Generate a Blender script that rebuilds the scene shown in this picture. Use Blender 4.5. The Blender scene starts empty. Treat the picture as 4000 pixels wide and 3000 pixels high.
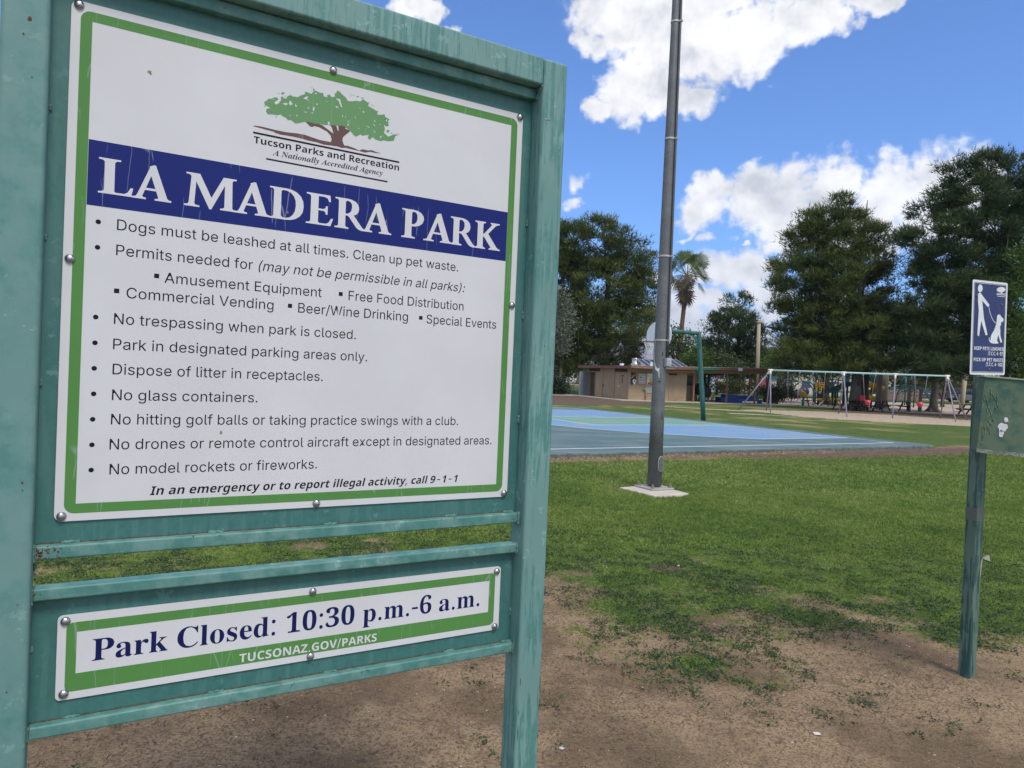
import bpy, bmesh, math, random
import numpy as np
from mathutils import Vector, Matrix

random.seed(7)
rng = np.random.default_rng(11)
PI = math.pi
S = bpy.context.scene
COL = S.collection

# ------------------------------------------------------------------ camera
CAM_H = 1.55
F_PX = 2773.0
PITCH = math.radians(-0.7457)
ROLL = math.radians(2.4562)
_f = Vector((0, math.cos(PITCH), math.sin(PITCH)))
_r0 = Vector((1, 0, 0))
_u0 = _r0.cross(_f)
CR = _r0 * math.cos(ROLL) + _u0 * math.sin(ROLL)
CU = -_r0 * math.sin(ROLL) + _u0 * math.cos(ROLL)
cam = bpy.data.cameras.new('camera')
cam.sensor_width = 36.0
cam.lens = F_PX / 4000.0 * 36.0
cam.clip_start = 0.05
cam.clip_end = 40000
camo = bpy.data.objects.new('camera', cam)
COL.objects.link(camo)
camo.matrix_world = Matrix(((CR.x, CU.x, -_f.x, 0), (CR.y, CU.y, -_f.y, 0), (CR.z, CU.z, -_f.z, CAM_H), (0, 0, 0, 1)))
S.camera = camo


def ray(u, v):
    return _f + CR * ((u - 2000) / F_PX) + CU * ((1500 - v) / F_PX)


def G(u, v, z=0.0):
    """survey helper: point of the ground seen at a spot of the photograph"""
    d = ray(u, v)
    return Vector((0, 0, CAM_H)) + d * ((z - CAM_H) / d.z)


def at(u, v, D):
    """survey helper: point at forward distance D"""
    d = ray(u, v)
    return Vector((0, 0, CAM_H)) + d * (D / d.y)


# ------------------------------------------------------------------ light
SUN_AZ = math.radians(150)      # clockwise from +Y: behind the camera, to the right
SUN_EL = math.radians(56)
S.view_settings.view_transform = 'Standard'
S.view_settings.look = 'None'
S.view_settings.gamma = 1
S.view_settings.exposure = 0.92
S.view_settings.use_curve_mapping = False
sd = Vector((math.sin(SUN_AZ) * math.cos(SUN_EL), math.cos(SUN_AZ) * math.cos(SUN_EL), math.sin(SUN_EL)))
sun = bpy.data.lights.new('sun', 'SUN')
sun.energy = 1.5
sun.angle = math.radians(18)
sun.color = (1.0, 0.94, 0.85)
suno = bpy.data.objects.new('sun', sun)
suno.rotation_euler = (-sd).to_track_quat('-Z', 'Y').to_euler()
suno.location = (0, 0, 60)
COL.objects.link(suno)

world = bpy.data.worlds.new('World')
S.world = world
world.use_nodes = True
S.cycles.max_bounces = 6
S.cycles.diffuse_bounces = 3
S.cycles.glossy_bounces = 3
S.cycles.transparent_max_bounces = 8
S.cycles.use_denoising = True


class NT:
    """small helper for building node trees"""
    def __init__(self, tree):
        self.t = tree
        self.n = tree.nodes
        self.l = tree.links

    def node(self, typ, **kw):
        nd = self.n.new(typ)
        for k, v in kw.items():
            if k.startswith('i_'):
                key = k[2:]
                key = int(key) if key.isdigit() else key.replace('_', ' ')
                self.set(nd.inputs[key], v)
            else:
                setattr(nd, k, v)
        return nd

    def set(self, sock, v):
        if isinstance(v, bpy.types.NodeSocket):
            self.l.new(v, sock)
        else:
            if sock.type == 'RGBA' and len(v) == 3:
                v = (*v, 1)
            sock.default_value = v

    def math(self, op, a, b=None, c=None, clamp=False):
        nd = self.n.new('ShaderNodeMath')
        nd.operation = op
        nd.use_clamp = clamp
        self.set(nd.inputs[0], a)
        if b is not None:
            self.set(nd.inputs[1], b)
        if c is not None:
            self.set(nd.inputs[2], c)
        return nd.outputs[0]

    def vmath(self, op, a, b=None, scale=None):
        nd = self.n.new('ShaderNodeVectorMath')
        nd.operation = op
        self.set(nd.inputs[0], a)
        if b is not None:
            self.set(nd.inputs[1], b)
        if scale is not None:
            self.set(nd.inputs['Scale'], scale)
        return nd.outputs['Value'] if op in ('DOT_PRODUCT', 'LENGTH', 'DISTANCE') else nd.outputs[0]

    def noise(self, vec, scale, detail=4, rough=0.55, dist=0.0, typ='FBM'):
        nd = self.n.new('ShaderNodeTexNoise')
        nd.noise_type = typ
        if vec is not None:
            self.l.new(vec, nd.inputs['Vector'])
        nd.inputs['Scale'].default_value = scale
        nd.inputs['Detail'].default_value = detail
        nd.inputs['Roughness'].default_value = rough
        nd.inputs['Distortion'].default_value = dist
        return nd.outputs['Fac']

    def ramp(self, fac, stops, interp='LINEAR'):
        nd = self.n.new('ShaderNodeValToRGB')
        nd.color_ramp.interpolation = interp
        el = nd.color_ramp.elements
        while len(el) < len(stops):
            el.new(0.5)
        for e, (p, c) in zip(el, stops):
            e.position = p
            if not isinstance(c, (tuple, list)):
                c = (c, c, c)
            e.color = (*c[:3], 1)
        self.l.new(fac, nd.inputs[0])
        return nd.outputs[0]

    def smooth(self, x, a, b, lo=0.0, hi=1.0):
        nd = self.n.new('ShaderNodeMapRange')
        nd.interpolation_type = 'SMOOTHSTEP'
        self.set(nd.inputs[0], x)
        nd.inputs[1].default_value = a
        nd.inputs[2].default_value = b
        nd.inputs[3].default_value = lo
        nd.inputs[4].default_value = hi
        return nd.outputs[0]

    def mix(self, fac, a, b, blend='MIX'):
        nd = self.n.new('ShaderNodeMix')
        nd.data_type = 'RGBA'
        nd.blend_type = blend
        self.set(nd.inputs[0], fac)
        self.set(nd.inputs[6], a)
        self.set(nd.inputs[7], b)
        return nd.outputs[2]


def build_sky():
    T = NT(world.node_tree)
    for nd in list(T.n):
        T.n.remove(nd)
    out = T.node('ShaderNodeOutputWorld')
    bg = T.node('ShaderNodeBackground')
    sky = T.node('ShaderNodeTexSky')
    sky.sky_type = 'NISHITA'
    sky.sun_disc = False
    sky.sun_elevation = SUN_EL
    sky.sun_rotation = SUN_AZ
    sky.altitude = 750
    sky.air_density = 1.0
    sky.dust_density = 0.3
    sky.ozone_density = 2.5
    tc = T.node('ShaderNodeTexCoord')
    v = tc.outputs['Generated']
    sp = T.node('ShaderNodeSeparateXYZ')
    T.l.new(v, sp.inputs[0])
    az = T.math('ARCTAN2', sp.outputs[0], sp.outputs[1])
    el = T.math('ARCSINE', sp.outputs[2])
    cb = T.node('ShaderNodeCombineXYZ')
    T.l.new(az, cb.inputs[0])
    T.l.new(el, cb.inputs[1])
    p = cb.outputs[0]
    # domain warp
    nz = T.node('ShaderNodeTexNoise')
    T.l.new(p, nz.inputs['Vector'])
    nz.inputs['Scale'].default_value = 9
    nz.inputs['Detail'].default_value = 3
    w = T.vmath('SUBTRACT', nz.outputs['Color'], (0.5, 0.5, 0.5))
    w = T.vmath('MULTIPLY', w, (0.10, 0.06, 0))
    q = T.vmath('ADD', p, w)
    nz2 = T.node('ShaderNodeTexNoise')
    T.l.new(p, nz2.inputs['Vector'])
    nz2.inputs['Scale'].default_value = 55
    nz2.inputs['Detail'].default_value = 4
    w2 = T.vmath('MULTIPLY', T.vmath('SUBTRACT', nz2.outputs['Color'], (0.5, 0.5, 0.5)), (0.028, 0.020, 0))
    q = T.vmath('ADD', q, w2)

    def ae(u, vv):
        d = ray(u, vv).normalized()
        return math.atan2(d.x, d.y), math.asin(d.z)
    un = None
    for (cx, cy, rx, ry) in CLOUDS:
        a0, e0 = ae(cx, cy)
        ra = abs(ae(cx + rx, cy)[0] - a0)
        re = abs(ae(cx, cy + ry)[1] - e0)
        d = T.vmath('SUBTRACT', q, (a0, e0, 0))
        d = T.vmath('MULTIPLY', d, (1 / ra, 1 / re, 0))
        d = T.vmath('DOT_PRODUCT', d, d)
        k = T.math('SUBTRACT', 1.0, d)
        if rx < 60:
            k = T.math('MULTIPLY_ADD', k, 0.45, -0.12)
        un = k if un is None else T.math('MAXIMUM', un, k)
    un = T.math('MAXIMUM', un, -1.5)
    # billows
    n1 = T.noise(p, 15, 10, 0.62, 0.1)
    s1 = T.noise(p, 11, 4, 0.55)
    s2 = T.noise(T.vmath('ADD', p, (0.004, 0.020, 0)), 11, 4, 0.55)
    dens = T.math('ADD', un, T.math('MULTIPLY', T.math('SUBTRACT', n1, 0.415), 2.5))
    dens = T.math('ADD', dens, T.math('MULTIPLY', T.math('SUBTRACT', T.noise(p, 60, 5, 0.65), 0.5), 1.3))
    # clouds over the rest of the sky, the same broken cover
    g1 = T.noise(v, 2.2, 7, 0.6)
    gd = T.math('MULTIPLY', T.math('SUBTRACT', g1, 0.47), 9.0)
    m1 = T.smooth(el, 0.50, 0.62)
    m2 = T.smooth(T.math('ABSOLUTE', az), 0.66, 0.78)
    m = T.math('MAXIMUM', m1, m2)
    mixd = T.math('ADD', T.math('MULTIPLY', dens, T.math('SUBTRACT', 1.0, m)), T.math('MULTIPLY', gd, m))
    alpha = T.smooth(mixd, -0.22, 0.78)
    above = T.smooth(el, -0.01, 0.01)
    alpha = T.math('MULTIPLY', alpha, above)
    # body tone: bright billows, pale grey bellies
    lit = T.math('MULTIPLY', T.math('SUBTRACT', s1, s2), 1.2)
    thick = T.smooth(mixd, 0.5, 2.6)
    body = T.math('SUBTRACT', 1.06, T.math('MULTIPLY', thick, 0.14))
    n4 = T.noise(p, 6, 5, 0.55)
    body = T.math('SUBTRACT', body, T.math('MULTIPLY', T.smooth(n4, 0.40, 0.66), 0.10))
    tone = T.math('ADD', body, lit)
    tone = T.math('MINIMUM', T.math('MAXIMUM', tone, 0.76), 1.16)
    cc = T.mix(T.smooth(tone, 0.76, 1.0), (0.87, 0.895, 0.96), (1.0, 1.0, 1.015))
    cloud = T.vmath('SCALE', cc, scale=tone)
    cloud = T.vmath('SCALE', cloud, scale=5.5)
    skyc = T.mix(1.0, sky.outputs[0], (0.54, 0.80, 1.14), 'MULTIPLY')
    skyc = T.vmath('SCALE', skyc, scale=1.0)
    fin = T.mix(alpha, skyc, cloud)
    T.l.new(fin, bg.inputs[0])
    bg.inputs[1].default_value = 0.1
    T.l.new(bg.outputs[0], out.inputs[0])


# cloud banks as seen from the park: centre and half-size in photograph units
CLOUDS = [
    (2400, 60, 190, 170), (2680, 120, 260, 210), (2500, 320, 190, 130), (2330, 425, 80, 45), (2640, 400, 110, 75),
    (2900, 130, 230, 150), (3130, 90, 190, 110), (3270, 70, 100, 90), (2800, -60, 640, 110), (3430, -5, 140, 55),
    (2290, 190, 80, 70), (1630, 10, 95, 60), (1780, 95, 40, 16), (2240, 705, 42, 34), (2222, 790, 36, 28),
    (2750, 790, 100, 105), (2940, 780, 130, 125), (3105, 790, 105, 150), (3250, 790, 110, 175), (3430, 790, 150, 190),
    (3640, 790, 175, 215), (3830, 770, 160, 190), (3050, 880, 150, 90), (3330, 900, 230, 110), (3080, 940, 110, 70),
    (2800, 1055, 110, 60), (2900, 1070, 130, 85), (2700, 1170, 130, 50), (2850, 1250, 220, 55), (2620, 1240, 150, 90),
    (2590, 1090, 60, 50), (3010, 1170, 130, 50), (2750, 1345, 330, 48), (3010, 1340, 60, 55), (2716, 920, 28, 18),
    (2784, 933, 36, 22), (2876, 955, 16, 10), (3700, 1230, 120, 40), (3350, 1180, 90, 30),
]
build_sky()


# ------------------------------------------------------------------ builders
class MB:
    """mesh builder: collects shapes and links them as one object"""
    def __init__(self):
        self.v = []
        self.f = []
        self.m = []
        self.sm = []

    def add(self, vs, fs, mi=0, smooth=False):
        b = len(self.v)
        self.v += [tuple(p) for p in vs]
        self.f += [tuple(b + i for i in f) for f in fs]
        self.m += [mi] * len(fs)
        self.sm += [smooth] * len(fs)
        return self

    def box(self, x0, x1, y0, y1, z0, z1, mi=0, M=None):
        vs = [(x0, y0, z0), (x1, y0, z0), (x1, y1, z0), (x0, y1, z0), (x0, y0, z1), (x1, y0, z1), (x1, y1, z1), (x0, y1, z1)]
        if M is not None:
            vs = [M @ Vector(p) for p in vs]
        return self.add(vs, [(0, 3, 2, 1), (4, 5, 6, 7), (0, 1, 5, 4), (1, 2, 6, 5), (2, 3, 7, 6), (3, 0, 4, 7)], mi)

    def bar(self, a, b, w, h=None, mi=0, up=(0, 0, 1)):
        """rectangular bar from a to b"""
        h = w if h is None else h
        a, b = Vector(a), Vector(b)
        d = (b - a).normalized()
        up = Vector(up)
        if abs(d.dot(up)) > 0.98:
            up = Vector((1, 0, 0))
        s = d.cross(up).normalized() * w / 2
        t = s.cross(d).normalized() * h / 2
        vs = [a - s - t, a + s - t, a + s + t, a - s + t, b - s - t, b + s - t, b + s + t, b - s + t]
        return self.add(vs, [(0, 3, 2, 1), (4, 5, 6, 7), (0, 1, 5, 4), (1, 2, 6, 5), (2, 3, 7, 6), (3, 0, 4, 7)], mi)

    def tube(self, pts, r, n=10, mi=0, cap=True, smooth=True):
        """round tube along points, r a number or one radius per point"""
        pts = [Vector(p) for p in pts]
        rs = r if isinstance(r, (list, tuple)) else [r] * len(pts)
        vs, fs = [], []
        ref = None
        for i, p in enumerate(pts):
            d = (pts[min(i + 1, len(pts) - 1)] - pts[max(i - 1, 0)]).normalized()
            if ref is None:
                ref = d.orthogonal().normalized()
            ref = (ref - d * ref.dot(d)).normalized()
            s = d.cross(ref)
            for k in range(n):
                a = 2 * PI * k / n
                vs.append(p + (ref * math.cos(a) + s * math.sin(a)) * rs[i])
        for i in range(len(pts) - 1):
            for k in range(n):
                k2 = (k + 1) % n
                fs.append((i * n + k, i * n + k2, (i + 1) * n + k2, (i + 1) * n + k))
        self.add(vs, fs, mi, smooth)
        if cap:
            b = len(self.v) - len(vs)
            self.f += [tuple(b + k for k in reversed(range(n))), tuple(b + (len(pts) - 1) * n + k for k in range(n))]
            self.m += [mi, mi]
            self.sm += [False, False]
        return self

    def lathe(self, prof, c=(0, 0, 0), n=16, mi=0, smooth=True, M=None):
        """profile [(r,z)...] turned about the vertical through c"""
        vs, fs = [], []
        for (r, z) in prof:
            for k in range(n):
                a = 2 * PI * k / n
                p = Vector((r * math.cos(a), r * math.sin(a), z))
                if M is not None:
                    p = M @ p
                vs.append(Vector(c) + p)
        for i in range(len(prof) - 1):
            for k in range(n):
                k2 = (k + 1) % n
                fs.append((i * n + k, i * n + k2, (i + 1) * n + k2, (i + 1) * n + k))
        return self.add(vs, fs, mi, smooth)

    def prism(self, poly, M, d, mi=0):
        """outline poly [(x,y)] extruded by d along local z, placed by matrix M"""
        n = len(poly)
        vs = [M @ Vector((x, y, 0)) for x, y in poly] + [M @ Vector((x, y, d)) for x, y in poly]
        fs = [tuple(reversed(range(n))), tuple(range(n, 2 * n))] + [(i, (i + 1) % n, n + (i + 1) % n, n + i) for i in range(n)]
        return self.add(vs, fs, mi)

    def blob(self, c, rx, ry, rz, n=12, m=8, mi=0, noise=0.0, seed=0):
        vs, fs = [], []
        rr = random.Random(seed)
        for i in range(m + 1):
            th = PI * i / m
            for k in range(n):
                a = 2 * PI * k / n
                q = 1 + rr.uniform(-noise, noise)
                vs.append((c[0] + rx * q * math.sin(th) * math.cos(a), c[1] + ry * q * math.sin(th) * math.sin(a), c[2] + rz * q * math.cos(th)))
        for i in range(m):
            for k in range(n):
                k2 = (k + 1) % n
                fs.append((i * n + k, (i + 1) * n + k, (i + 1) * n + k2, i * n + k2))
        return self.add(vs, fs, mi, True)

    def build(self, name, mats, parent=None, bevel=0.0, loc=None, segs=2):
        me = bpy.data.meshes.new(name)
        vs = self.v
        me.from_pydata(vs, [], self.f)
        mats = mats if isinstance(mats, (list, tuple)) else [mats]
        for m in mats:
            me.materials.append(m)
        me.polygons.foreach_set('material_index', self.m)
        me.polygons.foreach_set('use_smooth', self.sm)
        me.validate()
        me.update()
        o = bpy.data.objects.new(name, me)
        COL.objects.link(o)
        if parent is not None:
            o.parent = parent
        if loc is not None:
            o.location = loc
        if bevel:
            b = o.modifiers.new('bevel', 'BEVEL')
            b.width = bevel
            b.segments = segs
            b.limit_method = 'ANGLE'
            b.angle_limit = math.radians(40)
            for p in me.polygons:
                p.use_smooth = True
            wn = o.modifiers.new('wn', 'WEIGHTED_NORMAL')
            wn.keep_sharp = True
        return o


def tag(o, label=None, cat=None, group=None, kind=None):
    if label:
        o['label'] = label
    if cat:
        o['category'] = cat
    if group:
        o['group'] = group
    if kind:
        o['kind'] = kind
    return o


def empty(name, loc, label=None, cat=None, group=None, rotz=0.0):
    o = bpy.data.objects.new(name, None)
    o.empty_display_size = 0.1
    o.location = loc
    o.rotation_euler = (0, 0, rotz)
    COL.objects.link(o)
    return tag(o, label, cat, group)


def kids(o):
    return [c for c in COL.objects if c.parent == o]


def copy_tree(o, parent=None):
    c = o.copy()
    COL.objects.link(c)
    if parent is not None:
        c.parent = parent
    for ch in kids(o):
        copy_tree(ch, c)
    return c


# ------------------------------------------------------------------ materials
def newmat(name):
    m = bpy.data.materials.new(name)
    m.use_nodes = True
    T = NT(m.node_tree)
    bs = m.node_tree.nodes['Principled BSDF']
    return m, T, bs


def plain(name, col, rough=0.6, metal=0.0, var=0.12, scale=6.0, bump=0.0, bscale=40.0, spec=0.5):
    """paint, wood, stone: colour with soft uneven wear and fine relief"""
    m, T, bs = newmat(name)
    tc = T.node('ShaderNodeTexCoord')
    n = T.noise(tc.outputs['Object'], scale, 6, 0.6)
    n2 = T.noise(tc.outputs['Object'], scale * 9, 3, 0.6)
    f = T.math('ADD', T.math('MULTIPLY', n, 0.7), T.math('MULTIPLY', n2, 0.3))
    dark = tuple(c * (1 - var) for c in col)
    lite = tuple(min(1, c * (1 + var)) for c in col)
    T.l.new(T.ramp(f, [(0.35, dark), (0.65, lite)]), bs.inputs['Base Color'])
    bs.inputs['Roughness'].default_value = rough
    bs.inputs['Metallic'].default_value = metal
    bs.inputs['Specular IOR Level'].default_value = spec
    if bump:
        b = T.node('ShaderNodeBump')
        b.inputs['Strength'].default_value = bump
        b.inputs['Distance'].default_value = 0.01
        T.l.new(T.noise(tc.outputs['Object'], bscale, 4, 0.6), b.inputs['Height'])
        T.l.new(b.outputs[0], bs.inputs['Normal'])
    return m


def weathered(name, col, chalk, rust=0.5, streak=True, drip=22.0, chalk_lo=0.5, rough=0.5):
    """sun-faded enamel: chalky patches, drips, rust specks"""
    m, T, bs = newmat(name)
    tc = T.node('ShaderNodeTexCoord')
    o = tc.outputs['Object']
    mp = T.node('ShaderNodeMapping')
    T.l.new(o, mp.inputs[0])
    mp.inputs['Scale'].default_value = (drip, drip, drip * 0.07) if streak else (drip * .4,) * 3
    st = T.noise(mp.outputs[0], 3.0, 5, 0.6, 0.35 if streak else 0.1)
    pa = T.noise(o, 5.0, 5, 0.6)
    f = T.math('ADD', T.math('MULTIPLY', st, 0.6), T.math('MULTIPLY', pa, 0.4))
    f = T.smooth(f, chalk_lo - (0.035 if streak else 0.08), chalk_lo + (0.05 if streak else 0.10))
    lo = T.noise(o, 1.7, 3, 0.5)
    f = T.math('MULTIPLY', f, T.smooth(lo, 0.25, 0.65, 0.55, 1.0))
    fine = T.noise(o, 60, 3, 0.6)
    base = T.mix(T.smooth(fine, 0.3, 0.7), tuple(c * 0.9 for c in col), tuple(c * 1.08 for c in col))
    c = T.mix(f, base, chalk)
    c = T.mix(T.smooth(pa, 0.3, 0.7, 0.0, 0.25), c, tuple(x * 0.75 for x in col))
    # chips and rust
    rn = T.noise(o, 38, 4, 0.7)
    rl = T.noise(o, 3.1, 2, 0.5)
    rf = T.math('MULTIPLY', T.smooth(rn, 0.655, 0.70), T.smooth(rl, 0.46, 0.60))
    ch = T.math('MULTIPLY', T.smooth(T.noise(o, 24, 5, 0.75), 0.60, 0.63), T.smooth(T.noise(o, 2.3, 2, 0.5), 0.45, 0.62))
    c = T.mix(T.math('MULTIPLY', ch, 0.55), c, tuple(x * 1.25 + 0.05 for x in chalk))
    rf = T.math('MULTIPLY', rf, rust)
    c = T.mix(rf, c, (0.10, 0.045, 0.02))
    T.l.new(c, bs.inputs['Base Color'])
    T.l.new(T.math('ADD', T.math('MULTIPLY', f, 0.22), rough), bs.inputs['Roughness'])
    b = T.node('ShaderNodeBump')
    b.inputs['Strength'].default_value = 0.12
    b.inputs['Distance'].default_value = 0.003
    T.l.new(T.math('ADD', st, T.math('MULTIPLY', fine, 0.3)), b.inputs['Height'])
    T.l.new(b.outputs[0], bs.inputs['Normal'])
    return m


def vinyl(name, col, cracks=0.0, spec=0.5, rough=0.38):
    """printed vinyl film with hairline cracks"""
    m, T, bs = newmat(name)
    tc = T.node('ShaderNodeTexCoord')
    o = tc.outputs['Object']
    n = T.noise(o, 3, 5, 0.6)
    c = T.mix(T.smooth(n, 0.3, 0.7), tuple(x * 0.95 for x in col), tuple(min(1, x * 1.03) for x in col))
    if cracks:
        # vertical hairlines of uneven length
        mp = T.node('ShaderNodeMapping')
        T.l.new(o, mp.inputs[0])
        mp.inputs['Scale'].default_value = (1, 1, 0.10)
        wn = T.noise(o, 14, 3, 0.6)
        wv = T.vmath('ADD', mp.outputs[0], T.vmath('MULTIPLY', T.node('ShaderNodeCombineXYZ', i_0=wn).outputs[0], (0.012, 0, 0)))
        vo = T.node('ShaderNodeTexVoronoi', feature='DISTANCE_TO_EDGE')
        T.l.new(wv, vo.inputs['Vector'])
        vo.inputs['Scale'].default_value = 26
        line = T.smooth(vo.outputs[0], 0.0, 0.018, 1.0, 0.0)
        brk = T.smooth(T.noise(o, 9, 2, 0.5), 0.5, 0.56)
        line = T.math('MULTIPLY', T.math('MULTIPLY', line, brk), cracks)
        c = T.mix(line, c, (0.45, 0.47, 0.55))
    T.l.new(c, bs.inputs['Base Color'])
    bs.inputs['Roughness'].default_value = rough
    bs.inputs['Specular IOR Level'].default_value = spec
    return m


def leafmat(name, cols, trans=0.25, rough=0.6):
    """foliage: tone from the 'rnd' value each leaf carries"""
    m, T, bs = newmat(name)
    at_ = T.node('ShaderNodeAttribute')
    at_.attribute_name = 'rnd'
    k = len(cols)
    c = T.ramp(at_.outputs['Fac'], [(i / (k - 1), cl) for i, cl in enumerate(cols)])
    T.l.new(c, bs.inputs['Base Color'])
    bs.inputs['Roughness'].default_value = rough
    bs.inputs['Specular IOR Level'].default_value = 0.25
    if trans:
        tr = T.node('ShaderNodeBsdfTranslucent')
        T.l.new(c, tr.inputs[0])
        mx = T.node('ShaderNodeMixShader')
        mx.inputs[0].default_value = trans
        T.l.new(bs.outputs[0], mx.inputs[1])
        T.l.new(tr.outputs[0], mx.inputs[2])
        T.l.new(mx.outputs[0], m.node_tree.nodes['Material Output'].inputs[0])
    return m


# ------------------------------------------------------------------ lie of the land
def gz(x, y):
    """the park is flat and rises a little far off"""
    t = min(1.0, max(0.0, (y - 62.0) / 40.0))
    return 0.55 * t * t * (3 - 2 * t)


def vnoise(x, y, s, seed):
    """smooth value noise for the turf edge"""
    x = np.asarray(x) / s
    y = np.asarray(y) / s
    xi, yi = np.floor(x).astype(int), np.floor(y).astype(int)
    xf, yf = x - xi, y - yi
    xf, yf = xf * xf * (3 - 2 * xf), yf * yf * (3 - 2 * yf)

    def h(a, b):
        n = (a * 374761393 + b * 668265263 + seed * 974634777) & 0x7fffffff
        n = ((n ^ (n >> 13)) * 1274126177) & 0x7fffffff
        return ((n ^ (n >> 16)) & 0xffff) / 65535.0
    return (h(xi, yi) * (1 - xf) + h(xi + 1, yi) * xf) * (1 - yf) + (h(xi, yi + 1) * (1 - xf) + h(xi + 1, yi + 1) * xf) * yf


def fbm(x, y, s, seed, o=4):
    r, a, t = 0, 1.0, 0
    for i in range(o):
        r = r + a * vnoise(x, y, s / 2 ** i, seed + i)
        t += a
        a *= 0.55
    return r / t


def turf(x, y):
    """0 bare dirt .. 1 full grass"""
    x = np.asarray(x, float)
    y = np.asarray(y, float)
    edge = 5.0 - 0.18 * (x - 1.0) - 0.03 * (x - 1) ** 2 * (x > 1)
    e = np.where(x < 0, 5.2 + 0.18 * x, edge)
    n = fbm(x, y, 1.3, 3) - 0.5
    n2 = fbm(x, y, 0.28, 21) - 0.5
    t = (y - e) / 3.0 + 0.40 + n * 1.15 + n2 * 0.9
    t = np.where(t > .8, .8 + (t - .8) * .5, t)
    t = np.clip(t, 0, 1)
    # worn strip beside the court
    d = (y - 13.4 - 0.565 * (x - 0.8))
    w = np.exp(-((d + 0.25) / (0.30 + 0.07 * np.clip(x, 0, 12))) ** 2) * (0.5 + 1.1 * (fbm(x, y, 0.9, 40)))
    t = t * (1 - np.clip(w, 0, 0.95))
    return t


# court frame: hoop end centre, along the baseline, into the court
CM = Vector((7.83, 27.95, 0))
CUx, CUy = -0.5006, 0.8657
CVx, CVy = -0.8657, -0.5006


def court(u, v, z=0.0):
    return Vector((CM.x + CUx * u + CVx * v, CM.y + CUy * u + CVy * v, z))


def in_court(x, y, m=0.0):
    dx, dy = x - CM.x, y - CM.y
    u = dx * CUx + dy * CUy
    v = dx * CVx + dy * CVy
    return (np.abs(u) < 8.82 + m) & (v > -m) & (v < 29 + m)


def ground_material():
    m, T, bs = newmat('ground')
    geo = T.node('ShaderNodeNewGeometry')
    pos = geo.outputs['Position']
    at_ = T.node('ShaderNodeAttribute')
    at_.attribute_name = 'turf'
    tf = at_.outputs['Fac']
    sa = T.node('ShaderNodeAttribute')
    sa.attribute_name = 'sand'
    sf = sa.outputs['Fac']
    # dirt
    d1 = T.noise(pos, 1.3, 5, 0.6)
    d2 = T.noise(pos, 75, 6, 0.72)
    d3 = T.noise(pos, 210, 3, 0.7)
    dirt = T.mix(T.smooth(d1, 0.38, 0.60), (0.145, 0.100, 0.058), (0.295, 0.208, 0.122))
    d4 = T.noise(pos, 11, 5, 0.7)
    dirt = T.mix(T.smooth(d4, 0.50, 0.66, 0.0, 0.45), dirt, (0.095, 0.070, 0.048))
    dirt = T.mix(T.smooth(d2, 0.46, 0.60, 0.0, 0.75), dirt, (0.080, 0.055, 0.038))
    dirt = T.mix(T.smooth(d3, 0.55, 0.72, 0.0, 0.6), dirt, (0.38, 0.29, 0.20))
    # turf seen from afar: clumps, mown patches, dry spots
    mp = T.node('ShaderNodeMapping')
    T.l.new(pos, mp.inputs[0])
    mp.inputs['Scale'].default_value = (1, 1, 1)
    g1 = T.noise(pos, 0.35, 4, 0.6)
    g2 = T.noise(pos, 3.0, 5, 0.65)
    g3 = T.noise(pos, 22, 5, 0.75)
    grass = T.mix(T.smooth(g2, 0.35, 0.65), (0.070, 0.128, 0.020), (0.140, 0.215, 0.040))
    grass = T.mix(T.smooth(g1, 0.42, 0.62, 0, 0.6), grass, (0.165, 0.190, 0.055))
    grass = T.mix(T.smooth(g3, 0.40, 0.66, 0.75, 0.0), grass, (0.022, 0.040, 0.010))
    dry = T.math('MULTIPLY', T.smooth(T.noise(pos, 0.22, 5, 0.65), 0.50, 0.62), T.smooth(T.node('ShaderNodeSeparateXYZ', i_0=pos).outputs[1], 20, 32))
    dry = T.math('MULTIPLY', dry, 0.75)
    grass = T.mix(dry, grass, (0.30, 0.25, 0.12))
    tn = T.math('ADD', tf, T.math('MULTIPLY', T.math('SUBTRACT', T.noise(pos, 30, 4, 0.7), 0.5), 0.9))
    c = T.mix(T.smooth(tn, 0.38, 0.62), dirt, grass)
    # sand and playground surfacing
    s1 = T.noise(pos, 3.5, 5, 0.7)
    sand = T.mix(T.smooth(s1, 0.35, 0.65), (0.33, 0.255, 0.185), (0.47, 0.385, 0.295))
    sn = T.math('ADD', sf, T.math('MULTIPLY', T.math('SUBTRACT', T.noise(pos, 2.2, 4, 0.6), 0.5), 0.7))
    c = T.mix(T.smooth(sn, 0.44, 0.58), c, sand)
    br = T.node('ShaderNodeAttribute')
    br.attribute_name = 'duff'
    dn = T.math('ADD', br.outputs['Fac'], T.math('MULTIPLY', T.math('SUBTRACT', T.noise(pos, 1.6, 4, 0.6), 0.5), 0.8))
    duff = T.mix(T.smooth(s1, 0.3, 0.7), (0.095, 0.062, 0.045), (0.17, 0.115, 0.085))
    c = T.mix(T.smooth(dn, 0.42, 0.6), c, duff)
    T.l.new(c, bs.inputs['Base Color'])
    bs.inputs['Roughness'].default_value = 0.95
    bs.inputs['Specular IOR Level'].default_value = 0.15
    b = T.node('ShaderNodeBump')
    b.inputs['Strength'].default_value = 0.6
    b.inputs['Distance'].default_value = 0.006
    hh = T.math('ADD', T.math('MULTIPLY', d2, 0.8), T.math('MULTIPLY', d3, 0.35))
    T.l.new(T.math('ADD', hh, T.math('MULTIPLY', g3, 0.8)), b.inputs['Height'])
    T.l.new(b.outputs[0], bs.inputs['Normal'])
    return m


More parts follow.
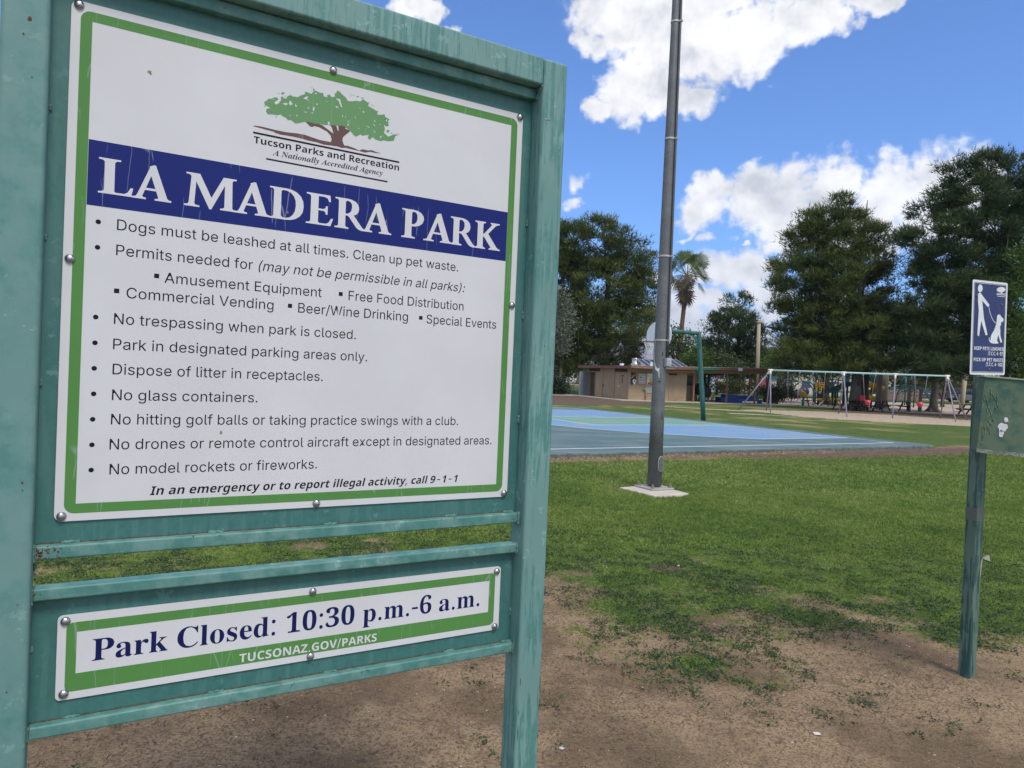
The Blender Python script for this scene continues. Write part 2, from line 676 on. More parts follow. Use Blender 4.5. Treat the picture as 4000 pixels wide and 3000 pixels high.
def inpoly(x, y, poly):
    r = np.zeros(x.shape, bool)
    n = len(poly)
    for i in range(n):
        x1, y1 = poly[i]
        x2, y2 = poly[(i + 1) % n]
        c = ((y1 > y) != (y2 > y)) & (x < (x2 - x1) * (y - y1) / ((y2 - y1) + 1e-12) + x1)
        r ^= c
    return r


def build_ground():
    # one sheet, finer towards the viewer
    ys = np.concatenate([np.arange(-200, -12, 20), np.arange(-12, 1.6, 0.8), np.arange(1.6, 9.0, 0.04), np.arange(9.0, 20, 0.16), np.arange(20, 75, 0.5), np.arange(75, 200, 5), np.geomspace(200, 9000, 14)])
    N = 420
    s = np.linspace(-1, 1, N)
    s = s * (0.30 + 0.70 * np.abs(s) ** 5)
    half = np.minimum(np.maximum(np.where(ys < 0, 200.0, 9.0), np.abs(ys) * 2.6 + 3), 8500)
    X = s[None, :] * half[:, None] / 1.0
    Y = np.repeat(ys[:, None], N, 1)
    t = np.clip((Y - 62) / 40, 0, 1)
    Z = 0.55 * t * t * (3 - 2 * t)
    near = (Y > 1.5) & (Y < 20)
    Z = Z + np.where(near, (fbm(X, Y, 1.1, 5) - 0.5) * 0.035 + (fbm(X, Y, 0.12, 9) - 0.5) * 0.014, 0)
    inc = in_court(X, Y, 0.25)
    Z = np.where(inc, np.minimum(Z, -0.03), Z)
    v = np.stack([X, Y, Z], -1).reshape(-1, 3)
    ny = len(ys)
    i = np.arange(ny - 1)[:, None] * N + np.arange(N - 1)[None, :]
    f = np.stack([i, i + 1, i + N + 1, i + N], -1).reshape(-1, 4)
    me = bpy.data.meshes.new('ground')
    me.vertices.add(len(v))
    me.vertices.foreach_set('co', v.ravel())
    me.loops.add(f.size)
    me.loops.foreach_set('vertex_index', f.ravel())
    me.polygons.add(len(f))
    me.polygons.foreach_set('loop_start', np.arange(len(f)) * 4)
    me.polygons.foreach_set('loop_total', np.full(len(f), 4))
    me.polygons.foreach_set('use_smooth', np.ones(len(f), bool))
    me.update()

    def attr(name, a):
        q = me.attributes.new(name, 'FLOAT', 'POINT')
        q.data.foreach_set('value', a.ravel().astype(np.float32))
    attr('turf', turf(X, Y))
    sand = np.zeros(X.shape)
    for poly in SAND:
        sand = np.maximum(sand, inpoly(X, Y, poly) * 1.0)
    attr('sand', sand)
    duff = np.zeros(X.shape)
    for poly in DUFF:
        duff = np.maximum(duff, inpoly(X, Y, poly) * 1.0)
    attr('duff', duff)
    me.materials.append(ground_material())
    o = bpy.data.objects.new('ground', me)
    COL.objects.link(o)
    tag(o, kind='structure')


# areas of bare sand, brown litter and worn paths
SAND = [[(14.0, 43.5), (15.2, 38.5), (16.6, 36.0), (19.5, 35.0), (24, 34.3), (40, 33.5), (40, 42.0), (27, 42.5), (24.5, 46.2), (19.5, 46.4), (15.5, 45.2)],
        [(18.5, 57.5), (24.0, 60.5), (27.5, 54.5), (31, 50.5), (60, 54), (80, 66), (80, 84), (30, 84), (18, 66)],
        [(8.5, 43.5), (14.2, 41.5), (14.5, 42.6), (9.2, 44.3)], [(11.5, 37.4), (17, 36.8), (17, 37.5), (11.5, 38.3)]]
DUFF = [[(-12, 41.5), (4.5, 40.5), (8.5, 46.0), (12.0, 49.5), (8.0, 53.8), (4.0, 60), (-14, 66)],
        [(22.5, 47.0), (26, 45.6), (40, 43.5), (46, 46), (44, 56), (31, 52), (26, 53.5), (21.5, 52)],
        [(4.6, 15.6), (6, 16.4), (12.6, 20.2), (13.4, 19.5), (9, 16.3), (5, 14.6)]]
build_ground()


def court_material():
    m, T, bs = newmat('court_paint')
    geo = T.node('ShaderNodeNewGeometry')
    pos = geo.outputs['Position']
    rel = T.vmath('SUBTRACT', pos, (CM.x, CM.y, 0))
    u = T.vmath('DOT_PRODUCT', rel, (CUx, CUy, 0))
    v = T.vmath('DOT_PRODUCT', rel, (CVx, CVy, 0))
    au = T.math('ABSOLUTE', u)
    dv = T.math('SUBTRACT', v, 1.6)
    rad = T.math('SQRT', T.math('ADD', T.math('MULTIPLY', u, u), T.math('MULTIPLY', dv, dv)))
    e = 0.012
    in_arc = T.math('MULTIPLY', T.smooth(rad, 7.3 - e, 7.3 + e, 1, 0), T.smooth(au, 6.6 - e, 6.6 + e, 1, 0))
    low = T.math('MULTIPLY', T.smooth(v, 3.4, 3.42, 1, 0), T.smooth(au, 6.6 - e, 6.6 + e, 1, 0))
    in_arc = T.math('MAXIMUM', in_arc, low)
    in_arc = T.math('MULTIPLY', in_arc, T.smooth(v, 0.86 - e, 0.86 + e, 0, 1))
    in_key = T.math('MULTIPLY', T.smooth(au, 1.83, 1.83 + e, 1, 0), T.math('MULTIPLY', T.smooth(v, 0.86, 0.88, 0, 1), T.smooth(v, 7.0, 7.02, 1, 0)))
    mp = T.node('ShaderNodeMapping')
    T.l.new(pos, mp.inputs[0])
    mp.inputs['Rotation'].default_value = (0, 0, math.radians(-30))
    mp.inputs['Scale'].default_value = (0.6, 1.6, 1)
    w1 = T.noise(mp.outputs[0], 0.9, 7, 0.7)
    w2 = T.noise(pos, 14, 5, 0.7)
    c = T.mix(T.smooth(w1, 0.3, 0.7), (0.065, 0.125, 0.135), (0.10, 0.165, 0.170))
    c = T.mix(in_arc, c, T.mix(T.smooth(w2, 0.3, 0.7), (0.110, 0.245, 0.43), (0.165, 0.315, 0.50)))
    c = T.mix(in_key, c, T.mix(T.smooth(w2, 0.3, 0.7), (0.105, 0.26, 0.20), (0.15, 0.34, 0.26)))
    # worn, dusty film: bare concrete showing through
    worn = T.smooth(w1, 0.47, 0.62, 0.0, 0.9)
    worn = T.math('MULTIPLY', worn, T.smooth(w2, 0.30, 0.65, 0.35, 1.0))
    vis = T.math('ADD', T.math('MULTIPLY', T.math('MAXIMUM', in_key, in_arc), 0.75), 0.28)
    c = T.mix(T.math('MULTIPLY', worn, vis), c, (0.33, 0.32, 0.28))
    bs.inputs['Roughness'].default_value = 0.75
    # painted lines
    wv = T.math('MULTIPLY', T.math('SUBTRACT', T.noise(pos, 30, 3, 0.6), 0.5), 0.02)

    def band(x, at0, w=0.05):
        d = T.math('ABSOLUTE', T.math('SUBTRACT', x, at0))
        return T.smooth(T.math('ADD', d, wv), w / 2, w / 2 + 0.012, 1, 0)
    ln = T.math('MULTIPLY', band(au, 8.05), T.smooth(v, 0.83, 0.86))
    bl = T.math('MULTIPLY', band(v, 0.86), T.smooth(au, 8.05, 8.08, 1, 0))
    arc = T.math('MULTIPLY', band(rad, 7.3, 0.06), T.math('MULTIPLY', T.smooth(v, 3.4, 3.42), T.smooth(au, 6.62, 6.65, 1, 0)))
    sid = T.math('MULTIPLY', band(au, 6.6, 0.06), T.math('MULTIPLY', T.smooth(v, 0.86, 0.88), T.smooth(v, 4.72, 4.75, 1, 0)))
    key = T.math('MULTIPLY', band(au, 1.83, 0.06), T.math('MULTIPLY', T.smooth(v, 0.86, 0.88), T.smooth(v, 7.0, 7.02, 1, 0)))
    ft = T.math('MULTIPLY', band(v, 7.0, 0.06), T.smooth(au, 1.83, 1.86, 1, 0))
    faded = T.math('MAXIMUM', T.math('MAXIMUM', arc, sid), T.math('MAXIMUM', key, T.math('MAXIMUM', ft, bl)))
    faded = T.math('MULTIPLY', faded, 0.75)
    alll = T.math('MAXIMUM', ln, faded)
    alll = T.math('MULTIPLY', alll, T.smooth(w2, 0.22, 0.34, 0.4, 1.0))
    c = T.mix(alll, c, (0.78, 0.79, 0.78))
    T.l.new(c, bs.inputs['Base Color'])
    b = T.node('ShaderNodeBump')
    b.inputs['Strength'].default_value = 0.25
    b.inputs['Distance'].default_value = 0.004
    T.l.new(T.noise(pos, 120, 3, 0.6), b.inputs['Height'])
    T.l.new(b.outputs[0], bs.inputs['Normal'])
    return m


def build_court():
    mb = MB()
    rr = random.Random(5)
    # slab outline with rounded far corner
    pts = [(-8.82, 29), (-8.82, 0.25), (-8.6, 0.0), (8.2, 0.0), (8.7, 0.35), (8.82, 1.2), (8.82, 29)]
    fine = []
    for i in range(len(pts) - 1):
        a, b = pts[i], pts[i + 1]
        L = math.hypot(a[0] - b[0], a[1] - b[1])
        n = max(1, int(L / 0.35))
        for k in range(n):
            t = k / n
            j = 0.012 * rr.uniform(-1, 1)
            fine.append((a[0] + (b[0] - a[0]) * t + j, a[1] + (b[1] - a[1]) * t + j))
    fine.append(pts[-1])
    top = [court(u, v, 0.055) for u, v in fine]
    ed = [court(u * 1.003, v - 0.02, 0.035) for u, v in fine]
    bot = [court(u * 1.004, v - 0.03, -0.1) for u, v in fine]
    n = len(top)
    mb.add(top, [tuple(range(n))])
    mb.add(top + ed, [(i, i + 1, n + i + 1, n + i) for i in range(n - 1)], 1)
    mb.add(ed + bot, [(i, i + 1, n + i + 1, n + i) for i in range(n - 1)], 1)
    o = mb.build('basketball_court', [court_material(), plain('court_edge', (0.10, 0.125, 0.115), 0.9, bump=0.8, var=0.5, scale=9)])
    tag(o, kind='structure')


build_court()

# far road across the back of the park
mb = MB()
for (y0, y1, z) in ((101, 109, 0.556),):
    mb.add([(-60, y0, z), (140, y0, z), (140, y1, z), (-60, y1, z)], [(0, 1, 2, 3)])
tag(mb.build('road', plain('road_surface', (0.30, 0.29, 0.28), 0.9)), kind='structure')
mb = MB()
for (y0, y1, z) in ((95.5, 97.2, 0.56),):
    mb.box(-60, 140, y0, y1, 0.3, 0.62)
tag(mb.build('pavement', plain('pavement_concrete', (0.42, 0.38, 0.33), 0.9)), kind='structure')


# mountains behind the town
def build_hills():
    m, T, bs = newmat('mountain_rock')
    geo = T.node('ShaderNodeNewGeometry')
    n = T.noise(geo.outputs['Position'], 0.006, 8, 0.65)
    c = T.ramp(n, [(0.35, (0.11, 0.095, 0.09)), (0.5, (0.22, 0.18, 0.165)), (0.65, (0.34, 0.28, 0.25))])
    T.l.new(c, bs.inputs['Base Color'])
    bs.inputs['Roughness'].default_value = 1
    nx, ny = 260, 50
    xs = np.linspace(-2500, 5500, nx)
    ys = np.linspace(5200, 7600, ny)
    X, Y = np.meshgrid(xs, ys)
    prof = 360 + 230 * (fbm(X, X * 0, 1400, 71, 3) - 0.5) + 150 * (fbm(X, X * 0 + 7, 330, 72, 3) - 0.5)
    t = (Y - 5200) / 1700
    hump = np.clip(np.sin(np.clip(t, 0, 1.41) * PI / 1.41 * 0.98), 0, 1) ** 0.75
    rid = 1 - np.abs(fbm(X, Y, 520, 81, 5) - 0.5) * 2.4
    Z = prof * hump * (0.62 + 0.45 * rid) + 0.5
    v = np.stack([X, Y, Z], -1).reshape(-1, 3)
    i = np.arange(ny - 1)[:, None] * nx + np.arange(nx - 1)[None, :]
    f = np.stack([i, i + 1, i + nx + 1, i + nx], -1).reshape(-1, 4)
    me = bpy.data.meshes.new('hills')
    me.from_pydata(v.tolist(), [], f.tolist())
    me.materials.append(m)
    o = bpy.data.objects.new('hills', me)
    COL.objects.link(o)
    tag(o, kind='structure')


build_hills()


# a little dry desert air between the park and the mountains
hm = bpy.data.materials.new('haze_air')
hm.use_nodes = True
_t = hm.node_tree
for _n in list(_t.nodes):
    _t.nodes.remove(_n)
_o = _t.nodes.new('ShaderNodeOutputMaterial')
_v = _t.nodes.new('ShaderNodeVolumePrincipled')
_v.inputs['Color'].default_value = (0.62, 0.74, 0.95, 1)
_v.inputs['Density'].default_value = 0.00011
_v.inputs['Anisotropy'].default_value = 0.2
_t.links.new(_v.outputs[0], _o.inputs['Volume'])
tag(MB().box(-8700, 8700, -210, 9100, -1.2, 640).build('haze', hm), kind='stuff')


# outlines of emblem and letter shapes, measured by hand
LOGO_CROWN = [(3503,21259),(3551,21290),(3598,21352),(3667,21364),(3715,21409),(3784,21419),(3806,21369),(3757,21344),(3719,21288),(3760,21256),(3818,21300),(3865,21383),(3853,21442),(3892,21471),(3924,21437),(3974,21439),(4002,21503),(4071,21544),(4103,21520),(4154,21526),(4215,21526),(4295,21586),(4386,21638),(4374,21688),(4436,21688),(4520,21670),(4590,21770),(4643,21762),(4707,21745),(4791,21755),(4804,21684),(4890,21682),(4877,21732),(4940,21758),(4975,21709),(5060,21733),(5045,21825),(5079,21801),(5108,21893),(5163,21874),(5253,21810),(5309,21780),(5367,21707),(5465,21719),(5542,21754),(5664,21765),(5729,21834),(5798,21795),(5866,21789),(5859,21700),(5985,21663),(6055,21635),(6101,21634),(6082,21553),(6174,21562),(6265,21598),(6291,21532),(6397,21500),(6364,21460),(6381,21341),(6312,21316),(6264,21350),(6291,21245),(6272,21152),(6380,21086),(6517,21170),(6659,21188),(6566,21146),(6524,21015),(6385,20976),(6268,20975),(6200,20939),(6061,20955),(5991,20995),(5925,20916),(5878,20961),(5898,21031),(5742,20977),(5696,21000),(5598,20926),(5553,20938),(5449,21025),(5370,21073),(5249,21090),(5118,21084),(4979,21065),(4841,21036),(4734,21045),(4651,21016),(4545,21036),(4400,21015),(4318,20977),(4197,20930),(4092,20990),(4032,20967),(3990,21010),(3909,21033),(3867,21065),(3809,21032),(3689,21026),(3591,21004),(3550,21066),(3567,21121),(3645,21159),(3585,21176),(3525,21193)]
LOGO_HOLES = [[(3898,21308),(3978,21347),(4019,21325),(3960,21287)],[(4056,21416),(4120,21348),(4060,21304),(4034,21350)],[(4170,21370),(4219,21319),(4183,21296)],[(4339,21523),(4419,21594),(4471,21585),(4421,21553),(4508,21457),(4454,21504),(4422,21521)],[(4569,21377),(4604,21395),(4598,21299),(4566,21307)],[(4449,21360),(4502,21331),(4450,21329)],[(4350,21234),(4443,21244),(4423,21219)],[(4512,21245),(4588,21262),(4569,21236)],[(4037,21107),(4089,21072),(4069,21064)],[(4199,21138),(4247,21111),(4221,21091)],[(5072,21693),(5180,21707),(5242,21518),(5198,21551),(5150,21657)],[(5079,21524),(5155,21520),(5103,21476)],[(4867,21607),(4895,21556),(4875,21573)],[(5636,21639),(5683,21574),(5660,21590)],[(5718,21560),(5775,21540),(5742,21511)],[(5315,21352),(5338,21324),(5317,21309)],[(5248,21369),(5272,21321),(5251,21305)],[(5545,21413),(5570,21332),(5552,21349)],[(6007,21416),(6055,21371),(6021,21364)],[(6000,21326),(6049,21249),(6013,21274)],[(5826,21239),(5925,21201),(5891,21194)],[(5623,21137),(5672,21137),(5646,21120)],[(6017,21176),(6071,21100),(6031,21124)],[(6166,21042),(6240,21080),(6185,21013)],[(4922,21138),(4970,21117),(4947,21052),(4918,21074)],[(5379,21247),(5408,21232),(5380,21215)],[(5372,21186),(5417,21169),(5390,21131)],[(6148,21347),(6179,21321),(6151,21321)],[(4592,21718),(4655,21712),(4614,21681)],[(4643,21488),(4679,21476),(4645,21436)],[(3687,21362),(3736,21363),(3697,21342)]]
LOGO_SPECKS = [[(3781,21513),(3830,21524),(3811,21508)],[(3850,21533),(3919,21574),(3934,21543),(3891,21502)],[(3941,21503),(3972,21490),(3943,21473)],[(4515,21815),(4546,21823),(4532,21803)],[(4561,21805),(4599,21793),(4580,21757),(4548,21771)],[(4513,21752),(4538,21741),(4518,21736)],[(5414,21901),(5436,21906),(5426,21882)],[(5480,21895),(5508,21869),(5486,21864)],[(5405,21845),(5460,21847),(5417,21826)],[(5559,21870),(5626,21875),(5594,21835)],[(5671,21864),(5750,21861),(5706,21829)],[(5821,21790),(5900,21797),(5867,21768)],[(5913,21767),(6001,21732),(5960,21734)],[(3496,21196),(3546,21157),(3527,21148)],[(3750,20998),(3794,20991),(3771,20970)],[(6574,21215),(6598,21209),(6576,21189)],[(6634,21210),(6669,21212),(6639,21195)],[(6338,21244),(6408,21247),(6387,21187),(6329,21186)],[(6434,21197),(6493,21194),(6458,21169)],[(6280,21508),(6327,21507),(6342,21433),(6299,21446)],[(6257,21514),(6361,21526),(6316,21494)]]
LOGO_TRUNK = [(4410,21017),(4545,21032),(4651,21016),(4702,21042),(4788,21025),(4864,20988),(4951,20942),(5061,20884),(5024,21000),(4979,21065),(5119,21080),(5155,20974),(5181,20980),(5162,21083),(5248,21112),(5336,21098),(5334,21055),(5444,21041),(5428,20999),(5344,20917),(5285,20851),(5273,20773),(5321,20665),(5397,20674),(5531,20657),(5689,20618),(5755,20664),(5891,20662),(5981,20686),(6096,20665),(6212,20654),(6074,20638),(5937,20640),(5825,20597),(5689,20608),(5488,20612),(5356,20618),(5269,20597),(5159,20611),(5008,20603),(4837,20590),(4688,20613),(4520,20611),(4353,20625),(4208,20631),(4045,20629),(3884,20620),(3743,20638),(3763,20653),(3604,20660),(3466,20672),(3300,20682),(3329,20704),(3504,20711),(3741,20699),(4002,20698),(4246,20722),(4411,20725),(4558,20703),(4748,20678),(4876,20676),(5005,20681),(5024,20744),(4999,20825),(4910,20902),(4791,20941),(4737,20961),(4611,20966),(4570,20930),(4507,20944),(4463,20987)]
GLYPHS = {
 'I': {
  ' ': (188,[]),
  '(': (273,[[90,244,101,324,119,403,145,477,177,539,236,539,204,466,179,390,161,313,152,241,152,176,160,115,177,50,202,-19,236,-96,177,-96,128,4,99,106]]),
  ')': (273,[[37,-96,72,-18,97,52,113,116,121,177,121,241,112,313,94,390,69,466,37,539,97,539,128,477,154,403,173,323,183,244,182,156,161,53,123,-47,97,-96]]),
  ',': (188,[[38,-119,68,71,137,71,84,-119]]),
  '-': (453,[[337,244,337,188,114,188,114,244]]),
  '.': (188,[[83,-3,63,9,51,29,51,53,63,73,83,85,107,85,128,73,140,53,140,29,128,9,107,-3]]),
  '/': (249,[[235,533,71,-76,14,-76,178,533]]),
  '0': (453,[[227,-7,191,-3,158,7,130,24,105,48,85,77,57,155,48,254,57,353,85,431,106,461,130,484,159,502,191,512,227,516,295,502,348,461,384,395,403,306,403,202,384,113,368,77,348,48,323,24,295,7,263,-3],[250,52,290,74,320,116,338,176,344,254,338,332,320,393,290,435,250,457,203,457,163,435,134,393,115,332,109,254,115,176,134,116,163,74,203,52]]),
  '1': (453,[[76,0,76,55,391,55,391,0],[276,509,276,0,212,0,209,448,86,358,86,427,198,509]]),
  '2': (453,[[64,0,64,47,282,282,303,312,316,341,320,371,315,405,298,431,273,449,241,458,205,458,172,447,148,427,132,398,127,362,66,362,75,418,102,464,143,496,196,513,254,513,306,497,346,465,372,423,381,372,377,336,363,299,336,259,294,209,153,60,389,57,389,0]]),
  '4': (453,[[40,105,40,158,247,509,311,509,109,163,413,163,413,105],[282,0,282,121,282,146,282,318,343,318,343,0]]),
  '7': (453,[[97,0,323,452,62,452,62,509,391,509,391,449,165,0]]),
  '9': (453,[[256,513,310,494,352,458,380,408,389,347,382,296,359,240,315,168,200,0,130,0,301,248,307,248,287,221,245,198,218,195,161,203,116,229,83,269,66,321,66,382,85,436,120,479,168,506],[207,459,174,446,148,423,131,390,125,352,131,313,148,280,174,257,207,245,245,245,279,257,305,280,322,312,327,350,322,390,305,422,279,446,245,459]]),
  ':': (188,[[83,-3,63,9,51,29,51,53,63,73,83,85,107,85,128,73,140,53,140,29,128,9,107,-3],[83,272,63,284,51,304,51,328,63,349,83,360,107,360,128,349,140,328,140,304,128,284,107,272]]),
  'A': (480,[[16,0,201,509,276,509,463,0,395,0,264,372,232,478,245,478,191,302,85,0],[110,142,110,199,370,199,370,142]]),
  'B': (456,[[60,0,60,509,274,507,329,491,367,461,390,421,398,374,393,336,378,307,356,286,329,272,315,267,315,262,347,254,378,234,402,203,416,161,416,111,400,67,368,31,317,8,247,0],[125,57,281,60,309,67,330,80,353,115,354,153,342,184,320,209,289,225,248,231,125,231],[125,285,256,287,288,296,314,314,330,340,336,372,326,412,313,429,294,442,240,452,125,452]]),
  'C': (510,[[225,-3,186,7,150,25,119,49,92,79,70,115,53,157,40,254,53,352,70,393,92,429,150,484,186,501,225,512,293,514,340,504,383,485,419,456,448,418,467,373,473,348,408,348,397,380,380,407,357,428,330,444,300,453,267,456,209,445,161,414,125,364,106,295,106,213,125,145,161,94,210,63,267,53,300,56,330,65,357,81,380,102,397,128,408,160,473,160,459,112,435,71,402,38,363,13,317,-2]]),
  'D': (502,[[96,0,96,57,254,60,318,81,343,99,379,149,397,216,397,294,379,361,364,388,320,428,258,449,93,452,93,509,273,505,315,495,353,478,385,455,412,426,433,391,449,351,462,255,449,159,433,119,411,83,384,54,351,31,312,14,268,3],[125,509,125,0,60,0,60,509]]),
  'E': (419,[[60,0,60,509,372,509,372,452,125,452,125,286,355,286,355,229,125,229,125,57,375,57,375,0]]),
  'F': (410,[[60,0,60,509,369,509,369,452,125,452,125,278,346,278,346,221,125,221,125,0]]),
  'G': (520,[[269,-7,225,-3,185,7,149,25,118,49,91,79,69,116,53,157,43,203,43,305,53,352,69,393,91,429,117,459,149,484,184,501,223,512,291,514,340,504,384,483,421,453,449,416,468,373,474,349,408,349,395,379,378,406,356,427,330,443,300,453,265,456,209,445,160,414,125,364,106,295,106,213,125,145,141,117,184,76,238,56,296,55,345,71,382,102,407,147,415,202,434,199,283,199,283,256,478,256,475,160,466,124,431,62,406,38,344,5]]),
  'H': (517,[[60,0,60,509,125,509,125,289,392,289,392,509,457,509,457,0,392,0,392,232,125,232,125,0]]),
  'I': (300,[[31,0,31,57,118,57,118,452,31,452,31,509,269,509,269,452,183,452,183,57,269,57,269,0]]),
  'K': (467,[[104,145,104,216,174,303,364,509,448,509,228,276],[60,0,60,509,125,509,124,225,125,0],[372,0,188,259,228,309,449,0]]),
  'L': (393,[[60,0,60,509,125,509,125,57,361,57,361,0]]),
  'N': (523,[[60,0,60,509,136,509,363,151,414,55,405,54,399,157,399,509,463,509,463,0,387,0,177,331,108,452,119,454,124,328,125,0]]),
  'O': (533,[[267,-7,225,-3,186,7,150,25,119,49,92,79,70,115,53,157,40,254,53,352,70,393,92,429,150,484,186,501,225,512,267,516,309,512,348,501,384,484,442,429,464,393,480,352,490,305,490,203,480,157,464,115,442,79,415,49,384,25,348,7,309,-3],[296,55,349,76,392,116,420,176,428,213,428,295,408,365,372,415,324,446,267,456,210,445,184,433,142,392,113,332,103,254,113,176,125,144,161,94,210,63,237,55]]),
  'P': (445,[[60,0,60,509,272,506,305,499,356,471,390,430,407,377,407,318,390,265,356,223,305,195,235,186,125,186,125,0],[125,242,257,244,297,256,324,279,339,310,344,348,339,385,324,416,297,439,257,451,125,452]]),
  'R': (449,[[60,0,60,509,273,506,333,489,376,455,401,408,409,352,401,296,376,250,333,217,273,200,96,198,96,255,258,256,298,267,325,287,340,316,345,352,340,389,325,419,298,440,258,451,125,452,125,0],[353,0,230,229,303,229,428,0]]),
  'S': (447,[[188,-7,128,9,81,40,51,83,38,137,104,137,114,102,136,76,166,59,204,50,246,50,286,60,317,79,338,106,346,139,340,168,322,189,296,205,184,239,112,269,86,289,67,313,56,341,54,400,75,448,113,484,165,508,227,516,289,508,340,484,377,449,398,403,401,378,337,378,332,402,320,421,280,449,225,459,185,454,152,440,129,418,117,391,117,359,131,334,155,315,212,293,312,264,344,248,372,226,395,198,407,161,406,112,386,64,349,25,294,0]]),
  'T': (449,[[32,452,32,509,417,509,417,452,257,452,257,0,193,0,193,452]]),
  'U': (517,[[220,-6,154,15,103,55,71,108,60,173,60,509,124,509,126,155,141,113,169,80,208,59,259,52,309,59,349,80,377,113,391,155,393,509,457,509,454,140,433,80,391,33,332,2]]),
  'V': (480,[[204,0,16,509,84,509,215,137,248,31,235,31,290,206,395,509,463,509,278,0]]),
  'W': (686,[[155,0,16,509,82,509,175,145,197,40,189,40,211,145,306,509,380,509,474,145,497,40,488,40,510,145,603,509,670,509,530,0,455,0,351,391,336,475,350,475,318,323,230,0]]),
  'Z': (438,[[42,0,42,46,306,431,341,476,348,454,223,452,40,452,40,509,397,509,397,462,134,81,97,33,90,54,214,57,399,57,399,0]]),
  'a': (389,[[137,-7,94,5,60,29,38,63,30,108,36,146,53,174,78,193,108,206,178,220,265,235,276,257,272,285,260,307,240,322,212,330,178,330,149,322,118,301,100,274,41,291,64,331,95,358,133,375,173,383,239,379,271,369,300,350,322,320,335,278,337,0,277,0,277,52,272,52,242,16,215,1,181,-7],[192,47,228,59,254,80,270,108,276,138,276,190,231,176,175,168,122,153,103,139,93,118,93,93,102,72,119,57,142,48]]),
  'b': (424,[[208,-7,172,4,147,21,118,59,112,59,112,0,53,0,53,509,114,509,114,319,137,346,158,364,188,379,229,384,287,374,313,361,354,320,370,293,388,227,388,151,370,84,336,34,288,3,260,-6],[242,49,279,66,306,97,323,139,328,189,323,239,307,281,280,311,243,328,198,328,161,312,134,282,118,241,113,189,118,138,135,95,162,65,198,49]]),
  'c': (396,[[174,-5,117,16,72,58,44,116,34,187,44,260,72,318,117,360,144,374,207,384,243,381,276,371,305,356,330,335,349,308,362,277,303,262,290,289,270,311,242,325,184,328,145,310,118,278,102,236,96,187,102,139,118,97,145,66,184,49,207,46,243,52,271,66,292,89,304,117,363,102,350,70,331,43,306,21,277,5,244,-5]]),
  'd': (424,[[165,-6,111,16,70,57,43,116,34,189,43,261,70,320,112,361,165,382,218,383,253,373,278,355,306,319,311,319,311,509,372,509,372,0,313,0,313,59,307,59,277,21,252,4,217,-7],[226,49,263,65,290,95,306,138,312,189,306,241,290,282,263,312,227,328,182,328,145,311,118,281,102,239,96,189,102,139,118,97,145,66,182,49]]),
  'e': (404,[[177,-5,117,16,72,58,44,116,34,187,44,258,55,290,91,340,142,373,172,382,226,383,266,374,303,355,334,324,357,282,370,227,371,169,75,169,75,221,338,221,310,202,304,248,288,286,263,314,227,328,183,328,146,313,119,286,102,251,96,211,98,151,110,106,135,73,169,53,212,46,241,49,265,58,285,73,300,93,306,105,365,91,348,55,320,26,283,4,237,-7]]),
  'f': (254,[[228,379,228,327,6,327,6,379],[81,0,82,452,96,486,120,510,152,525,187,530,243,521,227,468,195,474,164,468,147,449,142,419,142,0]]),
  'g': (425,[[180,-149,134,-140,97,-122,70,-97,51,-69,101,-41,131,-74,154,-88,187,-96,236,-95,282,-75,298,-58,308,-34,311,68,306,68,277,32,252,16,217,6,165,7,113,27,90,43,55,90,36,154,36,229,55,293,90,342,112,361,166,382,218,383,253,373,279,356,308,319,313,319,313,379,372,379,370,-40,363,-67,334,-109,291,-136,237,-149],[227,61,264,75,290,103,307,142,312,193,307,242,291,283,264,312,227,328,182,328,145,312,118,282,102,241,96,193,102,144,118,104,145,76,183,61]]),
  'h': (410,[[114,0,53,0,53,509,114,509,114,287,102,287,132,344,152,362,200,382,252,383,295,369,328,340,350,298,357,240,357,0,296,0,293,263,286,286,256,318,210,329,176,324,147,308,126,283,115,248]]),
  'i': (167,[[53,0,53,379,114,379,114,0],[73,444,54,455,43,472,43,494,54,512,73,522,95,522,114,512,125,494,125,472,114,455,95,444]]),
  'k': (381,[[110,137,110,212,121,212,284,379,360,379,184,199,177,199],[53,0,53,509,114,509,114,0],[294,0,148,186,191,229,372,0]]),
  'l': (189,[[112,0,74,20,62,37,53,84,53,509,114,509,114,83,120,62,135,53,160,53,170,54,181,3]]),
  'm': (610,[[53,0,53,379,112,379,112,295,108,295,122,331,144,358,172,376,203,385,245,383,268,375,303,342,321,295,312,295,326,329,350,356,381,375,417,385,458,385,497,372,529,346,550,307,557,255,557,0,496,0,493,279,473,313,438,329,402,329,374,320,353,302,340,277,335,247,335,0,274,0,272,280,253,311,220,328,185,329,158,320,135,302,119,274,114,238,114,0]]),
  'n': (410,[[114,0,53,0,53,379,112,379,112,287,102,287,132,344,152,362,200,382,252,383,295,369,328,340,350,298,357,240,357,0,296,0,293,263,286,286,256,318,210,329,176,324,147,308,126,283,115,248]]),
  'o': (415,[[174,-5,117,16,72,58,44,116,34,187,44,260,72,318,117,360,144,374,207,384,241,382,299,360,343,318,371,260,381,187,371,116,343,58,299,16,241,-5],[231,49,270,66,298,97,314,139,319,187,314,236,298,278,270,310,231,328,184,328,145,310,118,278,102,236,96,187,102,139,118,97,145,66,184,49]]),
  'p': (424,[[53,-143,53,379,112,379,112,319,118,319,147,355,171,373,207,383,259,382,313,361,354,320,370,293,388,227,388,151,370,84,336,34,288,3,260,-6,208,-7,173,4,147,21,118,59,114,59,114,-143],[242,49,279,66,306,97,323,139,328,189,323,239,307,281,280,311,243,328,198,328,161,312,134,282,118,241,113,189,118,138,135,95,162,65,198,49]]),
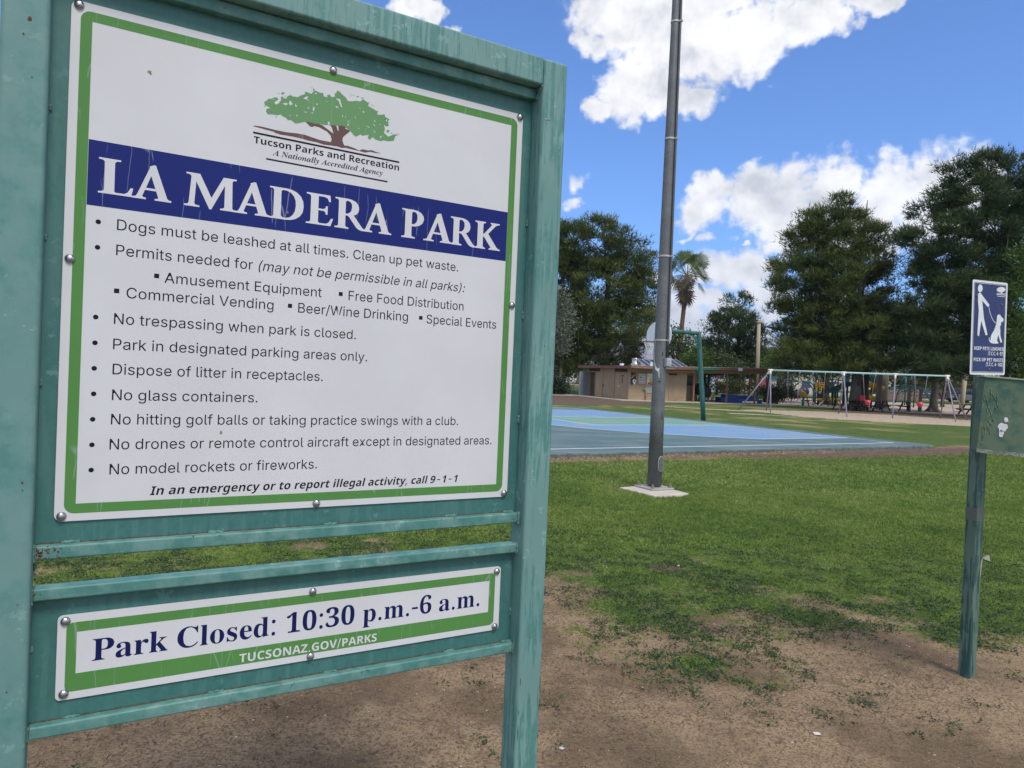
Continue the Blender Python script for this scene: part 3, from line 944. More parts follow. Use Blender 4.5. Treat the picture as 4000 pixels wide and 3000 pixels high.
  'q': (424,[[372,-143,311,-143,311,59,306,59,277,21,252,4,217,-7,165,-6,111,16,70,57,43,116,34,189,43,261,70,320,112,361,165,382,218,383,253,373,278,355,307,319,313,319,313,379,372,379],[226,49,263,65,290,95,306,138,312,189,306,241,290,282,263,312,227,328,182,328,145,311,118,281,102,239,96,189,102,139,118,97,145,66,182,49]]),
  'r': (259,[[53,0,53,379,112,379,115,321,137,354,171,377,213,385,243,384,243,322,207,326,174,321,146,306,126,284,115,254,114,0]]),
  's': (365,[[157,-7,112,3,76,24,50,54,36,94,94,107,111,72,141,52,181,45,227,53,258,74,268,103,262,126,243,144,212,155,118,180,92,192,58,227,47,274,55,314,79,347,115,370,161,383,212,383,254,372,286,352,309,324,324,290,268,277,254,304,228,325,187,333,147,326,119,305,109,277,115,253,136,235,172,223,261,200,306,171,320,153,331,107,323,65,298,31,260,6,210,-7]]),
  't': (227,[[204,379,204,327,6,327,6,379],[65,471,126,471,127,83,136,61,156,51,185,51,202,54,213,2,168,-4,113,7,92,21,77,41,68,64]]),
  'u': (410,[[158,-3,115,11,82,39,60,82,53,139,53,379,114,379,116,117,137,75,154,61,200,50,234,55,263,71,283,97,295,132,296,379,357,379,357,0,298,0,298,92,307,92,294,60,277,35,257,17,209,-3]]),
  'v': (389,[[163,0,17,379,84,379,187,87,206,21,184,21,224,155,305,379,371,379,226,0]]),
  'w': (567,[[138,0,23,379,87,379,154,137,175,41,165,41,206,214,252,379,316,379,382,136,402,41,391,41,434,214,480,379,545,379,429,0,368,0,305,225,277,338,291,338,263,225,199,0]]),
  'x': (379,[[21,0,171,218,171,171,29,379,100,379,179,253,207,206,175,206,233,306,282,379,352,379,209,169,209,214,358,0,287,0,200,136,173,182,205,182,148,85,91,0]]),
  'y': (389,[[47,-139,61,-86,104,-89,122,-81,138,-64,151,-36,163,-1,17,379,84,379,187,87,206,21,184,21,224,155,305,379,371,379,196,-77,177,-107,153,-128,125,-141,91,-145]]),
 },
 'S': {
  ' ': (175,[]),
  '-': (216,[[27,154,27,206,189,206,189,154]]),
  '.': (180,[[79,-8,60,1,50,22,50,51,60,71,79,80,100,80,119,71,126,63,132,36,126,10,110,-5]]),
  '0': (375,[[188,-7,150,-3,118,7,91,24,69,48,51,76,30,150,23,241,30,332,51,405,69,433,91,456,118,473,150,483,189,486,225,483,257,473,283,456,305,433,322,405,336,370,351,288,351,193,336,110,322,76,305,47,283,24,256,7,225,-3],[188,37,210,43,227,61,237,91,247,181,247,300,237,390,227,419,211,437,189,443,166,437,150,419,139,390,128,300,128,181,139,91,150,61,166,43]]),
  '1': (375,[[65,0,65,36,131,37,146,45,153,64,154,416,108,365,81,348,57,347,40,359,29,381,28,396,91,420,132,447,179,482,254,482,254,79,261,47,276,37,343,36,343,0]]),
  '3': (375,[[132,-5,104,-2,62,13,34,35,20,60,21,90,26,103,48,120,76,126,78,100,86,79,99,62,116,50,135,43,173,41,199,49,221,66,236,95,241,139,238,163,229,184,214,202,194,216,168,224,95,227,95,269,166,272,188,281,204,296,216,316,223,340,223,390,219,409,200,436,186,443,154,444,142,439,125,419,116,391,111,341,64,348,47,356,34,367,27,382,24,401,28,423,41,444,62,461,91,475,128,483,173,486,217,483,255,474,286,458,309,436,323,409,328,377,324,348,315,323,298,301,253,267,225,256,261,246,297,228,326,201,336,184,345,138,338,90,318,52,288,25,251,7,209,-3]]),
  '6': (375,[[197,-7,165,-4,136,4,109,18,86,37,67,62,51,93,39,130,30,222,35,293,51,356,77,409,94,432,137,466,163,477,191,484,249,485,291,476,319,459,329,449,339,425,338,399,322,376,307,367,260,360,256,400,243,434,227,445,216,447,191,441,170,426,152,401,139,366,130,322,125,269,177,291,218,294,256,290,288,278,315,258,336,230,348,196,352,155,348,110,334,71,313,38,282,13,244,-2],[199,38,215,41,228,49,239,64,248,85,255,148,253,181,247,208,238,228,226,242,211,250,180,252,154,243,125,221,128,162,135,116,147,81,162,57,179,42]]),
  ':': (180,[[79,279,60,289,50,309,50,339,60,359,79,368,100,368,119,359,126,351,132,324,126,297,110,283],[79,-8,60,1,50,22,50,51,60,71,79,80,100,80,119,71,126,63,132,36,126,10,110,-5]]),
  'C': (468,[[257,-11,213,-7,174,3,137,20,105,43,78,71,56,104,39,142,29,184,26,228,30,273,39,314,56,351,79,384,106,412,139,435,176,452,216,462,259,465,292,463,367,440,388,435,402,439,413,449,419,465,437,465,437,308,420,308,403,347,381,380,356,407,328,427,298,439,265,443,198,419,157,347,144,226,159,114,203,46,278,24,305,26,358,45,407,81,428,106,447,89,395,33,332,0]]),
  'P': (418,[[15,0,15,17,52,24,69,43,75,81,73,398,62,424,36,436,16,439,16,455,265,454,306,449,336,440,375,415,390,398,407,356,409,332,404,296,390,266,367,240,334,221,292,209,182,206,183,59,187,43,194,32,205,24,242,17,242,0],[182,230,231,232,255,240,272,253,283,271,290,297,290,361,285,387,275,406,261,420,241,428,216,431,189,424,182,398]]),
  'a': (344,[[255,-10,226,-5,208,10,200,35,168,11,133,-4,95,-9,55,0,40,11,29,26,22,43,20,63,25,91,39,115,63,136,98,155,143,173,199,190,197,258,187,282,177,290,148,296,123,293,109,286,104,274,123,231,117,210,100,196,77,191,54,196,38,212,33,236,40,266,62,290,95,308,137,317,205,315,239,307,263,292,280,271,290,244,293,210,295,40,304,34,320,42,329,28,306,7,281,-6],[151,34,174,41,199,63,199,169,154,151,127,123,118,84,122,56,133,39]]),
  'd': (370,[[140,-10,117,-8,78,10,47,44,26,91,19,147,27,210,48,261,63,281,81,297,101,309,123,316,146,318,175,314,201,301,223,280,222,413,212,430,191,438,176,439,176,455,319,455,319,75,325,41,340,30,353,28,353,11,271,1,223,-10,223,39,201,12,173,-5],[171,28,192,34,211,51,223,76,223,242,214,262,196,276,174,281,155,277,141,267,130,250,119,193,119,115,130,58,140,42,153,32]]),
  'e': (301,[[154,-10,129,-8,106,-1,85,10,50,45,27,95,19,157,21,187,38,240,51,263,87,298,132,316,157,318,193,314,224,301,249,280,268,251,279,216,283,166,117,166,127,97,154,56,199,42,225,47,248,62,270,86,285,73,248,27,205,-1],[116,192,201,192,201,241,193,277,186,288,175,295,161,297,136,286,121,255]]),
  'k': (359,[[17,0,17,16,39,21,49,33,52,56,52,398,47,429,33,438,20,439,21,455,148,455,148,169,236,259,244,278,240,287,228,292,206,293,206,310,345,310,345,293,320,289,297,278,222,209,355,24,376,16,376,0,211,0,211,16,229,18,237,23,239,32,232,49,163,147,148,134,148,56,154,26,168,18,180,16,180,0]]),
  'l': (199,[[18,0,18,16,39,21,49,32,52,56,52,398,47,429,33,438,20,439,20,455,148,455,148,56,154,26,168,18,180,16,180,0]]),
  'm': (554,[[18,0,18,16,39,21,49,33,52,56,52,253,46,284,31,293,19,294,19,310,146,310,146,265,173,294,204,312,237,318,277,312,305,293,320,261,348,293,381,312,418,318,465,306,494,271,504,212,504,56,510,26,524,17,536,16,536,0,377,0,377,16,397,21,403,26,410,56,409,234,404,258,389,270,358,268,341,256,324,237,324,56,331,26,345,18,356,16,356,0,199,0,199,16,219,21,225,26,232,56,231,233,226,258,211,270,180,267,162,255,146,235,146,56,152,27,166,18,177,16,177,0]]),
  'o': (336,[[140,-8,114,-1,90,11,69,27,38,70,27,96,19,154,27,213,52,262,69,281,90,297,114,309,140,316,196,316,222,309,245,298,266,282,298,240,315,185,315,123,298,69,284,46,266,26,222,-1,197,-8],[169,11,186,14,199,24,209,39,217,81,220,154,214,245,208,271,198,286,185,296,169,299,151,296,138,286,128,271,118,206,120,82,128,39,138,24,152,14]]),
  'p': (371,[[17,-139,17,-124,40,-117,50,-101,52,243,50,275,41,288,19,295,19,310,143,310,143,263,166,294,195,313,230,319,253,317,274,310,309,283,335,241,348,189,348,128,334,72,323,48,291,12,272,0,250,-8,227,-10,196,-5,170,9,148,32,148,-58,152,-99,167,-118,197,-123,197,-139],[195,28,214,32,229,42,239,59,247,84,253,154,247,223,241,248,232,265,218,275,199,278,179,273,162,259,148,235,148,69,160,46,176,33]]),
  'r': (287,[[18,0,18,16,39,21,49,32,52,56,52,267,46,285,32,292,20,293,21,310,146,310,146,252,172,288,203,311,233,318,250,317,275,304,288,281,288,254,278,234,260,224,248,222,222,231,207,250,189,260,179,258,162,241,151,211,149,56,153,32,167,21,197,16,197,0]]),
  's': (288,[[151,-10,110,-3,73,9,56,1,51,-9,36,-9,36,105,53,105,72,57,103,26,121,17,156,16,179,27,191,46,188,76,176,92,107,130,68,155,54,169,39,202,37,220,40,247,49,270,65,291,86,306,111,316,141,319,199,308,213,305,226,311,230,319,244,319,244,222,228,222,220,244,196,277,182,288,149,296,125,292,110,278,105,259,109,240,115,232,191,189,229,165,250,136,257,95,254,65,244,39,228,18,206,2,181,-7]]),
 },
 'Z': {
  ' ': (175,[]),
  'A': (420,[[-68,0,-68,17,-39,25,-13,48,323,461,342,461,326,79,342,33,388,17,388,0,178,0,178,17,208,24,225,39,234,60,238,140,97,140,49,81,33,56,28,40,38,25,71,17,71,0],[119,168,240,168,247,328]]),
  'N': (468,[[310,-11,140,351,68,82,62,47,74,24,109,15,109,0,-35,0,-35,15,-1,20,11,28,30,59,109,355,116,396,113,412,104,424,88,431,64,435,64,451,197,451,339,138,407,389,405,416,397,426,361,435,361,451,505,451,505,435,471,429,449,410,433,365,330,-11]]),
  'a': (336,[[53,-9,24,-3,1,14,-14,40,-19,73,-15,109,-5,147,11,184,32,220,57,251,84,276,126,301,165,310,198,299,214,265,225,303,297,303,232,74,228,56,231,44,238,40,259,52,285,87,300,78,248,13,197,-9,166,2,155,34,162,75,137,38,111,12,84,-4],[93,41,108,45,124,56,139,73,176,147,192,202,198,248,192,272,172,281,157,276,141,264,109,219,83,159,70,115,65,81,72,51]]),
  'c': (277,[[93,-9,50,-2,17,19,-3,53,-9,97,-3,146,16,195,47,240,88,277,133,301,179,310,211,305,235,291,251,272,257,249,254,230,245,216,231,207,214,203,198,206,186,213,179,224,176,238,189,275,185,285,173,289,156,284,139,270,107,223,84,161,77,129,75,99,78,71,88,51,103,38,123,34,164,50,204,96,222,83,162,14]]),
  'd': (334,[[55,-9,26,-4,3,14,-11,43,-15,82,-13,114,-4,148,10,182,29,215,78,272,121,300,164,310,190,306,213,294,242,399,243,412,234,428,205,433,205,451,343,470,232,60,230,48,238,41,255,52,281,89,297,78,270,40,246,13,223,-4,198,-9,167,2,157,35,164,76,138,38,113,12,86,-4],[96,42,111,46,127,58,156,99,180,153,196,208,201,249,195,275,177,283,164,280,149,269,120,231,93,181,68,101,66,79,75,51]]),
  'e': (269,[[87,-9,47,-2,16,19,-4,53,-11,98,-7,135,6,172,25,207,49,240,78,268,109,290,143,305,176,310,207,305,230,293,244,273,249,248,238,209,207,174,153,144,79,124,75,88,78,66,87,50,102,39,122,36,159,51,195,95,214,83,158,14],[84,146,114,156,140,171,163,190,179,212,190,236,193,260,187,280,171,287,149,278,126,252,103,207]]),
  'g': (298,[[77,-139,23,-134,-18,-119,-43,-95,-51,-66,-46,-44,-31,-25,-4,-9,33,5,6,28,-3,51,1,68,12,83,57,114,20,147,12,166,9,189,14,220,28,248,50,273,79,293,113,305,149,310,200,301,244,277,302,277,299,248,261,248,264,225,259,192,244,164,221,139,191,120,157,108,118,104,83,106,70,95,66,84,73,72,135,50,182,32,216,9,229,-12,233,-36,228,-65,213,-90,189,-110,158,-126,120,-136],[116,125,133,129,149,142,164,162,175,188,185,246,177,277,156,287,138,283,122,269,107,247,88,193,86,164,94,135],[85,-117,117,-113,141,-102,157,-85,162,-66,156,-47,138,-32,60,-4,21,-31,7,-62,13,-83,30,-101,54,-113]]),
  'i': (194,[[132,371,114,375,100,384,90,398,87,416,90,433,100,447,114,457,132,460,149,457,163,447,173,433,176,416,173,398,163,384,149,375],[49,-8,29,-5,13,5,4,21,1,41,10,87,51,237,53,254,46,268,19,273,19,289,150,310,89,85,84,55,95,42,115,54,142,90,155,81,103,14]]),
  'l': (173,[[40,-9,19,-6,3,3,-7,19,-10,40,-2,85,87,414,80,428,52,433,52,450,183,470,75,69,73,54,83,41,104,53,131,89,144,79,118,39,93,12,68,-4]]),
  'n': (357,[[213,-9,179,3,168,41,175,84,220,222,226,246,222,257,213,261,176,243,136,190,97,107,80,57,66,0,-14,0,50,240,52,254,45,268,18,273,17,289,151,310,116,193,153,245,187,281,220,303,256,310,294,297,306,259,301,226,248,57,251,47,260,43,279,55,304,90,319,80,291,41,266,13,240,-4]]),
  'o': (316,[[96,-9,54,-2,20,20,-3,54,-10,98,-6,135,6,172,24,208,48,241,76,269,107,291,141,305,175,310,221,302,256,281,278,247,285,203,281,167,270,130,252,94,228,61,200,33,168,10,133,-5],[103,13,119,18,134,30,162,74,184,132,200,191,206,240,197,276,172,288,157,284,141,272,113,229,90,172,75,111,69,58,78,25]]),
  'r': (261,[[-14,0,50,240,52,254,45,268,18,273,17,289,151,310,114,189,144,243,171,280,197,302,222,310,250,298,259,265,257,245,249,230,236,221,220,218,202,223,180,241,157,225,127,175,95,97,66,0]]),
  't': (185,[[30,-9,-4,3,-15,39,-11,70,45,273,13,273,13,297,79,334,134,398,162,398,134,300,187,300,179,273,126,273,70,77,67,56,70,45,77,41,98,54,128,95,144,85,116,44,88,14,60,-3]]),
  'y': (281,[[-30,-140,-51,-137,-66,-129,-77,-115,-80,-99,-77,-84,-69,-72,-56,-64,-41,-61,-26,-64,20,-85,38,-77,58,-56,76,-30,83,-6,70,90,44,213,33,251,24,269,14,275,-9,276,-9,294,48,304,85,310,99,296,112,254,148,75,191,160,205,211,200,225,173,252,168,269,171,285,179,298,193,307,210,310,227,307,240,298,248,284,251,265,241,219,195,113,151,34,100,-41,74,-74,47,-101,20,-122,-5,-136]]),
 },
 'B': {
  ' ': (188,[]),
  '(': (273,[[90,244,101,324,119,403,145,477,177,539,236,539,204,466,179,390,161,313,152,241,152,176,160,115,177,50,202,-19,236,-96,177,-96,150,-46,128,4,111,55,99,106]]),
  ')': (273,[[37,-96,72,-18,97,52,113,116,121,177,121,241,112,313,94,390,69,466,37,539,97,539,128,477,154,403,173,323,183,244,182,156,174,104,144,3,123,-47,97,-96]]),
  ',': (188,[[38,-119,68,71,137,71,84,-119]]),
  '-': (453,[[337,244,337,188,114,188,114,244]]),
  '.': (188,[[83,-3,63,9,55,18,50,41,55,64,73,81,95,87,118,81,135,64,141,41,135,18,118,1]]),
  '/': (249,[[235,533,71,-76,14,-76,178,533]]),
  '0': (384,[[191,-7,139,1,96,22,64,59,42,108,29,168,24,240,31,333,40,373,53,407,71,435,93,457,121,474,153,484,191,487,244,480,286,458,318,422,341,373,355,312,359,240,352,147,343,107,330,74,312,45,290,23,263,6,230,-3],[191,75,214,80,231,93,244,116,252,148,259,240,252,331,244,363,231,386,214,400,191,405,169,400,151,386,139,363,131,331,126,290,126,190,131,149,139,117,151,94,169,80]]),
  '1': (384,[[176,0,177,323,179,373,144,340,89,296,40,357,194,480,277,480,277,0]]),
  '2': (384,[[27,0,27,71,206,254,230,286,243,314,248,345,241,376,232,388,206,400,171,400,136,389,100,367,81,353,26,418,86,461,123,476,170,485,227,484,254,479,299,456,330,423,347,380,347,331,333,284,305,241,266,197,215,148,153,90,153,85,362,85,362,0]]),
  '4': (384,[[216,0,216,99,11,99,11,170,222,480,315,480,315,178,373,178,373,99,315,99,315,0],[101,178,216,178,217,297,220,363,205,337]]),
  '7': (384,[[75,0,255,394,18,394,18,480,362,480,362,416,181,0]]),
  '9': (384,[[87,-6,55,-2,55,79,113,73,150,75,180,81,205,92,225,106,240,124,259,168,267,222,263,222,240,194,207,174,184,168,156,167,118,171,86,184,58,206,38,236,26,274,21,318,26,367,41,407,65,441,98,465,138,480,185,485,246,475,273,462,298,445,319,422,336,393,350,359,357,320,359,247,354,193,342,141,321,93,290,53,271,35,221,9,191,0],[185,244,212,249,234,262,250,280,258,300,258,326,251,355,237,380,215,398,187,404,152,395,138,383,128,367,122,346,121,298,136,265,148,253]]),
  'A': (463,[[0,0,169,482,293,482,463,0,354,0,319,114,144,114,109,0],[170,199,295,199,251,340,232,407,212,336]]),
  'C': (428,[[208,-3,168,7,133,24,103,47,80,76,62,110,49,149,41,192,39,239,42,286,51,328,65,367,85,402,111,431,141,455,177,472,218,483,288,485,335,477,382,462,404,453,371,370,299,397,264,402,228,397,198,382,175,358,157,325,147,285,144,238,147,191,156,152,172,120,195,97,226,83,264,78,303,81,386,103,386,18,344,4,302,-4]]),
  'D': (497,[[60,0,60,480,211,480,259,477,302,468,342,453,376,432,404,406,427,374,444,336,455,293,458,244,450,170,427,109,389,61,337,27,273,7,196,0],[162,84,206,84,287,101,336,154,353,242,349,290,337,329,318,359,291,380,257,392,216,396,162,396]]),
  'E': (376,[[60,0,60,480,336,480,336,396,162,396,162,291,324,291,324,208,162,208,162,84,336,84,336,0]]),
  'G': (486,[[262,-7,196,0,141,21,97,56,65,105,45,166,39,240,42,288,52,332,68,371,91,405,119,433,153,456,193,473,238,483,315,485,365,478,411,465,432,457,398,375,366,389,329,398,289,402,235,393,192,366,175,347,162,325,152,299,144,238,149,181,156,155,180,114,197,98,217,87,241,80,305,80,333,85,333,185,242,185,242,269,433,269,433,21,381,6,326,-3]]),
  'H': (514,[[60,0,60,480,162,480,162,291,352,291,352,480,453,480,453,0,352,0,352,207,162,207,162,0]]),
  'I': (261,[[21,0,21,58,80,85,80,395,21,422,21,480,240,480,240,422,181,395,181,85,240,58,240,0]]),
  'K': (446,[[60,0,60,480,162,480,162,260,202,316,332,480,445,480,277,267,446,0,330,0,205,202,162,171,162,0]]),
  'L': (379,[[60,0,60,480,162,480,162,84,357,84,357,0]]),
  'M': (633,[[60,0,60,480,199,480,314,113,435,480,573,480,573,0,478,0,479,279,483,375,480,375,357,0,263,0,148,376,145,376,150,278,151,0]]),
  'N': (546,[[60,0,60,480,189,480,399,120,394,253,394,480,486,480,486,0,357,0,148,363,145,363,151,226,151,0]]),
  'O': (535,[[267,-7,218,-3,176,7,139,24,108,48,83,76,63,111,50,150,42,193,39,241,42,289,50,332,63,371,83,405,108,433,139,456,176,473,219,484,268,487,317,484,360,473,396,456,427,433,452,405,471,370,485,331,493,288,496,240,493,193,485,150,471,110,452,76,427,47,396,24,360,7,317,-3],[267,79,307,83,338,98,361,122,376,154,386,194,389,240,386,287,376,327,361,359,338,383,307,398,268,402,229,398,198,383,175,359,159,327,149,287,146,240,149,194,159,154,175,122,198,98,229,83]]),
  'P': (422,[[60,0,60,480,214,480,270,475,315,462,349,440,373,410,387,373,392,330,384,276,360,229,340,209,316,193,286,180,249,173,162,171,162,0],[162,254,222,256,245,261,264,271,278,285,286,303,289,326,280,365,253,388,208,396,162,396]]),
  'R': (443,[[60,0,60,480,200,480,260,476,308,464,345,444,371,416,386,380,392,336,386,296,370,263,346,237,318,217,302,209,443,0,330,0,216,184,162,184,162,0],[162,267,225,268,249,274,267,283,279,296,286,313,289,333,286,354,278,370,266,382,223,395,162,396]]),
  'S': (370,[[167,-7,118,-4,73,6,31,22,31,117,126,83,175,77,215,84,237,102,244,128,241,145,232,160,198,183,150,207,114,225,66,265,48,293,38,329,36,350,41,390,56,423,80,450,113,470,152,482,223,485,270,478,317,463,341,453,308,373,232,398,195,402,163,396,143,378,137,367,138,337,158,313,199,290,250,265,289,241,318,212,337,178,343,133,338,93,323,59,297,31,262,10,219,-2]]),
  'T': (389,[[144,0,144,395,13,395,13,480,375,480,375,395,245,395,245,0]]),
  'U': (508,[[252,-7,193,-1,145,15,107,42,79,78,63,121,57,171,57,480,158,480,158,186,161,151,169,123,183,103,201,89,225,81,285,81,309,90,327,105,339,126,347,153,349,480,451,480,451,169,441,107,429,80,412,55,390,34,363,16,331,4,294,-4]]),
  'V': (437,[[163,0,0,480,103,480,200,167,218,89,236,167,334,480,437,480,273,0]]),
  'W': (649,[[122,0,0,480,100,480,170,179,185,92,199,177,277,480,373,480,450,177,465,92,480,179,549,480,649,480,527,0,412,0,342,274,328,339,324,364,314,307,302,251,238,0]]),
  'Y': (419,[[159,0,159,183,0,480,110,480,210,282,310,480,419,480,260,187,260,0]]),
  'Z': (389,[[16,0,16,66,246,396,22,396,22,480,367,480,367,414,137,84,373,84,373,0]]),
  'a': (406,[[142,-7,111,-4,84,6,60,22,43,44,32,73,28,109,33,145,46,174,69,196,101,212,142,222,256,228,254,262,241,287,215,299,181,299,146,292,95,273,62,341,105,359,152,370,203,374,248,371,286,360,316,342,338,317,351,285,355,244,355,0,285,0,266,50,247,32,231,17,194,-1],[179,66,218,75,234,86,246,100,253,118,256,170,188,166,166,160,150,151,139,139,131,109,132,95,144,76,166,68]]),
  'c': (345,[[201,-7,151,-2,109,13,75,39,50,75,35,122,30,181,33,223,40,260,53,291,70,317,91,337,117,353,145,364,176,371,234,373,276,366,324,349,295,271,251,287,210,293,167,281,141,244,132,182,141,121,153,101,168,86,187,77,230,75,266,83,298,97,313,106,313,21,281,5,247,-4]]),
  'd': (425,[[169,-7,130,-1,97,15,69,41,47,78,35,125,30,183,35,240,48,288,69,325,98,352,132,368,171,373,218,367,252,347,277,320,280,320,273,393,273,510,373,510,373,0,296,0,277,48,273,48,248,20,215,0],[203,73,228,76,248,84,262,98,271,117,277,141,279,182,278,215,263,264,249,280,229,289,202,292,182,289,165,279,150,264,140,242,134,214,134,148,140,121,150,100,165,85,182,76]]),
  'e': (397,[[183,-4,151,2,121,14,95,30,73,50,54,76,41,106,33,141,30,181,33,221,40,257,52,288,69,314,89,335,113,352,140,364,170,371,203,373,251,369,291,354,324,330,348,297,363,256,368,207,368,158,132,158,135,132,143,110,157,92,175,79,197,71,246,69,287,75,327,88,347,97,347,19,310,5,269,-4],[134,225,274,225,266,265,257,280,243,293,226,300,186,300,170,294,145,269]]),
  'g': (425,[[164,-161,117,-156,74,-147,52,-140,52,-60,98,-75,146,-85,195,-88,238,-79,264,-51,273,3,275,48,259,30,228,6,190,-5,169,-7,128,-1,94,16,67,43,46,81,34,127,30,183,34,238,47,285,68,323,96,351,131,368,171,373,213,367,249,350,280,320,288,367,373,367,373,-1,368,-49,352,-89,326,-120,291,-143,245,-157],[204,72,227,74,246,82,261,94,271,112,277,137,279,182,277,218,271,246,261,267,247,281,227,289,203,292,164,280,140,243,132,181,140,121,164,84]]),
  'i': (205,[[88,414,64,423,55,432,48,461,55,491,75,506,103,510,130,506,150,491,157,461,150,432,130,417],[52,0,52,367,152,367,152,0]]),
  'k': (416,[[52,0,52,510,152,510,151,241,148,199,192,255,295,367,408,367,262,208,416,0,301,0,195,148,152,114,152,0]]),
  'l': (205,[[52,0,52,510,152,510,152,0]]),
  'm': (660,[[52,0,52,367,129,367,142,320,148,320,160,337,194,361,234,372,280,372,303,368,340,350,366,320,375,320,387,337,421,361,462,372,521,370,553,359,577,342,595,316,606,282,609,239,609,0,509,0,509,214,503,258,485,285,454,293,430,290,411,281,398,265,388,244,381,184,381,0,281,0,281,214,275,258,256,285,226,293,201,290,182,280,168,262,159,238,152,173,152,0]]),
  'n': (441,[[52,0,52,367,129,367,142,320,148,320,161,337,196,361,238,372,297,370,329,359,355,342,375,316,387,282,391,239,391,0,291,0,289,238,285,258,277,274,265,285,250,291,232,293,204,290,184,280,169,262,154,209,152,0]]),
  'o': (416,[[207,-7,174,-4,144,3,116,15,91,32,70,54,53,80,40,111,33,145,30,184,36,240,51,287,78,324,114,352,157,368,209,373,242,371,272,364,300,351,325,334,346,313,363,287,375,257,383,223,385,184,380,128,364,81,337,43,302,15,258,-1],[208,74,232,77,251,86,266,102,276,123,283,184,276,244,266,266,251,281,232,290,208,293,184,290,164,281,150,266,140,244,134,217,134,151,140,123,150,102,164,86,184,77]]),
  'p': (425,[[52,-161,52,367,134,367,148,319,152,319,177,346,210,366,232,372,257,373,295,368,328,352,357,325,378,288,391,241,395,184,390,127,377,79,355,42,326,15,293,-1,254,-7,208,0,176,18,152,40,147,40,152,-13,152,-161],[226,75,247,78,263,87,276,103,286,125,293,185,285,245,262,281,224,293,201,291,183,283,170,269,161,250,152,195,154,152,159,125,168,103,182,87,201,78]]),
  'r': (305,[[52,0,52,367,128,367,143,305,148,305,175,339,212,364,234,371,275,373,291,371,283,277,254,280,221,276,190,264,167,242,154,208,152,0]]),
  's': (334,[[127,-6,86,-2,49,8,31,15,31,97,72,82,117,70,155,66,187,70,204,82,210,98,204,115,183,132,109,166,74,185,49,207,35,235,30,271,35,303,48,328,70,348,99,362,134,371,198,373,240,367,283,354,304,345,274,273,207,296,174,300,149,297,135,289,130,275,135,260,157,244,261,196,286,175,303,147,308,109,304,75,291,46,269,23,238,7,199,-3]]),
  't': (291,[[157,-6,119,4,90,25,78,41,65,86,63,291,15,291,15,334,71,367,99,445,163,445,163,367,266,367,266,291,163,291,165,102,175,84,195,74,239,77,270,85,270,10,230,-2]]),
  'u': (441,[[181,-7,144,-3,112,7,86,25,66,51,54,85,50,128,50,367,150,367,152,129,165,93,176,82,191,75,210,73,237,77,258,87,272,104,281,128,287,158,289,367,389,367,389,0,312,0,299,47,293,47,264,16,225,-1]]),
  'v': (382,[[140,0,0,367,105,367,175,158,185,119,189,83,192,83,200,132,277,367,382,367,242,0]]),
  'y': (382,[[45,-160,23,-156,23,-77,62,-81,99,-72,124,-48,140,-15,146,3,0,367,109,367,187,130,193,97,207,161,275,367,382,367,227,-47,211,-82,191,-110,166,-133,138,-148,107,-158]]),
 },
}


# ------------------------------------------------------------------ lettering
def glyph(font, ch):
    adv, contours = GLYPHS[font][ch]
    return adv / 1000, [[(q[i] / 1000, q[i + 1] / 1000) for i in range(0, len(q), 2)] for q in contours]


def area2(p):
    return sum(p[i][0] * p[(i + 1) % len(p)][1] - p[(i + 1) % len(p)][0] * p[i][1] for i in range(len(p))) / 2


def pip(pt, p):
    r = False
    for i in range(len(p)):
        x1, y1 = p[i]
        x2, y2 = p[(i + 1) % len(p)]
        if (y1 > pt[1]) != (y2 > pt[1]) and pt[0] < (x2 - x1) * (pt[1] - y1) / (y2 - y1) + x1:
            r = not r
    return r


def fill(groups, name, mat, parent, M, thick=0.0, lift=0.0, offset=0.0):
    """groups: list of [outer, hole, hole...] outlines -> one flat mesh facing local -Y of the sign"""
    layers = {}
    for k, g in groups:
        layers.setdefault(k, []).append(g)
    V, Fc = [], []
    for k, gs in layers.items():
        cu = bpy.data.curves.new('tmp', 'CURVE')
        cu.dimensions = '2D'
        cu.fill_mode = 'BOTH'
        cu.offset = offset
        for g in gs:
            for c in g:
                sp = cu.splines.new('POLY')
                sp.points.add(len(c) - 1)
                sp.points.foreach_set('co', [q for x, y in c for q in (x, y, 0, 1)])
                sp.use_cyclic_u = True
        ob = bpy.data.objects.new('tmp', cu)
        me = ob.to_mesh()
        b = len(V)
        V += [M @ Vector((p.co.x, -(lift + k * 0.00012), p.co.y)) for p in me.vertices]
        Fc += [tuple(b + i for i in p.vertices) for p in me.polygons]
        ob.to_mesh_clear()
        bpy.data.objects.remove(ob)
        bpy.data.curves.remove(cu)
    me = bpy.data.meshes.new(name)
    me.from_pydata(V, [], Fc)
    me.materials.append(mat)
    o = bpy.data.objects.new(name, me)
    COL.objects.link(o)
    o.parent = parent
    return o


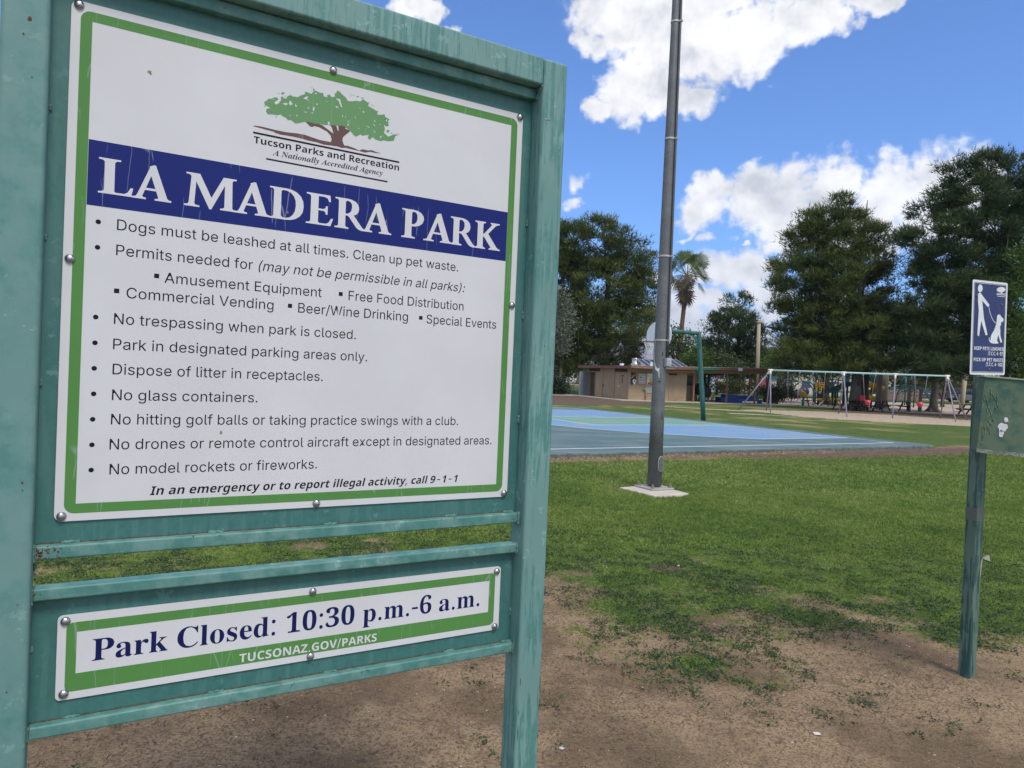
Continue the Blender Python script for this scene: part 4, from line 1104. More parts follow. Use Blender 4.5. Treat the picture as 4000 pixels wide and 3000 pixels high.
def text_groups(s, font, x0, x1, z, cap, shear=0.0, capu=0.727, thin=None):
    """set a line of text from x0 to x1 with capital height cap, baseline z"""
    adv = 0
    items = []
    for ch in s:
        f2 = font
        a, cs = glyph(f2, ch)
        items.append((adv, cs))
        adv += a
    allx = [ox + x for ox, cs in items for c in cs for x, y in c]
    mn, mx = min(allx), max(allx)
    ref = {'I': 'D', 'B': 'T', 'S': 'P', 'Z': 'A'}[font]
    sy = cap / max(y for c in glyph(font, ref)[1] for x, y in c)
    sx = (x1 - x0) / (mx - mn) if x1 is not None else sy
    out = []
    for ox, cs in items:
        outs = [c for c in cs if area2(c) < 0]
        holes = [c for c in cs if area2(c) >= 0]
        if len(outs) == 0:
            outs, holes = cs, []

        def tr(c):
            return [(x0 + (ox + x - mn) * sx + y * sy * shear, z + y * sy) for x, y in c]
        k = 0
        for oc in outs:
            hs = [h for h in holes if pip(h[0], oc) or pip(h[len(h) // 2], oc)]
            holes = [h for h in holes if h not in hs]
            out.append((k, [tr(oc)] + [tr(h) for h in hs]))
            k += 1
    return out


def rrect(x0, x1, z0, z1, r, n=6):
    p = []
    for cx, cz, a0 in ((x1 - r, z0 + r, -90), (x1 - r, z1 - r, 0), (x0 + r, z1 - r, 90), (x0 + r, z0 + r, 180)):
        for i in range(n + 1):
            a = math.radians(a0 + 90 * i / n)
            p.append((cx + r * math.cos(a), cz + r * math.sin(a)))
    return p


def circ(x, z, r, n=14):
    return [(x + r * math.cos(2 * PI * i / n), z + r * math.sin(2 * PI * i / n)) for i in range(n)]


def stroke(pts, w):
    """closed outline of a stroke along pts, width w (number or list)"""
    L, R = [], []
    for i, p in enumerate(pts):
        a = pts[max(0, i - 1)]
        b = pts[min(len(pts) - 1, i + 1)]
        dx, dy = b[0] - a[0], b[1] - a[1]
        l = math.hypot(dx, dy) or 1
        ww = (w[i] if isinstance(w, (list, tuple)) else w) / 2
        L.append((p[0] - dy / l * ww, p[1] + dx / l * ww))
        R.append((p[0] + dy / l * ww, p[1] - dx / l * ww))
    return L + R[::-1]


# ------------------------------------------------------------------ the park sign
TEAL = (0.050, 0.190, 0.165)
CHALK = (0.150, 0.285, 0.265)
paint_post = weathered('green_post_enamel', (0.085, 0.225, 0.205), (0.150, 0.275, 0.255), rust=0.8, drip=14, chalk_lo=0.46, streak=False)
paint_streak = weathered('green_streaked_enamel', (0.075, 0.215, 0.190), (0.175, 0.310, 0.285), rust=0.7, drip=34, chalk_lo=0.475)
paint_plate = weathered('green_plate_enamel', (0.040, 0.150, 0.135), (0.065, 0.180, 0.166), rust=0.9, drip=12, chalk_lo=0.52)
paint_rail = weathered('green_rail_enamel', (0.062, 0.200, 0.174), (0.160, 0.300, 0.270), rust=1.0, drip=20, chalk_lo=0.50, streak=False)
rust_m = plain('rust', (0.11, 0.05, 0.025), 0.9, var=0.5, scale=60, bump=0.5, bscale=300)
weld_m = plain('weld_bead', (0.16, 0.30, 0.26), 0.7, var=0.45, scale=80, bump=0.8, bscale=400)
film_white = vinyl('white_film', (0.60, 0.605, 0.61), 0, .3, .5)
film_green = vinyl('green_film', (0.085, 0.235, 0.060), 0.30, .2, .5)
film_navy = vinyl('navy_film', (0.014, 0.024, 0.150), 0.40, .12, .55)
film_black = vinyl('black_print', (0.013, 0.013, 0.018), 0, .1, .6)
film_navytext = vinyl('dark_blue_print', (0.009, 0.013, 0.085), 0, .1, .6)
film_brown = vinyl('brown_print', (0.105, 0.048, 0.040), 0.2)
film_leaf = vinyl('leaf_green_print', (0.110, 0.260, 0.095), 0.3)
alu = plain('sheet_edge_aluminium', (0.5, 0.5, 0.5), 0.4, 0.9)

SY = math.radians(30.178)
SL = (-0.8755, 1.3944)
park_sign = empty('park_sign', (SL[0], SL[1], 0), 'large green steel framed park rules sign, nearest thing, with white boards and rivets', 'park sign', rotz=SY)
I4 = Matrix.Identity(4)


def sbox(name, x0, x1, y0, y1, z0, z1, mat, bev=0.004, parent=park_sign):
    return MB().box(x0, x1, y0, y1, z0, z1).build(name, mat, parent, bevel=bev, segs=3)


sbox('post', -0.119, -0.0435, -0.052, 0.024, -0.3, 2.3855, paint_post, 0.009)
sbox('post', 1.0395, 1.1145, -0.052, 0.024, -0.3, 2.3855, paint_streak, 0.009)
sbox('top_beam', -0.0432, 1.0392, -0.0517, 0.0237, 2.3125, 2.3852, paint_streak, 0.006)
sbox('upper_rail', -0.0425, 1.0385, -0.021, 0.008, 2.2845, 2.3110, paint_rail, 0.003)
sbox('rail', -0.0425, 1.0385, -0.021, 0.010, 1.154, 1.1805, paint_rail, 0.004)
sbox('rail', -0.0425, 1.0385, -0.021, 0.014, 1.0740, 1.0985, paint_rail, 0.004)
sbox('rail', -0.0425, 1.0385, -0.021, 0.010, 0.8050, 0.8300, paint_rail, 0.004)
sbox('backing_plate', -0.0428, 1.0388, 0.0012, 0.006, 1.170, 2.290, paint_plate, 0)
sbox('backing_plate', -0.0428, 1.0388, 0.0012, 0.006, 0.820, 1.080, paint_plate, 0)


def weld(name, pts, r, mat, seed):
    """lumpy bead along a line"""
    rr = random.Random(seed)
    mb = MB()
    P, R = [], []
    a = Vector(pts[0])
    b = Vector(pts[1])
    n = max(4, int((b - a).length / (r * 1.1)))
    for i in range(n + 1):
        t = i / n
        P.append(a.lerp(b, t) + Vector([rr.uniform(-r, r) * 0.35 for _ in range(3)]))
        R.append(r * rr.uniform(0.55, 1.3))
    mb.tube(P, R, 7)
    return mb.build(name, mat, park_sign)


for i, z in enumerate((1.181, 0.8305)):
    weld('rust_seam', [(-0.04, -0.0005, z), (1.037, -0.0005, z)], 0.0016, rust_m, i)
    for j, x in enumerate((0.0, 0.27, 0.52, 0.83, 1.0)):
        weld('weld_bead', [(x + 0.012 * i, -0.003, z + 0.001), (x + 0.03 + 0.012 * i, -0.003, z + 0.001)], 0.0035, weld_m, 10 * i + j)
for i, z in enumerate((1.154, 1.074, 0.805, 1.179, 1.098, 0.829)):
    weld('weld_bead', [(1.0375, -0.019, z), (1.0375, 0.0, z)], 0.0035, weld_m, 40 + i)
for i, (z0, z1) in enumerate(((1.150, 1.184), (1.070, 1.102), (0.802, 0.834))):
    weld('weld_bead', [(1.0385, -0.0215, z0), (1.0385, -0.0215, z1)], 0.0038, weld_m, 60 + i)
    weld('weld_bead', [(-0.0435, -0.0215, z0), (-0.0435, -0.0215, z1)], 0.0032, weld_m, 70 + i)
weld('weld_bead', [(1.0385, -0.02, 2.282), (1.0385, -0.048, 2.312)], 0.004, weld_m, 80)
for i, z in enumerate((1.95, 1.70, 1.42, 1.06, 0.90)):
    weld('weld_bead', [(1.0375, 0.0, z), (1.0375, 0.0, z + 0.02)], 0.003, weld_m, 90 + i)
    weld('weld_bead', [(-0.0418, 0.0, z + 0.07), (-0.0418, 0.0, z + 0.083)], 0.003, weld_m, 95 + i)


def sheet(name, x0, x1, z0, z1, r):
    p = rrect(x0, x1, z0, z1, r)
    M = Matrix(((1, 0, 0, 0), (0, 0, -1, -0.0002), (0, 1, 0, 0), (0, 0, 0, 1)))
    return MB().prism(p, M, 0.0026).build(name, film_white, park_sign)


def flat(name, outer, holes, mat, parent, lift):
    return fill([(0, [outer] + holes)], name, mat, parent, I4, lift=lift)


big = sheet('rules_board', -0.0125, 1.0100, 1.2235, 2.2420, 0.014)
flat('green_border', rrect(0.0035, 0.9940, 1.2385, 2.2265, 0.018), [[(0.0232, 1.2578), (0.9755, 1.2578), (0.9755, 2.2075), (0.0232, 2.2075)][::-1]], film_green, big, 0.00305)
flat('navy_band', [(0.0238, 1.8495), (0.9752, 1.8495), (0.9752, 1.9783), (0.0238, 1.9783)], [], film_navy, big, 0.0031)
small = sheet('closing_time_board', -0.0002, 1.0012, 0.8670, 1.0365, 0.009)
flat('green_border', rrect(0.0150, 0.9848, 0.8820, 1.0205, 0.012), [[(0.0330, 0.9175), (0.9675, 0.9175), (0.9675, 1.0008), (0.0330, 1.0008)][::-1]], film_green, small, 0.00305)

TITLE = {  # bold old-style capitals of the title: outlines in cap-height units
    'L': (0.66, [[(0, 0), (0.62, 0), (0.655, .25), (.605, .25), (.55, .11), (.49, .06), (.33, .055), (.30, .09), (.30, .90), (.335, .945), (.41, .955), (.41, 1), (0, 1), (0, .955), (.075, .945), (.11, .90), (.11, .10), (.075, .055), (0, .045)]]),
    'A': (0.92, [[(0, 0), (.33, 0), (.33, .045), (.26, .06), (.245, .09), (.30, .27), (.56, .27), (.61, .09), (.60, .06), (.53, .045), (.53, 0), (.92, 0), (.92, .045), (.85, .065), (.82, .10), (.535, 1.02), (.49, 1.02), (.39, .965), (.40, .93), (.135, .14), (.10, .07), (.06, .05), (0, .045)], [(.325, .335), (.435, .70), (.54, .335)]]),
    'M': (1.16, [[(0, 0), (.34, 0), (.34, .045), (.25, .06), (.225, .10), (.255, .76), (.565, -.02), (.61, -.02), (.905, .76), (.905, .10), (.88, .06), (.81, .045), (.81, 0), (1.18, 0), (1.18, .045), (1.12, .055), (1.09, .09), (1.075, .90), (1.10, .945), (1.17, .955), (1.17, 1), (.87, 1), (.605, .33), (.335, 1), (.03, 1), (.03, .955), (.11, .945), (.145, .90), (.10, .12), (.08, .065), (0, .045)]]),
    'D': (0.88, [[(0, 0), (.42, 0), (.55, .015), (.68, .07), (.79, .17), (.86, .31), (.88, .48), (.865, .66), (.80, .81), (.69, .92), (.55, .985), (.40, 1), (0, 1), (0, .955), (.075, .945), (.105, .90), (.105, .10), (.075, .055), (0, .045)], [(.295, .12), (.295, .90), (.34, .935), (.43, .93), (.54, .88), (.62, .78), (.665, .65), (.675, .48), (.655, .31), (.60, .18), (.52, .09), (.42, .06), (.34, .065)]]),
    'E': (0.68, [[(0, 0), (.62, 0), (.68, .25), (.63, .25), (.57, .11), (.50, .06), (.34, .055), (.30, .09), (.30, .47), (.43, .465), (.475, .44), (.49, .36), (.535, .36), (.535, .635), (.49, .635), (.475, .56), (.43, .53), (.30, .53), (.30, .93), (.45, .93), (.53, .89), (.565, .79), (.61, .79), (.59, 1), (0, 1), (0, .955), (.075, .945), (.11, .90), (.11, .10), (.075, .055), (0, .045)]]),
    'R': (0.86, [[(0, 0), (.39, 0), (.39, .045), (.32, .06), (.295, .10), (.295, .44), (.35, .44), (.40, .40), (.60, .09), (.68, .02), (.78, -.01), (.88, 0), (.88, .04), (.83, .06), (.78, .10), (.53, .47), (.62, .53), (.665, .62), (.675, .73), (.645, .85), (.57, .94), (.45, .99), (.33, 1), (0, 1), (0, .955), (.07, .945), (.10, .90), (.10, .10), (.07, .055), (0, .045)], [(.295, .505), (.295, .90), (.34, .935), (.41, .915), (.465, .84), (.475, .73), (.455, .61), (.40, .53), (.34, .50)]]),
    'P': (0.64, [[(0, 0), (.40, 0), (.40, .045), (.325, .06), (.295, .10), (.295, .42), (.40, .425), (.52, .47), (.61, .56), (.655, .70), (.635, .83), (.56, .93), (.45, .985), (.33, 1), (0, 1), (0, .955), (.07, .945), (.10, .90), (.10, .10), (.07, .055), (0, .045)], [(.295, .50), (.295, .90), (.34, .935), (.41, .915), (.455, .83), (.46, .71), (.44, .59), (.38, .515), (.34, .495)]]),
    'K': (0.90, [[(0, 0), (.37, 0), (.37, .045), (.31, .06), (.285, .10), (.285, .45), (.32, .45), (.56, .09), (.555, .06), (.50, .045), (.50, 0), (.90, 0), (.90, .045), (.83, .065), (.77, .12), (.465, .575), (.70, .87), (.76, .93), (.86, .955), (.86, 1), (.54, 1), (.54, .955), (.58, .945), (.59, .92), (.33, .57), (.285, .545), (.285, .90), (.31, .945), (.37, .955), (.37, 1), (0, 1), (0, .955), (.06, .945), (.09, .90), (.09, .10), (.06, .055), (0, .045)]]),
}


# chips of paint down to rusty steel, worn corners
def paint_chip(x, z, w, h, y=-0.0524, mat=rust_m, seed=0):
    rr = random.Random(seed + int(x * 1e4) + int(z * 1e4))
    pts = []
    for i in range(11):
        a = 2 * PI * i / 11
        pts.append((x + w * rr.uniform(.45, 1.1) * math.cos(a), z + h * rr.uniform(.55, 1.1) * math.sin(a)))
    fill([(0, [pts])], 'paint_chip', mat, park_sign, I4, lift=-y)


bare_m = plain('bare_primer', (.36, .40, .33), .8, var=.3, scale=120)
for (x, z, w, h) in ((1.0475, .735, .0012, .014), (1.0462, .60, .0012, .022), (1.0455, .655, .0010, .008), (1.1105, .72, .0012, .03), (1.1098, .66, .001, .02), (1.110, .58, .001, .012)):
    paint_chip(x, z, w, h)
paint_chip(1.055, 2.226, .013, .0022, mat=bare_m)
paint_chip(1.058, 2.2255, .008, .0008, y=-.0527)
for (x, z, r) in ((-.0745, 2.165, .004), (-.083, 2.135, .0022), (-.062, 1.31, .002), (-.061, 1.296, .0016), (-.075, .92, .0018), (-.068, 2.06, .0014), (1.078, 1.63, .0018), (1.062, 1.95, .0012), (1.085, 1.45, .0012), (1.072, .85, .0016), (1.09, 1.05, .001)):
    paint_chip(x, z, r, r * 1.4, seed=3)
for k in range(34):
    x = -.040 + abs(random.gauss(0, .022))
    z = 1.156 + random.uniform(0, .022)
    paint_chip(x, z, random.uniform(.001, .0035), random.uniform(.001, .004), y=-.0214, seed=k)
for k in range(26):
    x, z = random.choice(((.0, 1.1815), (.27, 1.1815), (.83, 1.1805), (1.03, 1.17), (.30, .8285), (.62, .8285), (.95, .829), (1.03, .815), (-.035, 1.09), (1.03, 1.085)))
    paint_chip(x + random.gauss(0, .014), z - abs(random.gauss(0, .004)), random.uniform(.001, .003), random.uniform(.0008, .0025), y=-.0214, seed=100 + k)
TITLE_X = [('L', .0423, .0939), ('A', .1008, .0798), ('M', .1981, .0872), ('A', .2965, .0820), ('D', .3700, .0849), ('E', .4506, .0913),
           ('R', .5165, .0845), ('A', .5806, .0813), ('P', .6809, .0885), ('A', .7388, .0850), ('R', .8115, .0830), ('K', .8812, .0829)]


def title_groups2():
    out = []
    for i, (ch, x, w) in enumerate(TITLE_X):
        z = 1.8765 - 0.003 * i / 11
        out.append((i % 2, [[(x + px * w, z + py * 0.0700) for px, py in c] for c in TITLE[ch][1]]))
    return out


fill(title_groups2(), 'title_lettering', film_white, big, I4, lift=0.0034)


def line_of_text(segs, name='lettering_line', mat=film_black, parent=big, lift=0.0030, offset=0.0, bullet=None, square=None):
    for (s, font, x0, x1, z, cap, shear, capu) in segs:
        fill(text_groups(s, font, x0, x1, z, cap, shear, capu), name, mat, parent, I4, lift=lift, offset=offset)
    if bullet:
        fill([(0, [circ(bullet[0], bullet[1], 0.0048)])], 'bullet', mat, parent, I4, lift=lift)
    for (x, z) in (square or []):
        h = 0.0046
        fill([(0, [[(x - h, z - h), (x + h, z - h), (x + h, z + h), (x - h, z + h)]])], 'bullet', mat, parent, I4, lift=lift)


CAP = 0.0216
body = [
    ([('Dogs must be leashed at all times. Clean up pet waste.', 'I', .0775, .8379, 1.8070, CAP, 0, .727)], (.0448, 1.8185)),
    ([('Permits needed for ', 'I', .0775, .3400, 1.7562, CAP, 0, .727), ('(may not be permissible in all parks):', 'I', .3510, .8569, 1.7562, CAP, .21, .727)], (.0451, 1.7679)),
    ([('No trespassing when park is closed.', 'I', .0780, .5782, 1.6182, CAP, 0, .727)], (.0462, 1.6293)),
    ([('Park in designated parking areas only.', 'I', .0780, .6078, 1.5670, CAP, 0, .727)], (.0465, 1.5780)),
    ([('Dispose of litter in receptacles.', 'I', .0787, .5036, 1.5164, CAP, 0, .727)], (.0467, 1.5271)),
    ([('No glass containers.', 'I', .0792, .3606, 1.4645, CAP, 0, .727)], (.0473, 1.4762)),
    ([('No hitting golf balls or taking practice swings with a club.', 'I', .0790, .8560, 1.4150, CAP, 0, .727)], (.0471, 1.4253)),
    ([('No drones or remote control aircraft except in designated areas.', 'I', .0780, .9561, 1.3643, CAP, 0, .727)], (.0474, 1.3742)),
    ([('No model rockets or fireworks.', 'I', .0795, .4980, 1.3136, CAP, 0, .727)], (.0476, 1.3237)),
]
for segs, b in body:
    line_of_text(segs, bullet=b)
line_of_text([('Amusement Equipment', 'I', .1667, .4935, 1.7100, CAP, 0, .727), ('Free Food Distribution', 'I', .5568, .8576, 1.7090, .0222, 0, .727)], square=[(.152, 1.7225), (.5379, 1.7215)])
line_of_text([('Commercial Vending', 'I', .0985, .3873, 1.6720, CAP, 0, .727), ('Beer/Wine Drinking', 'I', .4415, .7074, 1.6705, .0222, 0, .727), ('Special Events', 'I', .7568, .9551, 1.6690, .0222, 0, .727)],
             square=[(.0809, 1.6848), (.4231, 1.6840), (.7412, 1.6815)])
line_of_text([('In an emergency or to report illegal activity, call 9-1-1', 'B', .1540, .8577, 1.2682, .0182, .21, .714)])
# department emblem: tree over two rules and two lines of words


def L4(p):
    return [(x / 1e4, z / 1e4) for x, z in p]


crown_g = [(0, [L4(LOGO_CROWN)])] + [(0, [L4(s)]) for s in LOGO_SPECKS]
fill(crown_g, 'emblem_tree_crown', film_leaf, big, I4, lift=0.0030)
fill([(0, [L4(h)]) for h in LOGO_HOLES], 'emblem_crown_gap', film_white, big, I4, lift=0.0033)
fill([(0, [L4(LOGO_TRUNK)])], 'emblem_tree_trunk', film_brown, big, I4, lift=0.0031)
fill([(0, [[(.3300, 2.0530), (.6682, 2.0510), (.6682, 2.0548), (.3300, 2.0568)]])], 'emblem_rule', film_black, big, I4, lift=0.0033)
fill([(0, [[(.3593, 2.0015), (.6407, 1.9995), (.6407, 2.0027), (.3593, 2.0047)]])], 'emblem_rule', film_black, big, I4, lift=0.0033)
line_of_text([('Tucson Parks and Recreation', 'B', .3320, .6685, 2.0325, .0150, 0, .714)],  lift=0.0030)
line_of_text([('A Nationally Accredited Agency', 'Z', .3727, .6279, 2.0135, .0122, 0, .69)], lift=0.0030)
line_of_text([('Park Closed: 10:30 p.m.-6 a.m.', 'S', .0605, .9401, .9375, .0440, 0, .69)], mat=film_navytext, parent=small)
line_of_text([('TUCSONAZ.GOV/PARKS', 'B', .3430, .6602, .8868, .0190, 0, .714)], mat=film_white, parent=small, lift=0.0034)

# grime marks on the white film
dirt_m = plain('dried_mud', (0.22, 0.17, 0.12), 0.9, var=0.4, scale=200)
for (x, z, r) in ((.1265, 2.135, .004), (.409, 1.892, .003), (.287, 1.398, .0035)):
    rr = random.Random(int(x * 1e4))
    fill([(0, [[(x + r * rr.uniform(.4, 1.3) * math.cos(a * .7), z + r * rr.uniform(.4, 1.4) * math.sin(a * .7)) for a in range(9)]])], 'mud_speck', dirt_m, big, I4, lift=0.0037)

steel = plain('rivet_steel', (0.42, 0.41, 0.43), 0.30, 1.0, var=0.2, scale=30, bump=0.15, bscale=120)


def bolt_mesh():
    mb = MB()
    R = 0.0090
    prof = [(R, 0.0), (R, 0.0012), (R * .96, 0.0024), (R * .8, 0.0044), (R * .5, 0.0060), (R * .2, 0.0067), (0.0002, 0.0068)]
    M = Matrix(((1, 0, 0), (0, 0, -1), (0, 1, 0))).to_4x4()
    mb.lathe(prof, (0, 0, 0), 20, M=M)
    return mb


b0 = None
BOLTS = [(0, 2.2338), (.5, 2.2325), (1.0, 2.2338), (-.0010, 1.7400), (1.0, 1.7345), (0, 1.2338), (.5, 1.2325), (1.0, 1.2325)]
BOLTS2 = [(.0130, 1.0245), (.5, 1.0268), (.9885, 1.0235), (.0140, .8795), (.5, .8755), (.9890, .8760)]
for par, lst in ((big, BOLTS), (small, BOLTS2)):
    for (x, z) in lst:
        if b0 is None:
            b0 = bolt_mesh().build('bolt', steel, par)
            o = b0
        else:
            o = b0.copy()
            COL.objects.link(o)
            o.parent = par
        o.location = (x, -0.0030, z)
        o.rotation_euler = (random.uniform(-.12, .12), random.uniform(0, 6.28), random.uniform(-.12, .12))

# ------------------------------------------------------------------ lamp pole on its footing
galv = None


def galvanised(name, col, k=1.0):
    m, T, bs = newmat(name)
    tc = T.node('ShaderNodeTexCoord')
    o = tc.outputs['Object']
    n1 = T.noise(o, 2.0, 5, 0.65)
    n2 = T.noise(o, 30, 4, 0.6)
    vo = T.node('ShaderNodeTexVoronoi')
    T.l.new(o, vo.inputs['Vector'])
    vo.inputs['Scale'].default_value = 60
    f = T.math('ADD', T.math('MULTIPLY', n1, 0.6), T.math('MULTIPLY', n2, 0.3))
    f = T.math('ADD', f, T.math('MULTIPLY', vo.outputs['Distance'], 0.15))
    c = T.ramp(f, [(0.35, tuple(x * .62 for x in col)), (0.52, col), (0.70, tuple(x * 1.45 for x in col))])
    sp = T.smooth(T.noise(o, 55, 2, 0.5), 0.755, 0.77)
    c = T.mix(sp, c, (0.6, 0.6, 0.6))
    T.l.new(c, bs.inputs['Base Color'])
    bs.inputs['Metallic'].default_value = 0.25
    T.l.new(T.math('ADD', T.math('MULTIPLY', n2, 0.3), 0.4), bs.inputs['Roughness'])
    return m


galv = galvanised('galvanised_pole', (0.135, 0.140, 0.142))
galv_l = plain('galvanised_fittings', (0.34, 0.34, 0.33), 0.55, 0.4, bump=0.2)
PX, PY = 2.085, 10.09
pole = empty('light_pole', (PX, PY, -.037), 'tall tapered grey steel light pole with straps and conduit, standing beside the court', 'light pole')


def prad(z):
    return 0.104 - 0.0068 * z


mb = MB()
zs = [0.105, 1.2, 2.5, 4, 6, 8, 10.5]
mb.tube([(0, 0, z) for z in zs], [prad(z) for z in zs], 14)
mb.build('shaft', galv, pole)
mb = MB()
Mr = Matrix.Rotation(math.radians(28), 4, 'Z')
mb.box(-.20, .20, -.20, .20, 0.062, 0.087, M=Mr)
mb.build('base_plate', plain('base_plate_steel', (0.36, 0.345, 0.32), .7, .2, bump=.4), pole, bevel=.006)
for (a, b) in ((-.155, -.155), (.155, -.155), (-.155, .155), (.155, .155)):
    p = Mr @ Vector((a, b, 0))
    m2 = MB()
    m2.tube([(p.x, p.y, 0.087), (p.x, p.y, 0.118)], 0.026, 6, smooth=False)
    m2.tube([(p.x, p.y, 0.118), (p.x, p.y, 0.14)], 0.012, 8)
    m2.build('anchor_nut', plain('old_nut', (0.25, 0.22, 0.17), .8, .3), pole)
# handhole cover, facing right of the viewer
Mh = Matrix.Rotation(math.radians(35), 4, 'Z') @ Matrix.Translation((0, -0.098, 0.42)) @ Matrix.Rotation(math.radians(90), 4, 'X')
mb = MB()
ring = [(0.058 * math.cos(a), 0.092 * math.sin(a)) for a in [2 * PI * i / 24 for i in range(24)]]
ring = [(x, z + (0.020 if z > 0 else -0.020)) for x, z in ring]
mb.prism(ring, Mh, 0.014)
hc = mb.build('handhole_ring', galv_l, pole, bevel=.004)
mb = MB()
mb.prism([(x * .8, z * .86) for x, z in ring], Mh @ Matrix.Translation((0, 0, .0142)), 0.004)
mb.lathe([(0.010, 0.019), (0.008, 0.024), (.0003, 0.025)], (0, 0, 0), 8, M=Mh)
mb.build('handhole_cover', plain('cover_steel', (0.16, 0.16, 0.165), .5, .4, bump=.2), pole)


def on_pole(u, v):
    d = at(u, v, PY)
    return d.z


for (v, ) in ((75,), (533,), (992,), (1320,)):
    z = on_pole(2600, v)
    m2 = MB()
    m2.tube([(0, 0, z - .012), (0, 0, z + .012)], prad(z) + .006, 20, cap=False)
    ca = math.radians(-40)
    m2.box(prad(z) - .004, prad(z) + .05, -.016, .016, z - .012, z + .012, M=Matrix.Rotation(math.radians(-35), 4, 'Z'))
    m2.build('strap', plain('strap_steel', (0.50, 0.48, 0.44), .5, .4), pole)
zb = on_pole(2612, 1390)
Mc = Matrix.Rotation(math.radians(-35), 4, 'Z')
mb = MB()
pts = []
for z in [zb, zb + .3, 3, 4, 6, 8, 10]:
    p = Mc @ Vector((prad(z) + 0.018, 0, z))
    pts.append(p)
mb.tube(pts, 0.017, 10)
mb.build('conduit', plain('conduit_grey', (0.105, 0.11, 0.115), .5, .4), pole)
mb = MB()
mb.box(prad(zb) - .002, prad(zb) + 0.035, -.05, .05, zb - .125, zb, M=Mc)
mb.build('switch_back_box', galv_l, pole, bevel=.004)
mb = MB()
mb.box(prad(zb) + .035, prad(zb) + 0.06, -.062, .062, zb - .11, zb + .004, M=Mc)
mb.box(prad(zb) + .06, prad(zb) + 0.066, -.045, .045, zb - .09, zb - .02, M=Mc)
mb.build('switch_cover', plain('switch_cover_zinc', (0.55, 0.55, 0.54), .4, .3, bump=.3), pole, bevel=.003)
# torn sticker and peeled tape left on the shaft
mb = MB()


def wrap(pts, dz=0.0):
    """flat scrap lying on the shaft: (angle deg, z) outline"""
    vs = []
    for a, z in pts:
        r = prad(z) + .0015
        t = math.radians(a)
        vs.append((r * math.sin(t), -r * math.cos(t), z))
    return vs


ztop, zlow = on_pole(2568, 1340), on_pole(2580, 1440)
scrap = [[(-70, ztop + .08), (-66, ztop + .08), (-64, ztop - .22), (-69, ztop - .24)], [(-69, ztop - .24), (-64, ztop - .22), (-44, ztop - .30), (-50, ztop - .34)],
         [(-50, ztop - .34), (-44, ztop - .30), (-24, ztop - .33), (-26, ztop - .37)], [(-26, ztop - .37), (-24, ztop - .33), (-12, ztop - .31), (-14, ztop - .36)], [(-20, ztop - .36), (-14, ztop - .36), (-10, ztop - .45), (-14, ztop - .46)]]
for q in scrap:
    mb.add(wrap(q), [(0, 1, 2, 3)])
mb.build('torn_tape', plain('torn_tape_white', (0.72, 0.70, 0.70), .6), pole)
mb = MB()
for (a, z, w, h) in ((10, 1.72 + .25, 7, .03), (30, 1.08, 5, .035), (32, 1.13, 2, .03), (32, 0.83, 5, .03), (-8, 1.58, 12, .012)):
    mb.add(wrap([(a - w, z - h), (a + w, z - h), (a + w * .6, z + h), (a - w * .6, z + h)]), [(0, 1, 2, 3)])
mb.build('sticker_residue', plain('black_residue', (0.04, 0.04, 0.045), .7), pole)

mb = MB()
fp = [G(2100 + x / 2.4578, 1500 + y / 2.4578, 0.02) for x, y in ((785, 993), (900, 985), (1060, 978), (1200, 990), (1330, 1022), (1455, 1052), (1380, 1068), (1300, 1066), (1180, 1075), (1110, 1072), (1010, 1048), (930, 1026), (850, 1012))]
fp = [Vector((p.x, p.y, 0)) for p in fp]
n = len(fp)
mb.add([(p.x, p.y, 0.024) for p in fp] + [(p.x, p.y, -.2) for p in fp], [tuple(range(n))] + [(i, n + i, n + (i + 1) % n, (i + 1) % n) for i in range(n)])
tag(mb.build('pole_footing', plain('footing_concrete', (0.50, 0.44, 0.37), .9, var=.12, scale=5, bump=.4, bscale=60), bevel=.012), kind='structure')

# ------------------------------------------------------------------ basketball hoop
hoop_paint = weathered('green_hoop_paint', (0.020, 0.105, 0.090), (0.055, 0.150, 0.125), rust=0.6, drip=5, chalk_lo=.5)
hoop = empty('basketball_hoop', court(.42, -.12), 'basketball hoop with white fan backboard on bent green post at the court end', 'basketball hoop')


def hl(u, v, z):
    p = court(u, v, z) - court(0, -.12)
    return Vector((p.x, p.y, z))


mb = MB()
mb.tube([hl(0, -.12, -.1), hl(0, .02, 1.0), hl(0, .16, 2.0), hl(0, .36, 3.42), hl(0, .375, 3.55)], .095, 14)
mb.build('post', hoop_paint, hoop)
mb = MB()
mb.tube([hl(0, .30, 3.50), hl(0, 1.2, 3.50), hl(0, 2.37, 3.50)], .075, 12)
mb.bar(hl(0, .75, 3.46), hl(0, .36, 3.14), .03, .12)
mb.build('arm', hoop_paint, hoop)
mb = MB()
mb.bar(hl(-.3, 2.37, 3.30), hl(.3, 2.37, 3.30), .06)
mb.bar(hl(-.3, 2.37, 3.62), hl(.3, 2.37, 3.62), .06)
mb.bar(hl(-.25, 2.37, 3.2), hl(-.25, 2.37, 3.7), .05)
mb.bar(hl(.25, 2.37, 3.2), hl(.25, 2.37, 3.7), .05)
mb.build('mounting_bracket', hoop_paint, hoop)
fan = [(-.45, 2.86), (.45, 2.86), (.60, 2.97), (.685, 3.14), (.685, 3.34)] + [(.685 * math.cos(a), 3.34 + .50 * math.sin(a)) for a in [PI * i / 14 for i in range(1, 14)]] + [(-.685, 3.34), (-.685, 3.14), (-.60, 2.97)]
o0 = hl(0, 2.415, 0)
Mf = Matrix(((CUx, 0, CVx, o0.x), (CUy, 0, CVy, o0.y), (0, 1, 0, 0), (0, 0, 0, 1)))
mb = MB()
mb.prism(fan, Mf, .035)
mb.build('backboard', plain('backboard_white', (.70, .72, .72), .45, var=.06, scale=3), hoop, bevel=.01)
rc = hl(0, 2.86, 3.03)
mb = MB()
